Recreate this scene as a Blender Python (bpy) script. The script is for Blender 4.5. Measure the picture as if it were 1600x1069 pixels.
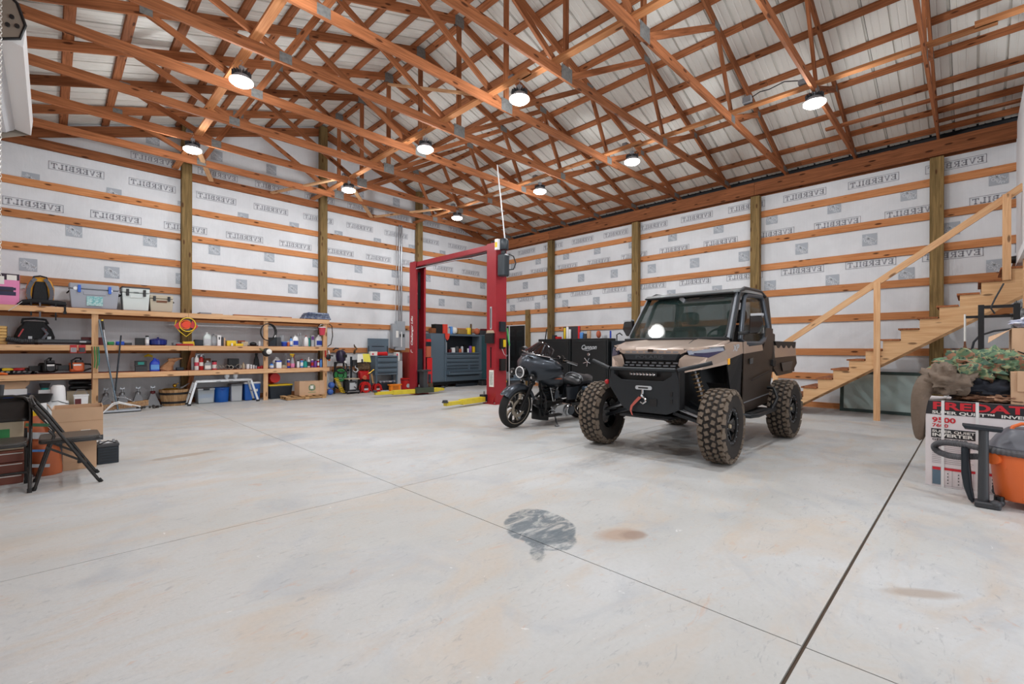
import bpy, math, random
from mathutils import Vector, Matrix
R = random.Random(11)
pi = math.pi
for o in list(bpy.data.objects): bpy.data.objects.remove(o, do_unlink=True)
sc = bpy.context.scene; COL = sc.collection
# ------------------------------------------------------------------ camera, world, lights, exposure
cd = bpy.data.cameras.new('camera'); cam = bpy.data.objects.new('camera', cd); COL.objects.link(cam)
cam.matrix_world = Matrix.Translation((0, 0, 1.2)) @ Matrix.Rotation(math.radians(-45), 4, 'Z') @ Matrix.Rotation(pi/2, 4, 'X') @ Matrix.Rotation(.0026, 4, 'Z')
cd.sensor_width = 36; cd.lens = 721.5/1600*36; cd.shift_y = (546.7-534.5)/1600; cd.clip_start = .05; cd.clip_end = 100
sc.camera = cam
w = bpy.data.worlds.new('world'); sc.world = w; w.use_nodes = True
w.node_tree.nodes['Background'].inputs[0].default_value = (.75, .85, 1, 1); w.node_tree.nodes['Background'].inputs[1].default_value = 1.0
vs = sc.view_settings; vs.view_transform = 'Standard'; vs.look = 'None'; vs.gamma = 1; vs.use_curve_mapping = False
vs.exposure = 0.10
LAMP_W = 46; LAMP_AREA = 21; LAMP_EMIT = 12
LAMPS = [(x, y) for x in (1.85, 4.86, 8.02) for y in (10.2, 7.12, 4.72, 1.68, -1.4)]
for i, (x, y) in enumerate(LAMPS):
    l = bpy.data.lights.new('high_bay_glow', 'POINT'); l.energy = LAMP_W; l.shadow_soft_size = .08; l.color = (.93, .97, 1)
    o = bpy.data.objects.new('high_bay_glow', l); COL.objects.link(o); o.location = (x, y, 4.66)
    l = bpy.data.lights.new('high_bay_beam', 'AREA'); l.shape = 'DISK'; l.size = .22; l.energy = LAMP_AREA; l.color = (.93, .97, 1)
    o = bpy.data.objects.new('high_bay_beam', l); COL.objects.link(o); o.location = (x, y, 4.80)
# added daylight-coloured fill, set at the unseen front wall behind the camera
l = bpy.data.lights.new('added_front_fill', 'AREA'); l.shape = 'RECTANGLE'; l.size = 3.4; l.size_y = 3.0; l.energy = 150; l.color = (.9, .95, 1)
o = bpy.data.objects.new('added_front_fill', l); COL.objects.link(o); o.location = (3.5, -5.9, 1.6); o.rotation_euler = (pi/2, 0, pi)
o.rotation_euler = (pi/2, 0, 0)
# ------------------------------------------------------------------ helpers
def lin(c):
    return tuple((v/255/12.92 if v/255 <= .04045 else ((v/255+.055)/1.055)**2.4) for v in c[:3]) + (1,)
MATS = {}
def mat(name, c, rough=.5, metal=0, noise=0, nscale=8, bump=0, bscale=40, spec=.5, coat=0, emit=0, ec=None, trans=0, alpha=1, c2=None):
    if name in MATS: return MATS[name]
    m = bpy.data.materials.new(name); m.use_nodes = True; nt = m.node_tree; b = nt.nodes['Principled BSDF']
    b.inputs['Base Color'].default_value = lin(c); b.inputs['Roughness'].default_value = rough; b.inputs['Metallic'].default_value = metal
    b.inputs['Specular IOR Level'].default_value = spec; b.inputs['Coat Weight'].default_value = coat
    if trans: b.inputs['Transmission Weight'].default_value = trans
    if alpha < 1: b.inputs['Alpha'].default_value = alpha
    if emit:
        b.inputs['Emission Color'].default_value = lin(ec or c); b.inputs['Emission Strength'].default_value = emit
    if noise or c2:
        tc = nt.nodes.new('ShaderNodeTexCoord'); n = nt.nodes.new('ShaderNodeTexNoise'); n.inputs['Scale'].default_value = nscale; n.inputs['Detail'].default_value = 5
        nt.links.new(tc.outputs['Object'], n.inputs['Vector'])
        r = nt.nodes.new('ShaderNodeValToRGB'); r.color_ramp.elements[0].position = .35; r.color_ramp.elements[1].position = .65
        a = lin(c); d = lin(c2) if c2 else tuple(v*(1-noise) for v in a[:3])+(1,)
        r.color_ramp.elements[0].color = d; r.color_ramp.elements[1].color = a
        nt.links.new(n.outputs['Fac'], r.inputs['Fac']); nt.links.new(r.outputs['Color'], b.inputs['Base Color'])
    if bump:
        tc = nt.nodes.new('ShaderNodeTexCoord'); n = nt.nodes.new('ShaderNodeTexNoise'); n.inputs['Scale'].default_value = bscale
        nt.links.new(tc.outputs['Object'], n.inputs['Vector'])
        bp = nt.nodes.new('ShaderNodeBump'); bp.inputs['Strength'].default_value = bump; bp.inputs['Distance'].default_value = .02
        nt.links.new(n.outputs['Fac'], bp.inputs['Height']); nt.links.new(bp.outputs['Normal'], b.inputs['Normal'])
    MATS[name] = m; return m
def woodmat(name, ca, cb, knot=(70, 35, 15), axis=0, rough=.75, kn=1.0, var=.25):
    """sawn timber: grain along local axis, dark knots, a tone of its own for every board"""
    m = bpy.data.materials.new(name); m.use_nodes = True; nt = m.node_tree; L = nt.links.new; b = nt.nodes['Principled BSDF']
    b.inputs['Roughness'].default_value = rough; b.inputs['Specular IOR Level'].default_value = .2
    tc = nt.nodes.new('ShaderNodeTexCoord'); oi = nt.nodes.new('ShaderNodeObjectInfo')
    add = nt.nodes.new('ShaderNodeVectorMath'); add.operation = 'ADD'
    sc_ = nt.nodes.new('ShaderNodeMath'); sc_.operation = 'MULTIPLY'; sc_.inputs[1].default_value = 37.
    L(oi.outputs['Random'], sc_.inputs[0]); L(tc.outputs['Object'], add.inputs[0]); L(sc_.outputs[0], add.inputs[1])
    mp = nt.nodes.new('ShaderNodeMapping'); s = [26, 26, 26]; s[axis] = 1.3; mp.inputs['Scale'].default_value = s
    L(add.outputs[0], mp.inputs['Vector'])
    n = nt.nodes.new('ShaderNodeTexNoise'); n.inputs['Scale'].default_value = 1.6; n.inputs['Detail'].default_value = 6; n.inputs['Distortion'].default_value = .6
    L(mp.outputs[0], n.inputs['Vector'])
    r = nt.nodes.new('ShaderNodeValToRGB'); r.color_ramp.elements[0].position = .3; r.color_ramp.elements[1].position = .68
    r.color_ramp.elements[0].color = lin(cb); r.color_ramp.elements[1].color = lin(ca); L(n.outputs['Fac'], r.inputs['Fac'])
    # knots
    mk = nt.nodes.new('ShaderNodeMapping'); s = [9., 9., 9.]; s[axis] = 2.7; mk.inputs['Scale'].default_value = s; L(add.outputs[0], mk.inputs['Vector'])
    v = nt.nodes.new('ShaderNodeTexVoronoi'); v.inputs['Scale'].default_value = 1.; L(mk.outputs[0], v.inputs['Vector'])
    kr = nt.nodes.new('ShaderNodeValToRGB'); kr.color_ramp.elements[0].position = .12; kr.color_ramp.elements[1].position = .19
    kr.color_ramp.elements[0].color = (kn*.9, kn*.9, kn*.9, 1); kr.color_ramp.elements[1].color = (0, 0, 0, 1); L(v.outputs['Distance'], kr.inputs['Fac'])
    mx = nt.nodes.new('ShaderNodeMixRGB'); mx.inputs[2].default_value = lin(knot); L(kr.outputs['Color'], mx.inputs[0]); L(r.outputs['Color'], mx.inputs[1])
    hs = nt.nodes.new('ShaderNodeHueSaturation')
    mr = nt.nodes.new('ShaderNodeMapRange'); mr.inputs['To Min'].default_value = 1-var; mr.inputs['To Max'].default_value = 1+var*.5; L(oi.outputs['Random'], mr.inputs['Value'])
    L(mr.outputs[0], hs.inputs['Value']); L(mx.outputs[0], hs.inputs['Color']); L(hs.outputs[0], b.inputs['Base Color'])
    bp = nt.nodes.new('ShaderNodeBump'); bp.inputs['Strength'].default_value = .15; bp.inputs['Distance'].default_value = .01; L(n.outputs['Fac'], bp.inputs['Height']); L(bp.outputs[0], b.inputs['Normal'])
    MATS[name] = m; return m
def wm(o):
    m = o.matrix_basis.copy()
    while o.parent: o = o.parent; m = o.matrix_basis @ m
    return m
def tag(o, label=None, cat=None, group=None, kind=None):
    if label: o['label'] = label
    if cat: o['category'] = cat
    if group: o['group'] = group
    if kind: o['kind'] = kind
    return o
def E(name, loc, label=None, cat=None, group=None, rz=0, kind=None, parent=None):
    o = bpy.data.objects.new(name, None); COL.objects.link(o); o.location = loc; o.rotation_euler = (0, 0, rz); o.empty_display_size = .1
    if parent: o.parent = parent
    return tag(o, label, cat, group, kind)
class MB:
    """collects boxes, tubes, lathes... and links them as ONE mesh object"""
    def __init__(s): s.v = []; s.f = []; s.mi = []; s.m = 0
    def add(s, vs, fs):
        n = len(s.v); s.v += [tuple(p) for p in vs]; s.f += [tuple(n+i for i in f) for f in fs]; s.mi += [s.m]*len(fs); return s
    def box(s, x0, x1, y0, y1, z0, z1):
        return s.add([(x0,y0,z0),(x1,y0,z0),(x1,y1,z0),(x0,y1,z0),(x0,y0,z1),(x1,y0,z1),(x1,y1,z1),(x0,y1,z1)],
            [(0,3,2,1),(4,5,6,7),(0,1,5,4),(1,2,6,5),(2,3,7,6),(3,0,4,7)])
    def cbox(s, c, d, rot=None, taper=1):
        """box centred at c with size d, optional 3x3/4x4 rotation, top scaled by taper"""
        x, y, z = d[0]/2, d[1]/2, d[2]/2; t = taper
        P = [(-x,-y,-z),(x,-y,-z),(x,y,-z),(-x,y,-z),(-x*t,-y*t,z),(x*t,-y*t,z),(x*t,y*t,z),(-x*t,y*t,z)]
        c = Vector(c); P = [c + ((rot @ Vector(p)) if rot is not None else Vector(p)) for p in P]
        return s.add(P, [(0,3,2,1),(4,5,6,7),(0,1,5,4),(1,2,6,5),(2,3,7,6),(3,0,4,7)])
    def rbox(s, x0, x1, y0, y1, z0, z1, r=.02, n=3, axis='z'):
        """box with its four edges along axis rounded and a small chamfer on the caps"""
        def prof(a0, a1, b0, b1, r):
            P = []
            for cx, cy, a in ((a1-r, b1-r, 0), (a0+r, b1-r, pi/2), (a0+r, b0+r, pi), (a1-r, b0+r, 1.5*pi)):
                for i in range(n+1): P.append((cx+r*math.cos(a+i*pi/2/n), cy+r*math.sin(a+i*pi/2/n)))
            return P
        if axis == 'z': A = (x0, x1, y0, y1); h0, h1 = z0, z1; F = lambda a, b, h: (a, b, h)
        elif axis == 'y': A = (z0, z1, x0, x1); h0, h1 = y0, y1; F = lambda a, b, h: (b, h, a)
        else: A = (y0, y1, z0, z1); h0, h1 = x0, x1; F = lambda a, b, h: (h, a, b)
        c = min(r*.5, abs(h1-h0)*.2); rings = []
        for h, k in ((h0, c), (h0+c, 0), (h1-c, 0), (h1, c)):
            rings.append([F(a, b, h) for a, b in prof(A[0]+k, A[1]-k, A[2]+k, A[3]-k, max(r-k, r*.4))])
        return s.loft(rings)
    def loft(s, rings, cap=True, close=True):
        n = len(rings[0]); V = [p for r in rings for p in r]; F = []
        for k in range(len(rings)-1):
            for i in range(n if close else n-1):
                j = (i+1) % n; F.append((k*n+i, k*n+j, (k+1)*n+j, (k+1)*n+i))
        if cap: F.append(tuple(range(n-1, -1, -1))); F.append(tuple((len(rings)-1)*n+i for i in range(n)))
        return s.add(V, F)
    def tube(s, pts, r, n=8, closed=False, cap=True):
        """round tube along a polyline; r a number or a list"""
        P = [Vector(p) for p in pts]; m = len(P); rr = r if isinstance(r, (list, tuple)) else [r]*m; rings = []
        up = None
        for i, p in enumerate(P):
            if closed: t = (P[(i+1) % m]-P[i-1])
            else: t = (P[min(i+1, m-1)]-P[max(i-1, 0)])
            if t.length < 1e-9: t = Vector((0, 0, 1))
            t.normalize()
            if up is None: up = t.orthogonal().normalized()
            up = (up - t*up.dot(t)); up = up.normalized() if up.length > 1e-6 else t.orthogonal().normalized()
            q = t.cross(up); rings.append([p + (up*math.cos(2*pi*k/n)+q*math.sin(2*pi*k/n))*rr[i] for k in range(n)])
        if closed:
            rings.append(rings[0]); return s.loft(rings, cap=False)
        return s.loft(rings, cap=cap)
    def cyl(s, p0, p1, r0, r1=None, n=16):
        return s.tube([p0, p1], [r0, r0 if r1 is None else r1], n)
    def lathe(s, prof, c=(0,0,0), axis='z', n=24, a0=0, a1=2*pi, cap=True):
        """prof = [(radius, height)...] turned round an axis through c"""
        c = Vector(c); rings = []; full = abs(a1-a0-2*pi) < 1e-6
        m = n if full else n+1
        for r, h in prof:
            ring = []
            for k in range(m):
                a = a0+(a1-a0)*k/n; x, y = r*math.cos(a), r*math.sin(a)
                q = {'z': (x, y, h), 'y': (y, h, x), 'x': (h, x, y)}[axis]; ring.append(c+Vector(q))
            rings.append(ring)
        return s.loft(rings, cap=cap and full, close=full)
    def prism(s, poly, a0, a1, axis='y'):
        """2D polygon extruded: axis y -> poly is (x,z); axis x -> (y,z); axis z -> (x,y)"""
        F = {'y': lambda a, b, h: (a, h, b), 'x': lambda a, b, h: (h, a, b), 'z': lambda a, b, h: (a, b, h)}[axis]
        n = len(poly); V = [F(a, b, a0) for a, b in poly]+[F(a, b, a1) for a, b in poly]
        return s.add(V, [tuple(range(n-1, -1, -1)), tuple(range(n, 2*n))]+[(i, (i+1) % n, n+(i+1) % n, n+i) for i in range(n)])
    def beam(s, p0, p1, w, h, up=(0,0,1)):
        p0 = Vector(p0); p1 = Vector(p1); t = (p1-p0).normalized(); u = Vector(up); u = u-t*u.dot(t)
        u = u.normalized() if u.length > 1e-6 else t.orthogonal().normalized(); q = t.cross(u)
        V = [p+q*a*w/2+u*b*h/2 for p in (p0, p1) for a, b in ((-1,-1),(1,-1),(1,1),(-1,1))]
        return s.add(V, [(0,1,2,3),(7,6,5,4),(0,4,5,1),(1,5,6,2),(2,6,7,3),(3,7,4,0)])
    def ball(s, c, r, sq=(1,1,1), n=12, m=8):
        rings = []
        for k in range(m+1):
            a = -pi/2+pi*k/m; rr = max(math.cos(a), .02)*r; z = math.sin(a)*r
            rings.append([(c[0]+rr*math.cos(2*pi*i/n)*sq[0], c[1]+rr*math.sin(2*pi*i/n)*sq[1], c[2]+z*sq[2]) for i in range(n)])
        return s.loft(rings)
    def poly(s, pts): return s.add(pts, [tuple(range(len(pts)))])
    def xf(s, M, start=0):
        for i in range(start, len(s.v)): s.v[i] = tuple(M @ Vector(s.v[i]))
        return s
    def noise(s, amp, seed=1, start=0):
        r = random.Random(seed); H = {}
        for i in range(start, len(s.v)):
            k = tuple(round(c, 4) for c in s.v[i])
            if k not in H: H[k] = (r.uniform(-amp, amp), r.uniform(-amp, amp), r.uniform(-amp, amp))
            s.v[i] = tuple(a+b for a, b in zip(s.v[i], H[k]))
        return s
    def mesh(s, name, mats, smooth=False):
        import bmesh
        me = bpy.data.meshes.new(name); me.from_pydata(s.v, [], s.f)
        for m in (mats if isinstance(mats, (list, tuple)) else [mats]): me.materials.append(MATS[m] if isinstance(m, str) else m)
        for p, k in zip(me.polygons, s.mi): p.material_index = k
        bm = bmesh.new(); bm.from_mesh(me); bmesh.ops.recalc_face_normals(bm, faces=bm.faces); bm.to_mesh(me); bm.free()
        if smooth:
            me.polygons.foreach_set('use_smooth', [True]*len(me.polygons)); me.set_sharp_from_angle(angle=math.radians(smooth if smooth > 1 else 38))
        return me
    def build(s, name, mats, parent=None, smooth=False, bevel=0, W=0, sub=0, label=None, kind=None):
        """W=1: the vertices are world coordinates"""
        if W and parent is not None: s.xf(wm(parent).inverted())
        me = s.mesh(name, mats, smooth); o = bpy.data.objects.new(name, me); COL.objects.link(o)
        if parent is not None: o.parent = parent
        if bevel:
            b = o.modifiers.new('bevel', 'BEVEL'); b.width = bevel; b.segments = 2; b.limit_method = 'ANGLE'; b.angle_limit = .6
        if sub:
            b = o.modifiers.new('sub', 'SUBSURF'); b.levels = sub; b.render_levels = sub
        return tag(o, label, kind=kind)
def board(name, p0, p1, w, h, m, parent=None, up=(0,0,1), label=None, kind=None):
    """one timber: local X runs along the grain; w across, h along up; world coordinates"""
    p0 = Vector(p0); p1 = Vector(p1); t = p1-p0; L = t.length; t.normalize(); u = Vector(up); u = (u-t*u.dot(t)).normalized(); q = u.cross(t)
    M = Matrix((t, q, u)).transposed().to_4x4(); M.translation = (p0+p1)/2
    b = MB(); b.box(-L/2, L/2, -w/2, w/2, -h/2, h/2); me = b.mesh(name, m)
    o = bpy.data.objects.new(name, me); COL.objects.link(o)
    if parent is not None: o.parent = parent; M = wm(parent).inverted() @ M
    o.matrix_basis = M; return tag(o, label, kind=kind)
def kids(o): return [c for c in bpy.data.objects if c.parent is o]
def copy_tree(o, loc=None, label=None, rz=None, mat_swap=None, group=None):
    r = o.copy(); COL.objects.link(r)
    if loc is not None: r.location = loc
    if rz is not None: r.rotation_euler[2] = rz
    if label: r['label'] = label
    if group: r['group'] = group
    def swap(n):
        if mat_swap and n.type == 'MESH':
            if any(ms.material and ms.material.name in mat_swap for ms in n.material_slots):
                n.data = n.data.copy()
                for i, mm in enumerate(n.data.materials):
                    if mm and mm.name in mat_swap: n.data.materials[i] = MATS[mat_swap[mm.name]]
    def rec(a, b):
        for ch in kids(a):
            c = ch.copy(); COL.objects.link(c); c.parent = b; swap(c); rec(ch, c)
    swap(r); rec(o, r); return r
def text_mb(txt, size=1, bold=.0, depth=0.0, sx=1.0, shear=0, align='CENTER'):
    """flat lettering as vertices in the XY plane, centred, cap height = size"""
    cu = bpy.data.curves.new('t', 'FONT'); cu.body = txt; cu.size = size/.69; cu.offset = bold; cu.extrude = depth; cu.align_x = align; cu.align_y = 'CENTER'; cu.shear = shear; cu.resolution_u = 3
    ob = bpy.data.objects.new('t', cu); COL.objects.link(ob)
    dg = bpy.context.evaluated_depsgraph_get(); me = bpy.data.meshes.new_from_object(ob.evaluated_get(dg))
    V = [(v.co.x*sx, v.co.y, v.co.z) for v in me.vertices]; F = [tuple(p.vertices) for p in me.polygons]
    bpy.data.objects.remove(ob); bpy.data.curves.remove(cu); bpy.data.meshes.remove(me); return V, F
def put_text(mb, txt, size, M, **k):
    V, F = text_mb(txt, size, **k); mb.add([M @ Vector(v) for v in V], F); return mb
def frame(o, right, up):
    """matrix taking the XY plane to origin o with the given right and up directions"""
    r = Vector(right).normalized(); u = Vector(up).normalized(); n = r.cross(u)
    M = Matrix((r, u, n)).transposed().to_4x4(); M.translation = o; return M
# ------------------------------------------------------------------ common materials
woodmat('truss_pine', (172, 108, 70), (126, 76, 46), var=.3)
woodmat('girt_pine', (208, 146, 98), (182, 116, 70), kn=1.)
woodmat('stair_pine', (226, 184, 140), (204, 152, 108), kn=.8, var=.12)
woodmat('shelf_pine', (228, 188, 146), (208, 158, 114), kn=.8, var=.12)
woodmat('treated_post', (140, 116, 74), (98, 80, 48), axis=2, kn=.9, var=.3)
woodmat('pallet_wood', (206, 168, 122), (170, 128, 84), kn=.3)
woodmat('barrel_oak', (196, 160, 118), (160, 120, 82), axis=2, kn=.1)
mat('steel_plate', (122, 122, 120), .55, .2, noise=.3, nscale=30)
mat('roof_metal', (212, 209, 202), .5)
mat('roof_dark', (42, 44, 48), .8)
mat('white_wall', (232, 232, 234), .7)
mat('black', (20, 20, 22), .45); mat('blackm', (24, 25, 28), .35, .3); mat('rubber', (26, 25, 25), .75)
mat('white', (236, 236, 236), .45); mat('chrome', (210, 212, 215), .12, 1); mat('steel', (160, 162, 166), .3, .9)
mat('grey', (128, 130, 134), .5); mat('dgrey', (58, 60, 64), .5); mat('lgrey', (188, 192, 196), .5)
mat('red', (178, 28, 30), .4); mat('blue', (36, 66, 170), .4); mat('lblue', (90, 150, 220), .4); mat('yellow', (232, 196, 32), .45)
mat('orange', (232, 110, 36), .45); mat('green', (50, 140, 76), .5); mat('purple', (120, 70, 160), .4); mat('tan', (190, 174, 148), .55)
mat('cardboard', (204, 168, 136), .85, noise=.08, nscale=4); mat('cardboard_in', (176, 140, 108), .9); mat('paper', (236, 234, 228), .8)
mat('clearp', (205, 212, 216), .15, alpha=.45); mat('glass', (225, 238, 236), .03, alpha=.22)
mat('teal', (30, 150, 140), .5); mat('brown', (110, 66, 40), .6); mat('pink', (232, 140, 186), .5)
mat('gunmetal', (100, 118, 132), .42, .25); mat('gunmetal_dark', (34, 42, 50), .45, .2)
# ------------------------------------------------------------------ the shell: 12.3 m wide, gable wall ahead-left, eave wall on the right
PX, PY, XL, YF = 11.33, 12.34, -.98, -6.0      # inner faces of the posts
RX, EZ, RZ, SL = 5.19, 5.01, 7.20, .3333        # ridge x, eave bearing height, truss top at ridge, slope
GX, GY = PX+.14, PY+.14                         # planes of the girts
def roofz(x): return RZ-SL*abs(x-RX)
GZ = [.112, .73, 1.245, 1.94, 2.555, 3.157, 3.765, 4.375]   # tops of the girts
# floor: slabs between sawn joints
cm = bpy.data.materials.new('concrete'); cm.use_nodes = True; nt = cm.node_tree; L = nt.links.new; bs = nt.nodes['Principled BSDF']; MATS['concrete'] = cm
N = lambda t: nt.nodes.new('ShaderNode'+t)
geo = N('NewGeometry'); pos = geo.outputs['Position']
def cnoise(scale, detail=5, rough=.5, dist=0, vec=None, stretch=None, rot=0):
    mp = N('Mapping'); mp.inputs['Scale'].default_value = stretch or (1, 1, 1); mp.inputs['Rotation'].default_value = (0, 0, rot); L(vec or pos, mp.inputs['Vector'])
    n = N('TexNoise'); n.inputs['Scale'].default_value = scale; n.inputs['Detail'].default_value = detail; n.inputs['Roughness'].default_value = rough; n.inputs['Distortion'].default_value = dist
    L(mp.outputs[0], n.inputs['Vector']); return n.outputs['Fac']
def cramp(v, a, b, ca=(0,0,0,1), cb=(1,1,1,1)):
    r = N('ValToRGB'); r.color_ramp.elements[0].position = a; r.color_ramp.elements[1].position = b; r.color_ramp.elements[0].color = ca; r.color_ramp.elements[1].color = cb; L(v, r.inputs['Fac']); return r.outputs['Color']
def cmix(f, a, b, mode='MIX'):
    m = N('MixRGB'); m.blend_type = mode
    if isinstance(f, float): m.inputs[0].default_value = f
    else: L(f, m.inputs[0])
    if isinstance(a, tuple): m.inputs[1].default_value = a
    else: L(a, m.inputs[1])
    if isinstance(b, tuple): m.inputs[2].default_value = b
    else: L(b, m.inputs[2])
    return m.outputs[0]
def cmath(op, a, b=0.):
    m = N('Math'); m.operation = op
    for i, v in ((0, a), (1, b)):
        if isinstance(v, (float, int)): m.inputs[i].default_value = v
        else: L(v, m.inputs[i])
    return m.outputs[0]
col = cmix(cramp(cnoise(.55, 4, .55, .5), .38, .64), lin((190, 190, 187)), lin((203, 205, 206)))
col = cmix(cmath('MULTIPLY', cramp(cnoise(.9, 6, .62, 1.4, stretch=(1, 2.2, 1), rot=.6), .48, .66), .55), col, lin((200, 184, 166)))
col = cmix(cmath('MULTIPLY', cramp(cnoise(1.3, 6, .65, 1.2), .52, .68), .5), col, lin((168, 174, 182)))
col = cmix(cmath('MULTIPLY', cramp(cnoise(3.1, 6, .65, 1.5, stretch=(1, 2.5, 1), rot=.9), .62, .72), .55), col, lin((204, 158, 128)))
col = cmix(cmath('MULTIPLY', cramp(cnoise(6, 6, .7, 2., stretch=(1, 3, 1), rot=-.7), .58, .68), .45), col, lin((142, 146, 152)))
col = cmix(cmath('MULTIPLY', cramp(cnoise(40, 3, .6), .3, .7), .12), col, lin((150, 148, 144)))
col = cmix(cmath('MULTIPLY', cramp(cnoise(13, 4, .6, 1.), .7, .74), .5), col, lin((240, 240, 240)))
def stain(col, x, y, rx, ry, rot, color, amt=.8, soft=.25, nz=.5, ns=5, inner=None):
    """an old spill on the slab: ellipse with a ragged rim"""
    mp = N('Mapping'); mp.vector_type = 'TEXTURE'; mp.inputs['Location'].default_value = (x, y, 0); mp.inputs['Rotation'].default_value = (0, 0, rot); mp.inputs['Scale'].default_value = (rx, ry, 1)
    L(pos, mp.inputs['Vector']); ln = N('VectorMath'); ln.operation = 'LENGTH'; L(mp.outputs[0], ln.inputs[0])
    d = cmath('ADD', ln.outputs['Value'], cmath('MULTIPLY', cmath('SUBTRACT', cnoise(ns, 5, .65), .5), nz*2))
    f = cramp(d, 1-soft, 1., (amt, amt, amt, 1), (0, 0, 0, 1))
    if inner: f = cmix(1., f, cramp(cnoise(inner, 6, .7, 1.5, stretch=(1, 2.2, 1), rot=.5), .34, .56), 'MULTIPLY')
    return cmix(f, col, color)
col = stain(col, 2.36, 2.10, .33, .24, .95, lin((92, 104, 112)), .9, .06, .22, 3.5, inner=5)
col = stain(col, 2.24, 1.88, .17, .16, .2, lin((92, 104, 112)), .8, .08, .3, 5, inner=6)
col = stain(col, 2.08, 1.86, .2, .05, .75, lin((96, 106, 112)), .8, .3, .5, 9, inner=9)
col = stain(col, 2.62, 1.62, .20, .13, -.5, lin((176, 150, 130)), .8, .5, .2, 6)
col = stain(col, 2.68, 1.56, .11, .08, -.5, lin((150, 128, 114)), .7, .4, .3, 12)
col = stain(col, .62, 1.50, .085, .05, -.9, lin((156, 140, 130)), 1., .03, .55, 14)
col = stain(col, .70, 1.41, .04, .075, -.4, lin((156, 140, 130)), 1., .03, .5, 14)
col = stain(col, 1.06, 6.28, .42, .09, .1, lin((168, 156, 144)), .8, .3, .4, 5)
col = stain(col, 3.05, .18, .22, .06, -.9, lin((166, 150, 136)), .7, .5, .3, 6)
col = stain(col, 4.1, 4.2, .9, .5, .7, lin((188, 190, 190)), .5, .5, .5, 3)
col = stain(col, 2.2, 6.6, .5, .3, .3, lin((150, 158, 168)), .6, .5, .6, 6, inner=5)
col = stain(col, 3.3, 7.2, .5, .25, .8, lin((150, 158, 168)), .5, .5, .6, 6, inner=5)
col = stain(col, 4.6, 2.9, 1.1, .22, .1, lin((130, 134, 138)), .5, .5, .5, 4, inner=4)
L(col, bs.inputs['Base Color']); bs.inputs['Specular IOR Level'].default_value = .35
rg = cramp(cnoise(2.3, 5, .6), .3, .7, (.34, .34, .34, 1), (.6, .6, .6, 1)); L(rg, bs.inputs['Roughness'])
bp = N('Bump'); bp.inputs['Strength'].default_value = .08; bp.inputs['Distance'].default_value = .01; L(cnoise(60, 4), bp.inputs['Height']); L(bp.outputs[0], bs.inputs['Normal'])
mat('joint_dirt', (92, 78, 66), .95)
fl = MB().box(XL-.3, PX+.3, YF-.3, GY+.2, -.16, -.012).build('floor', 'joint_dirt', kind='structure')
xs = [XL-.3, 2.16, 8.26, PX+.3]; ys = [YF-.3, -2.55, .485, 3.535, GY+.2]
for i in range(3):
    for j in range(4):
        a = .003; y0 = ys[j]+(.008 if j == 2 else .003); y1 = ys[j+1]-(.008 if j == 1 else .003)
        if i == 1 and j == 3: pass
        MB().box(xs[i]+a, xs[i+1]-a, y0, y1, -.04, 0).build('floor_slab', 'concrete', fl)
# house wrap sheets
wr = bpy.data.materials.new('house_wrap'); wr.use_nodes = True; nt = wr.node_tree; L = nt.links.new; bs = nt.nodes['Principled BSDF']; MATS['house_wrap'] = wr
N = lambda t: nt.nodes.new('ShaderNode'+t); geo = N('NewGeometry'); pos = geo.outputs['Position']
c1 = cmix(cramp(cnoise(1.2, 4, .6, .5), .35, .65), lin((214, 216, 219)), lin((226, 228, 231)))
c1 = cmix(cmath('MULTIPLY', cramp(cnoise(9, 2, .5, 0, stretch=(6, 6, .15)), .4, .62), .08), c1, lin((196, 198, 202)))
L(c1, bs.inputs['Base Color']); bs.inputs['Roughness'].default_value = .55; bs.inputs['Specular IOR Level'].default_value = .3
bp = N('Bump'); bp.inputs['Strength'].default_value = .35; bp.inputs['Distance'].default_value = .03; L(cnoise(2.2, 4, .6, 1.2, stretch=(1, 1, .5)), bp.inputs['Height']); L(bp.outputs[0], bs.inputs['Normal'])
def gable_poly(x0, x1, z0, dz=0): return [(x0, z0), (x1, z0), (x1, roofz(x1)+dz), (RX, RZ+dz), (x0, roofz(x0)+dz)]
wb = MB().prism(gable_poly(XL-.2, PX+.24, 0, .03), GY+.04, GY+.12, 'y').build('wall_back', 'house_wrap', kind='structure')
wrt = MB().box(GX+.04, GX+.12, YF-.2, GY+.12, 0, EZ-.1).build('wall_right', 'house_wrap', kind='structure')
wl = MB().box(XL-.26, XL-.18, YF-.2, GY+.12, 0, EZ-.1).build('wall_left', 'house_wrap', kind='structure')
fo = [(XL-.2, 0), (1.9, 0), (1.9, 3.1), (5.3, 3.1), (5.3, 0), (PX+.2, 0), (PX+.2, roofz(PX+.2)), (RX, RZ), (XL-.2, roofz(XL-.2))]
wf = MB().prism(fo, YF-.12, YF-.04, 'y').build('wall_front', 'house_wrap', kind='structure')
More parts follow.
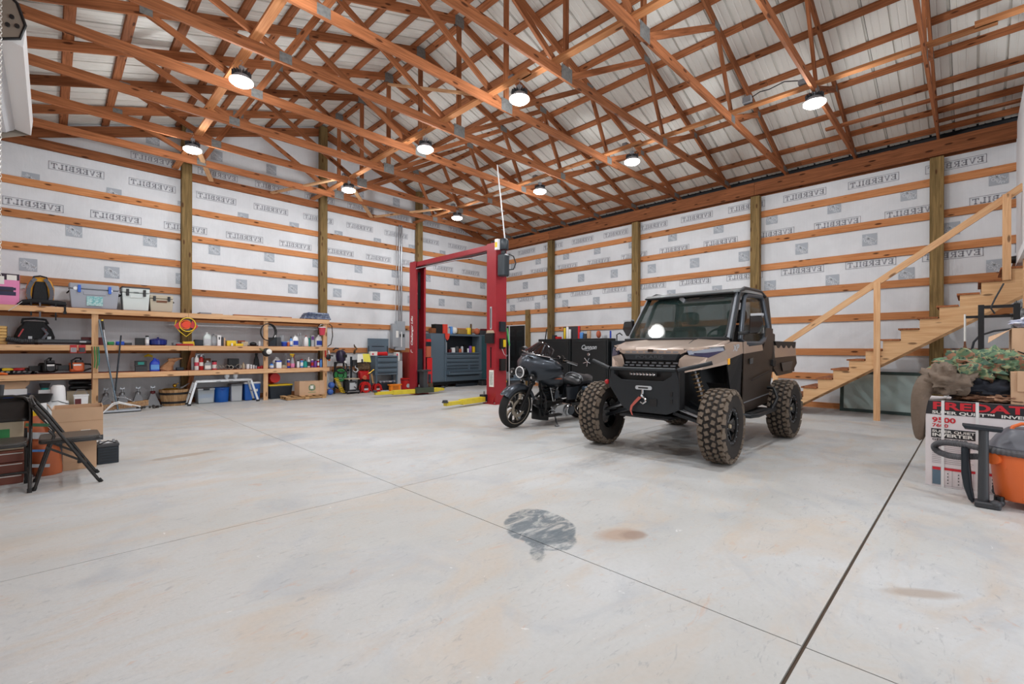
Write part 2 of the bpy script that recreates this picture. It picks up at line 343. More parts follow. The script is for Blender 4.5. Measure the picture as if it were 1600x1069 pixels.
# print on the wrap, seen from behind and therefore mirrored
mat('wrap_ink', (168, 174, 182), .6); mat('wrap_ink_dark', (152, 152, 160), .6)
GL = {  # slab-serif capitals on a 0..w by 0..1 grid: boxes and slanted bars
 'E': (.78, [(.0,.34,0,.13),(.0,.34,.87,1),(.1,.3,0,1),(.1,.74,0,.13),(.1,.74,.87,1),(.1,.56,.44,.57),(.64,.76,0,.3),(.64,.76,.7,1),(.5,.58,.35,.66)], []),
 'V': (.86, [(-.02,.34,.88,1),(.54,.9,.88,1)], [((.16,.95),(.44,.02),.2),((.72,.95),(.46,.02),.1)]),
 'R': (.84, [(0,.38,0,.12),(0,.36,.88,1),(.1,.29,0,1),(.1,.62,.87,1),(.1,.62,.44,.56),(.56,.74,.52,.93),(.64,.88,0,.12)], [((.4,.48),(.68,.04),.18)]),
 'B': (.8, [(0,.36,0,.12),(0,.36,.88,1),(.1,.29,0,1),(.1,.6,.87,1),(.1,.62,.45,.56),(.1,.62,0,.13),(.54,.71,.55,.93),(.58,.77,.07,.5)], []),
 'I': (.42, [(0,.4,0,.12),(0,.4,.88,1),(.1,.3,0,1)], []),
 'L': (.72, [(0,.38,0,.12),(0,.38,.88,1),(.1,.29,0,1),(.1,.7,0,.13),(.58,.7,0,.34)], []),
 'T': (.8, [(.2,.6,0,.12),(.3,.5,0,1),(0,.8,.87,1),(0,.12,.66,1),(.68,.8,.66,1)], [])}
def brand(mb, o, r, w=.80, h=.155):
    """EVERBILT in its frame; o = corner where the reader's left would be, r = reading direction (mirrored on the wall)"""
    o = Vector(o); r = Vector(r); u = Vector((0, 0, 1))
    P = lambda a, b: o+r*a+u*b
    def q(a0, a1, b0, b1): mb.poly([P(a0, b0), P(a1, b0), P(a1, b1), P(a0, b1)])
    t = .009
    q(0, w, 0, t); q(0, w, h-t, h); q(0, t, 0, h); q(w-t, w, 0, h)
    tw = sum(GL[c][0] for c in 'EVERBILT')+.12*7; s = (w-.07)/tw; hh = h*.64; b0 = h*.18; x = .035
    for c in 'EVERBILT':
        W_, B_, D_ = GL[c]
        for a0, a1, c0, c1_ in B_: q(x+a0*s, x+a1*s, b0+c0*hh, b0+c1_*hh)
        for (ax, ay), (bx, by), th in D_:
            mb.poly([P(x+(ax-th/2)*s, b0+ay*hh), P(x+(ax+th/2)*s, b0+ay*hh), P(x+(bx+th/2)*s, b0+by*hh), P(x+(bx-th/2)*s, b0+by*hh)])
        x += (W_+.12)*s
HD = None
def shoplogo(mb, o, r, w=.235):
    """square shop badge: knocked-out stencil lettering climbing diagonally"""
    global HD
    o = Vector(o); r = Vector(r); u = Vector((0, 0, 1)); P = lambda a, b: o+r*a+u*b
    n = o+Vector((0, 0, 0)); mb.m = 0; mb.poly([P(0, 0), P(w, 0), P(w, w), P(0, w)])
    mb.m = 1; off = Vector((-.003, 0, 0)) if abs(r.y) > .5 else Vector((0, -.003, 0))
    if HD is None:
        HD = []
        for txt, sz, cx, cy in (('THE', .022, .055, .085), ('HOME', .058, .10, .125), ('DEPOT', .058, .145, .075)):
            V, F = text_mb(txt, sz, bold=.001, sx=.95); a = math.radians(38); ca, sa = math.cos(a), math.sin(a)
            HD.append(([(cx+v[0]*ca-v[1]*sa*.6, cy+v[0]*sa*.85+v[1]*ca*1.0) for v in V], F))
    for V, F in HD: mb.add([P(min(max(a, .004), w-.004), min(max(b, .004), w-.004))+off for a, b in V], F)
    mb.m = 0
mb = MB(); lg = MB(); y = GY+.034
for k, z in enumerate((5.53, 4.72-.078, 3.91-.078, 3.10-.078)):
    off = .595 if k % 2 == 0 else 0
    if k == 0: off = 0
    for i in range(-2, 11):
        x0 = -.03+i*1.187+(-.592 if k == 2 else 0)+(.03 if k == 0 else 0)
        if x0 < XL or x0+.8 > PX+.1 or (k == 0 and roofz(x0) < z+.2): continue
        if k == 0: z = 5.2
        brand(mb, (x0+.8, y, z), (-1, 0, 0))
for k, z in enumerate((5.60, 4.262, 3.40, 2.65)):
    for i in range(-1, 11):
        x0 = (.25, -.38, .21, -.41)[k]+i*1.187
        if x0 < XL or x0+.3 > PX+.1 or (k == 0 and not 1 < x0 < 9): continue
        shoplogo(lg, (x0+.235, y, z), (-1, 0, 0))
mb.build('brand_print', 'wrap_ink_dark', wb, kind='stuff'); mat('wrap_white', (212, 216, 220), .6)
lg.build('badge_print', ['wrap_ink', 'wrap_white'], wb, kind='stuff')
mb = MB(); lg = MB(); x = GX+.034
for k, (z, y0) in enumerate(((4.48, 1.82), (3.755, 1.235), (2.86, 1.86))):
    for i in range(-3, 10):
        yy = y0+i*1.175
        if yy-.8 < YF or yy > GY: continue
        brand(mb, (x, yy-.8, z), (0, 1, 0))
for k, (z, y0) in enumerate(((4.055, .997), (3.29, 1.585), (2.545, 1.026))):
    for i in range(-3, 10):
        yy = y0+i*1.175
        if yy > GY-.1: continue
        shoplogo(lg, (x, yy-.235, z), (0, 1, 0))
mb.build('brand_print', 'wrap_ink_dark', wrt, kind='stuff'); lg.build('badge_print', ['wrap_ink', 'wrap_white'], wrt, kind='stuff')
# posts
PXs = [XL+.07, 2.14, 5.19, 8.24]; PYs = [-5.6, -2.57, .48, 3.53, 6.58, 9.63]
def post(x, y, z1, wx, wy, par, z0=0):
    board('post', (x, y, z0), (x, y, z1), wx, wy, 'treated_post_x', par, up=(0, 1, 0))
woodmat('treated_post_x', (146, 120, 78), (100, 82, 50), axis=0, kn=.9, var=.25)
for x in PXs[1:]: post(x, PY+.07, roofz(x)-.02, .19, .14, wb)
post(PX+.03, PY+.07, EZ, .19, .14, wb)
for yv in PYs: post(PX+.07, yv, EZ-.3, .14, .19, wrt); post(XL-.07, yv, EZ-.3, .14, .19, wl)
# girts
for i, z in enumerate(GZ):
    # gable wall, cut at the posts so each run is a board of its own
    for a, b in ((XL-.1, 2.14), (2.14, 5.19), (5.19, 8.24), (8.24, PX+.14)):
        board('girt', (a+.002, GY+.019, z-.07), (b-.002, GY+.019, z-.07), .038, .14, 'girt_pine', wb)
    YS = [GY, 9.63, 6.58, 3.53, .48, -2.57, YF]
    for a, b in zip(YS[1:], YS[:-1]):
        if z == GZ[2] and b > 11: a2, b2 = (a, 10.62)
        elif z == GZ[3] and b > 11: a2, b2 = (a, 10.62)
        elif z in (GZ[0], GZ[1]) and b > 11: a2, b2 = (a, 10.62)
        else: a2, b2 = a, b
        board('girt', (GX+.019, a2+.002, z-.07), (GX+.019, b2-.002, z-.07), .038, .14, 'girt_pine', wrt)
        board('girt', (XL-.16, a+.002, z-.07), (XL-.16, b-.002, z-.07), .038, .14, 'girt_pine', wl)
board('girt', (GX+.019, 10.8, 2.13), (GX+.019, 11.76, 2.13), .038, .12, 'girt_pine', wrt)
board('door_stud', (GX-.02, 10.69, 0), (GX-.02, 10.69, 2.56), .17, .09, 'treated_post_x', wrt, up=(1, 0, 0))
board('door_stud', (GX-.02, 11.82, 0), (GX-.02, 11.82, 2.56), .09, .09, 'treated_post_x', wrt, up=(1, 0, 0))
# gable eave-level band, rakes
for a, b in ((XL-.1, 2.04), (2.24, 5.09), (5.29, 8.14), (8.34, PX+.02)):
    board('eave_band', (a, GY-.01, 5.07), (b, GY-.01, 5.07), .04, .18, 'truss_pine', wb)
for s in (-1, 1):
    x1 = RX+s*6.15; board('rake_board', (RX, GY-.0, RZ-.13), (x1, GY-.0, roofz(x1)-.13), .038, .2, 'truss_pine', wb)
# headers on the eave walls (two boards deep), in lengths that meet on the posts
for a, b in ((YF, -2.57), (-2.57, 3.53), (3.53, 9.63), (9.63, GY)):
    board('trim_1', (PX-.02, a+.003, EZ-.143), (PX-.02, b-.003, EZ-.143), .04, .286, 'truss_pine', None).__setitem__('kind', 'structure')
    board('trim_2', (XL+.02, a+.003, EZ-.143), (XL+.02, b-.003, EZ-.143), .04, .286, 'truss_pine', None).__setitem__('kind', 'structure')
    board('header', (GX+.02, a+.003, EZ-.143), (GX+.02, b-.003, EZ-.143), .04, .286, 'truss_pine', wrt)
# roof deck: ceiling > roof_panel, purlin
ce = MB().prism([(XL-.25, roofz(XL-.25)+.075), (RX, RZ+.075), (PX+.25, roofz(PX+.25)+.075), (PX+.25, roofz(PX+.25)+.10), (RX, RZ+.10), (XL-.25, roofz(XL-.25)+.10)], YF-.2, GY+.14, 'y').build('ceiling', 'roof_dark', kind='structure')
PW = .914; prof = []
for k in range(3):
    b = k*PW/3
    prof += [(b+.0, 0), (b+.004, .028), (b+.030, .028), (b+.034, 0), (b+.125, 0), (b+.132, .006), (b+.142, .006), (b+.149, 0), (b+.215, 0), (b+.222, .006), (b+.232, .006), (b+.239, 0)]
prof += [(PW-.006, 0)]
for s in (-1, 1):
    pm = MB(); u = s*6.28
    V = []
    for (py_, hz) in prof: V.append((0, py_, RZ+.042+hz)); 
    for (py_, hz) in prof: V.append((u, py_, RZ-SL*6.28+.042+hz))
    n = len(prof); pm.add(V, [(i, i+1, n+i+1, n+i) for i in range(n-1)]); me = pm.mesh('roof_panel', 'roof_metal')
    for k in range(21):
        o = bpy.data.objects.new('roof_panel', me); COL.objects.link(o); o.parent = ce; o.location = (RX, YF-.15+k*PW, 0)
mat('foam', (30, 32, 36), .9)
for s in (-1, 1):
    for k in range(11):
        d = .14+k*.61
        if k == 10: d = 6.10
        x = RX+s*d; nrm = Vector((s*SL, 0, 1)).normalized()
        for a, b in ((YF, -2.3), (-2.3, 2.6), (2.6, 7.5), (7.5, GY+.03)):
            board('purlin', (x, a+.003, roofz(x)+.02), (x, b-.003, roofz(x)+.02), .118, .038, 'truss_pine', ce, up=nrm)
# trusses
def truss(y):
    t = E('roof_truss', (RX, y, EZ), 'x', 'truss', 'roof trusses')
    z0 = EZ+.02; zr = RZ; h = .14; th = .038
    def tp(x): return zr-.002-SL*abs(x)
    for s in (-1, 1):
        a = Vector((0, 0, tp(0)-.074)); b = Vector((s*6.3, 0, tp(6.3)-.074))
        M = MB().prism([(0, tp(0)-.15), (0, tp(0)), (s*6.3, tp(6.3)), (s*6.3, tp(6.3)-.15)], -th/2, th/2, 'y'); M.xf(Matrix.Translation((0, 0, -EZ)))
        board('top_chord', Vector((RX, y, 0))+a, Vector((RX, y, 0))+b, th, h, 'truss_pine', t, up=(0, 0, 1))
        board('bottom_chord', (RX, y, z0+h/2), (RX+s*6.18, y, z0+h/2), th, h, 'truss_pine', t)
    board('king_post', (RX, y, z0+h), (RX, y, zr-.15), th, .089, 'truss_pine', t, up=(1, 0, 0))
    zb = z0+h*.75; P = {}
    for s in (-1, 1):
        T1 = (RX+s*2.28, y, tp(2.28)-.10); T2 = (RX+s*4.3, y, tp(4.3)-.10); B0 = (RX+s*.12, y, zb); B1 = (RX+s*2.96, y, zb)
        for a, b in ((B0, T1), (T1, B1), (B1, T2)):
            board('web', a, b, th, .089, 'truss_pine', t, up=(s, 0, .3))
        for (x, z, w_, hh) in ((s*2.28, tp(2.28)-.09, .2, .12), (s*4.3, tp(4.3)-.09, .14, .1), (s*2.96, z0+.08, .16, .13), (s*6.02, z0+.09, .26, .1)):
            g = MB(); 
            for yy in (-1, 1): g.cbox((RX+x, y+yy*(th/2+.0015), z), (w_, .003, hh))
            g.build('gusset_plate', 'steel_plate', t, W=1)
    for (x, z, w_, hh) in ((0, z0+.1, .24, .2), (0, tp(0)-.1, .2, .2)):
        g = MB()
        for yy in (-1, 1): g.cbox((RX+x, y+yy*(th/2+.0015), z), (w_, .003, hh))
        g.build('gusset_plate', 'steel_plate', t, W=1)
    return t
TY = [.46+1.22*k for k in range(10)]
t0 = truss(TY[9]); MB().box(GX+.04, GX+.12, YF-.2, GY+.12, EZ-.1, roofz(GX+.12)+.07).build('eave_gap_shade', 'roof_dark', ce); MB().box(XL-.26, XL-.18, YF-.2, GY+.12, EZ-.1, roofz(XL-.2)+.05).build('eave_gap_shade', 'roof_dark', ce)  # dark closing strips; their colour stands in for shade in the eave gap
names = ['nearest the gable wall', 'second from the gable wall', 'third from the gable wall', 'fourth from the gable wall', 'fifth from the gable wall', 'sixth from the gable wall', 'seventh from the gable wall', 'third nearest the camera', 'second nearest the camera over the stair foot', 'over the last post before the loft wall']
t0['label'] = 'pine roof truss with diagonal webs and steel plates, '+names[0]
for k in range(1, 10): copy_tree(t0, (RX, TY[9-k], EZ), 'pine roof truss with diagonal webs, '+names[k])
for k in range(1, 5): copy_tree(t0, (RX, TY[0]-1.22*k, EZ), 'pine roof truss behind the camera, %s behind the loft wall line' % ('first', 'second', 'third', 'fourth')[k-1])
# longitudinal braces on the bottom chords
for x, lb in ((1.85, 'long pine runner over the left row of lamps'), (4.84, 'long pine runner over the middle row of lamps under the ridge'), (8.0, 'long pine runner over the right row of lamps')):
    r = E('runner_brace', (x, 3, EZ+.16), lb, 'timber', 'lengthwise runners on the trusses')
    for a, b in ((YF, 0), (-.2, 4.7), (4.5, 9.2), (9.0, GY-.03)):
        k = .0 if a in (YF, 4.5) else .09
        board('plank', (x+k, a, EZ+.02+.14+.019), (x+k, b, EZ+.02+.14+.019), .115, .038, 'girt_pine', r)
for p0, p1, lb in (((1.85, 10.3, 5.2), (2.6, 12.35, 5.05), 'short brace from the left runner to the gable band'), ((4.84, 10.3, 5.2), (3.9, 12.4, 5.1), 'diagonal brace from the middle runner to the gable wall'), ((4.84, 10.3, 5.2), (6.6, 12.4, 5.05), 'diagonal brace from the middle runner to the gable band beside the conduit'), ((8.0, 10.3, 5.2), (6.7, 12.4, 5.08), 'diagonal brace ending over the conduit'), ((4.9, 9.1, 5.2), (5.19, 12.3, 6.6), 'sloping brace to the ridge post'), ((4.9, 5.4, 5.2), (5.15, 8.9, 6.9), 'sloping brace up to the ridge between lamps'), ((10.0, -2.1, 5.23), (9.95, 12.2, 5.23), None)):
    if lb: r = board('diagonal_brace', p0, p1, .089, .038, 'stair_pine'); tag(r, lb, 'timber', 'diagonal braces in the roof')
rr = board('runner_brace', (9.9, -3.5, EZ+.18), (9.9, 1.9, EZ+.18), .089, .038, 'truss_pine'); tag(rr, 'short runner under the roof near the right wall above the stairs', 'timber')
rr = board('runner_brace', (10.9, YF, EZ+.18), (10.9, .46, EZ+.18), .089, .038, 'truss_pine'); tag(rr, 'lowest runner just above the right wall header over the stair top', 'timber')
# loft wall and loft deck at the right edge of the view
MB().box(6.6, GX+.04, -.62, -.5, 2.62, 5.0).build('wall_loft', 'white_wall', kind='structure')
MB().box(6.6, GX+.04, -4.0, -.45, 2.50, 2.62).build('loft_floor', 'white_wall', kind='structure')
p = board('post', (9.72, -.56, 0), (9.72, -.56, 2.5), .09, .14, 'stair_pine', None, up=(0, 1, 0)); tag(p, 'pine post under the loft at the right edge behind the boxes', 'post')
# roll-up door in the left wall: coil, guide, hand chain
d1 = MB().box(XL-.17, XL-.15, 7.45, 10.45, 0, 4.2); 
for k in range(26): d1.box(XL-.15, XL-.135, 7.45, 10.45, k*.16, k*.16+.08)
d1 = d1.build('door_1', 'white', kind='structure')
mat('curtain', (206, 208, 212), .5, noise=.06, nscale=3)
rd = E('door_coil', (-.55, 8.9, 4.75), 'grey corrugated roll-up door coil with white bottom bar at the top left', 'door')
c = MB(); pr = []
for k in range(40): a = 2*pi*k/40; rr_ = .29+(.008 if k % 2 else 0); pr.append((-.62+rr_*math.cos(a), 4.78+rr_*math.sin(a)))
c.prism(pr, 7.45, 10.5, 'y').build('curtain_roll', 'curtain', rd, W=1)
MB().prism([(-.40, 4.60), (-.22, 4.56), (-.20, 4.80), (-.30, 4.98), (-.38, 4.98)], 7.50, 10.52, 'y').build('bottom_bar', 'white', rd, W=1)
b = MB(); ppl = [(-.95, 4.45), (-.6, 4.40), (-.24, 4.58), (-.20, 4.74), (-.26, 4.95), (-.42, 5.1), (-.7, 5.14), (-.98, 5.1)]
mat('bracket_steel', (150, 140, 128), .5, .6); b.prism(ppl, 7.36, 7.385, 'y').build('end_bracket', 'bracket_steel', rd, W=1, bevel=.004); MB().prism(ppl, 10.56, 10.58, 'y').build('end_bracket', 'bracket_steel', rd, W=1, bevel=.004)
b = MB(); ring = [Vector((q[0], 7.36, q[1])) for q in ppl]; b.tube(ring, .016, 6, closed=True)
for q in ((-.30, 4.78), (-.33, 4.68), (-.26, 4.70)): b.cyl((q[0], 7.33, q[1]), (q[0], 7.37, q[1]), .02, n=8)
b.build('bracket_rim', 'black', rd, W=1, smooth=1)
ch = MB(); mat('chain_metal', (222, 220, 214), .35, .5)
for (cx, cy, zt, zb_) in ((-.405, 7.30, 4.9, 1.95), (-.375, 7.24, 4.9, 1.95)):
    z = zt; k = 0
    while z > zb_:
        m = [(cx+(.009*math.cos(a) if k % 2 else 0), cy+(0 if k % 2 else .009*math.cos(a)), z+.019*math.sin(a)) for a in [2*pi*i/8 for i in range(8)]]
        ch.tube(m, .0035, 4, closed=True); z -= .029; k += 1
tag(ch.build('hand_chain', 'chain_metal'), 'pale steel hand chain hanging down the left edge of the view', 'chain')
# ------------------------------------------------------------------ high bay lamps hanging from the runners
mat('lamp_glow', (255, 252, 248), emit=1, ec=(255, 252, 248)); MATS['lamp_glow'].node_tree.nodes['Principled BSDF'].inputs['Emission Strength'].default_value = LAMP_EMIT
lp = E('high_bay_lamp', (0, 0, 4.88), 'x', 'lamp', 'round high bay lamps in three rows')
MB().lathe([(.0, .075), (.09, .075), (.128, .03), (.138, .006), (.136, .0)], n=28).build('housing', 'grey', lp, smooth=1)
f = MB()
for k in range(16):
    a = 2*pi*k/16; f.cbox((.085*math.cos(a), .085*math.sin(a), .10), (.07, .006, .05), Matrix.Rotation(a, 3, 'Z'))
f.build('cooling_fins', 'dgrey', lp, kind='stuff')
MB().lathe([(.0, -.05), (.11, -.046), (.145, -.02), (.145, .004), (.138, .006)], n=28).build('diffuser', 'lamp_glow', lp, smooth=1)
MB().cyl((0, 0, .1), (0, 0, .15), .035, n=12).box(-.03, .03, -.03, .03, .14, .2).build('driver_box', 'grey', lp)
c = MB(); c.tube([(0, 0, .2), (.0, 0, .24), (.02, 0, .26), (.0, 0, .29), (-.02, 0, .27)], .004, 6); c.build('hook', 'steel', lp)
lp.location = (LAMPS[0][0], LAMPS[0][1], 4.88)
rows = ['left row', 'middle row under the ridge', 'right row']; pos_n = ['farthest lamp, near the gable wall', 'second lamp from the gable wall', 'third lamp from the gable wall', 'fourth lamp from the gable wall', 'lamp behind the camera']
for i, (x, y) in enumerate(LAMPS):
    lb = 'glowing round high bay lamp, %s, %s' % (rows[i//5], pos_n[i % 5])
    if i == 0: lp['label'] = lb
    else: copy_tree(lp, (x, y, 4.88), lb)
for i, (x, y) in enumerate(LAMPS):
    if y < 0: continue
    j = MB(); j.box(-.05, .05, -.05, .05, -.035, .035); o = j.build('junction_box', 'grey', bevel=.004); o.location = (x+(.02 if i % 5 else -.02), y+.16, 5.255); 
    tag(o, 'grey junction box above the %s, %s' % (pos_n[i % 5].split(',')[0], rows[i//5]), 'box', 'junction boxes above the lamps')
w_ = MB(); w_.tube([(8.02, 2.6, 5.28), (8.1, 2.45, 5.38), (8.05, 2.3, 5.34), (8.1, 2.1, 5.4), (8.02, 1.84, 5.28)], .008, 6); tag(w_.build('cable_loop', 'black', smooth=1), 'loose black cable loop on the right runner near the lamp above the car', 'cable')
w_ = MB().box(7.98, 8.08, 2.55, 2.68, 5.23, 5.33).build('junction_box', 'grey', bevel=.004); tag(w_, 'lone grey junction box with a cable loop on the right runner', 'box')
# ------------------------------------------------------------------ long shelf unit on the gable wall
mat('deck_red', (150, 74, 56), .8, noise=.2, nscale=6)
sh = E('storage_shelf', (2.1, 12.06, 0), 'long three-tier pine shelf unit built against the gable wall, crowded with tools and bottles', 'shelf')
SF, SB = 11.80, 12.34
for z, x1, nm in ((1.965, 5.10, 'top'), (1.275, 5.02, 'mid'), (.745, 5.10, 'low')):
    for a, b in ((-.97, 2.07), (2.07, x1)):
        board('front_rail', (a+.002, SF-.019, z-.058), (b-.002, SF-.019, z-.058), .038, .1, 'shelf_pine', sh)
        board('back_rail', (a+.002, SB-.02, z-.066), (b-.002, SB-.02, z-.066), .038, .09, 'truss_pine', sh)
    for a, b in ((-.97, 1.25), (1.25, 3.2), (3.2, x1-.01)):
        MB().box(a+.002, b-.002, SF, SB, z-.02, z-.004).build('shelf_deck', 'deck_red', sh, W=1)
    for k in range(8):
        x = -.7+k*.8
        if x < 5: board('joist', (x, SF, z-.055), (x, SB-.04, z-.055), .038, .07, 'truss_pine', sh)
for x in (.60, 3.595, 5.0):
    board('post', (x, SF+.019, 0), (x, SF+.019, 1.86), .095, .038, 'shelf_pine', sh, up=(0, 1, 0))
board('brace', (2.12, 12.26, .05), (2.17, 11.95, .66), .038, .089, 'truss_pine', sh, up=(1, 0, 0)); board('brace', (2.16, 12.26, .74), (2.2, 11.98, 1.17), .038, .089, 'truss_pine', sh, up=(1, 0, 0))
TOPZ, MIDZ, LOWZ = 1.961, 1.271, .741
# ---- builders for small goods
def P(t, name, mb, m, **k): return mb.build(name, m, t, **k)
def jug(x, y, z, w, h, d, body, cap, label, lab='lgrey', group=None, name='jug'):
    t = E(name, (x, y, z), label, 'jug' if name == 'jug' else 'bottle', group)
    b = MB(); R_ = [];
    for hh, k in ((0, .92), (.02, 1), (.58, 1), (.70, .86), (.82, .5), (.90, .26), (.93, .24)):
        a, c = w/2*k, d/2*k; n = 16; R_.append([(a*abs(math.cos(q))**.6*(1 if math.cos(q) > 0 else -1), c*abs(math.sin(q))**.6*(1 if math.sin(q) > 0 else -1), hh*h) for q in [2*pi*i/n for i in range(n)]])
    b.loft(R_); P(t, 'body', b, body, smooth=1)
    P(t, 'cap', MB().cyl((0, 0, h*.92), (0, 0, h), w*.15, n=12), cap)
    P(t, 'handle', MB().tube([(w*.12, 0, h*.88), (w*.36, 0, h*.86), (w*.47, 0, h*.66), (w*.46, 0, h*.5)], w*.06, 6), body, smooth=1)
    if lab: P(t, 'label', MB().box(-w*.42, w*.42, -d/2-.003, -d/2+.002, h*.12, h*.5), lab)
    return t
def bottle(x, y, z, r, h, body, cap, label, lab=None, group=None, cat='bottle', name='bottle', neck=.35):
    t = E(name, (x, y, z), label, cat, group)
    P(t, 'body', MB().lathe([(r*.9, 0), (r, h*.03), (r, h*.62), (r*.9, h*.70), (r*neck, h*.82), (r*neck, h*.86)], n=14), body, smooth=1)
    P(t, 'cap', MB().lathe([(r*(neck+.06), h*.85), (r*(neck+.06), h*.98), (r*neck*.8, h)], n=12), cap, smooth=1)
    if lab: P(t, 'label', MB().lathe([(r+.001, h*.14), (r+.001, h*.55)], n=14, cap=False), lab)
    return t
def can(x, y, z, r, h, body, cap, label, group=None, lab=None, name='spray_can', cat='can'):
    t = E(name, (x, y, z), label, cat, group)
    P(t, 'body', MB().lathe([(r*.95, 0), (r, .006), (r, h*.8), (r*.75, h*.86)], n=14), body, smooth=1)
    P(t, 'cap', MB().lathe([(r*.82, h*.84), (r*.82, h*.985), (r*.7, h)], n=14), cap, smooth=1)
    if lab: P(t, 'label', MB().lathe([(r+.001, h*.2), (r+.001, h*.6)], n=14, cap=False), lab)
    return t
def trigger(x, y, z, w, h, body, head, label, liquid=None):
    t = E('spray_bottle', (x, y, z), label, 'bottle'); r = w/2
    P(t, 'body', MB().lathe([(r*.9, 0), (r, h*.03), (r*.98, h*.4), (r*.55, h*.62), (r*.26, h*.72), (r*.26, h*.76)], n=14), body, smooth=1)
    if liquid: P(t, 'liquid', MB().lathe([(r*.92, h*.02), (r*1.01, h*.04), (r*1.0, h*.3)], n=14, cap=False), liquid, smooth=1)
    m = MB(); m.cyl((0, 0, h*.75), (0, 0, h*.84), r*.36, n=10); m.box(-r*1.1, r*.7, -.012, .012, h*.86, h*.97); m.box(-r*1.3, -r*1.05, -.01, .01, h*.88, h*.95); m.tube([(-r*.5, 0, h*.86), (-r*.85, 0, h*.78), (-r*.7, 0, h*.70)], .005, 6)
    P(t, 'trigger_head', m, head); return t
def cooler(x, y, z, w, h, d, body, lid, latch, label, badge=None, inset=None):
    t = E('cooler', (x, y, z), label, 'cooler')
    b = MB(); b.loft([[(sx*w/2*k, sy*d/2*k, zz) for sx, sy in ((-1,-1),(1,-1),(1,1),(-1,1))] for zz, k in ((0, .86), (.02, .9), (h*.76, .98))]); P(t, 'body', b, body, bevel=.012)
    P(t, 'lid', MB().rbox(-w/2, w/2, -d/2, d/2, h*.78, h, .03), lid, smooth=1)
    for s in (-1, 1):
        P(t, 'latch', MB().box(s*w*.3-.022, s*w*.3+.022, -d/2-.02, -d/2+.01, h*.64, h*.93), latch, bevel=.004)
        P(t, 'side_handle', MB().tube([(s*(w/2-.01), -.1, h*.7), (s*(w/2+.02), -.08, h*.62), (s*(w/2+.02), .08, h*.62), (s*(w/2-.01), .1, h*.7)], .01, 6), 'black')
    if badge: P(t, 'badge', MB().box(-w*.16, w*.16, -d/2*.965-.006, -d/2*.965+.004, h*.12, h*.5), badge)
    P(t, 'recess', MB().box(-w*.22, w*.22, -d/2*.99-.004, -d/2*.95, h*.56, h*.68), inset or body, bevel=.004)
    return t
def boxthing(x0, x1, y0, y1, z0, z1, m, label, cat='box', name='box', bev=.003, group=None, rz=0):
    cx, cy = (x0+x1)/2, (y0+y1)/2
    o = MB().box(x0-cx, x1-cx, y0-cy, y1-cy, 0, z1-z0).build(name, m, bevel=bev); o.location = (cx, cy, z0); o.rotation_euler[2] = rz
    return tag(o, label, cat, group)
# ---- top shelf
z = TOPZ
t = E('product_box', (-.56, 12.08, z), 'pink and black appliance carton at the far left of the top shelf', 'box')
P(t, 'carton', MB().box(-.18, .17, -.12, .14, 0, .55), 'pink', bevel=.003)
P(t, 'printed_band', MB().box(-.18, .171, -.1225, -.12, .44, .55).box(-.18, .1, -.1225, -.12, .21, .32), mat('carton_dark', (52, 34, 50), .5))
P(t, 'printed_panel', MB().box(.02, .14, -.1245, -.1225, .44, .53).box(-.12, -.01, -.1245, -.1225, .36, .5), 'paper')
P(t, 'pictured_tool', MB().box(-.15, .13, -.1245, -.1225, .17, .235).box(-.15, .13, -.1245, -.1225, .265, .31), mat('carton_navy', (44, 42, 74), .5))
m = MB().ball((0, 0, .16), .16, (.8, .7, 1)); m.noise(.02, 3); t = m.build('plastic_bag', 'paper', smooth=60); t.location = (-.33, 12.17, z); tag(t, 'crumpled white plastic bag between the pink carton and the backpack', 'bag')
mat('bp_yellow', (226, 158, 32), .7, bump=.2); mat('bp_grey', (92, 94, 102), .8); mat('bp_black', (26, 28, 31), .8, bump=.3, bscale=60)
t = E('hiking_backpack', (-.13, 12.05, z), 'yellow and black framed backpack with grey shoulder straps standing on the top shelf', 'backpack')
m = MB(); m.loft([[(x*k, y, zz) for x, y in ((-.17, 0), (-.15, -.06), (.15, -.06), (.17, 0), (.13, .16), (-.13, .16))] for zz, k in ((.03, .9), (.15, 1.05), (.34, 1.08), (.47, .85), (.53, .5))]); P(t, 'pack_body', m, 'bp_yellow', smooth=50, bevel=.01)
m = MB(); m.loft([[(x*k, y, zz) for x, y in ((-.1, -.07), (-.08, -.10), (.08, -.10), (.1, -.07))] for zz, k in ((.04, 1.1), (.2, 1.05), (.36, .9), (.45, .6))]); P(t, 'back_panel', m, 'bp_black', smooth=50)
for s in (-1, 1):
    m = MB(); pts = [(s*.06, -.09, .5), (s*.10, -.115, .44), (s*.145, -.12, .32), (s*.15, -.11, .2), (s*.12, -.1, .08)]
    for a, b in zip(pts, pts[1:]): m.beam(a, b, .055, .022, up=(0, 1, 0))
    P(t, 'shoulder_strap', m, 'bp_grey')
P(t, 'top_handle', MB().tube([(-.09, -.07, .48), (-.08, -.08, .535), (0, -.085, .555), (.08, -.08, .535), (.09, -.07, .48)], .014, 8), 'bp_black', smooth=1)
P(t, 'hip_belt', MB().tube([(-.27, -.09, .02), (-.2, -.13, .06), (-.08, -.13, .09), (.1, -.13, .08), (.22, -.12, .07), (.33, -.09, .06)], [.03, .05, .045, .045, .055, .045], 8), 'bp_black', smooth=60)
for x, l, mm in ((-.11, .2, 'bp_black'), (0, .22, 'bp_grey'), (.2, .27, 'bp_black')):
    P(t, 'hanging_strap', MB().box(x-.011, x+.011, -.285, -.281, -l+.02, .06), mm)
P(t, 'pull_cord', MB().tube([(-.22, -.28, .06), (-.3, -.285, -.03), (-.38, -.285, -.11)], .006, 6), 'lgrey')
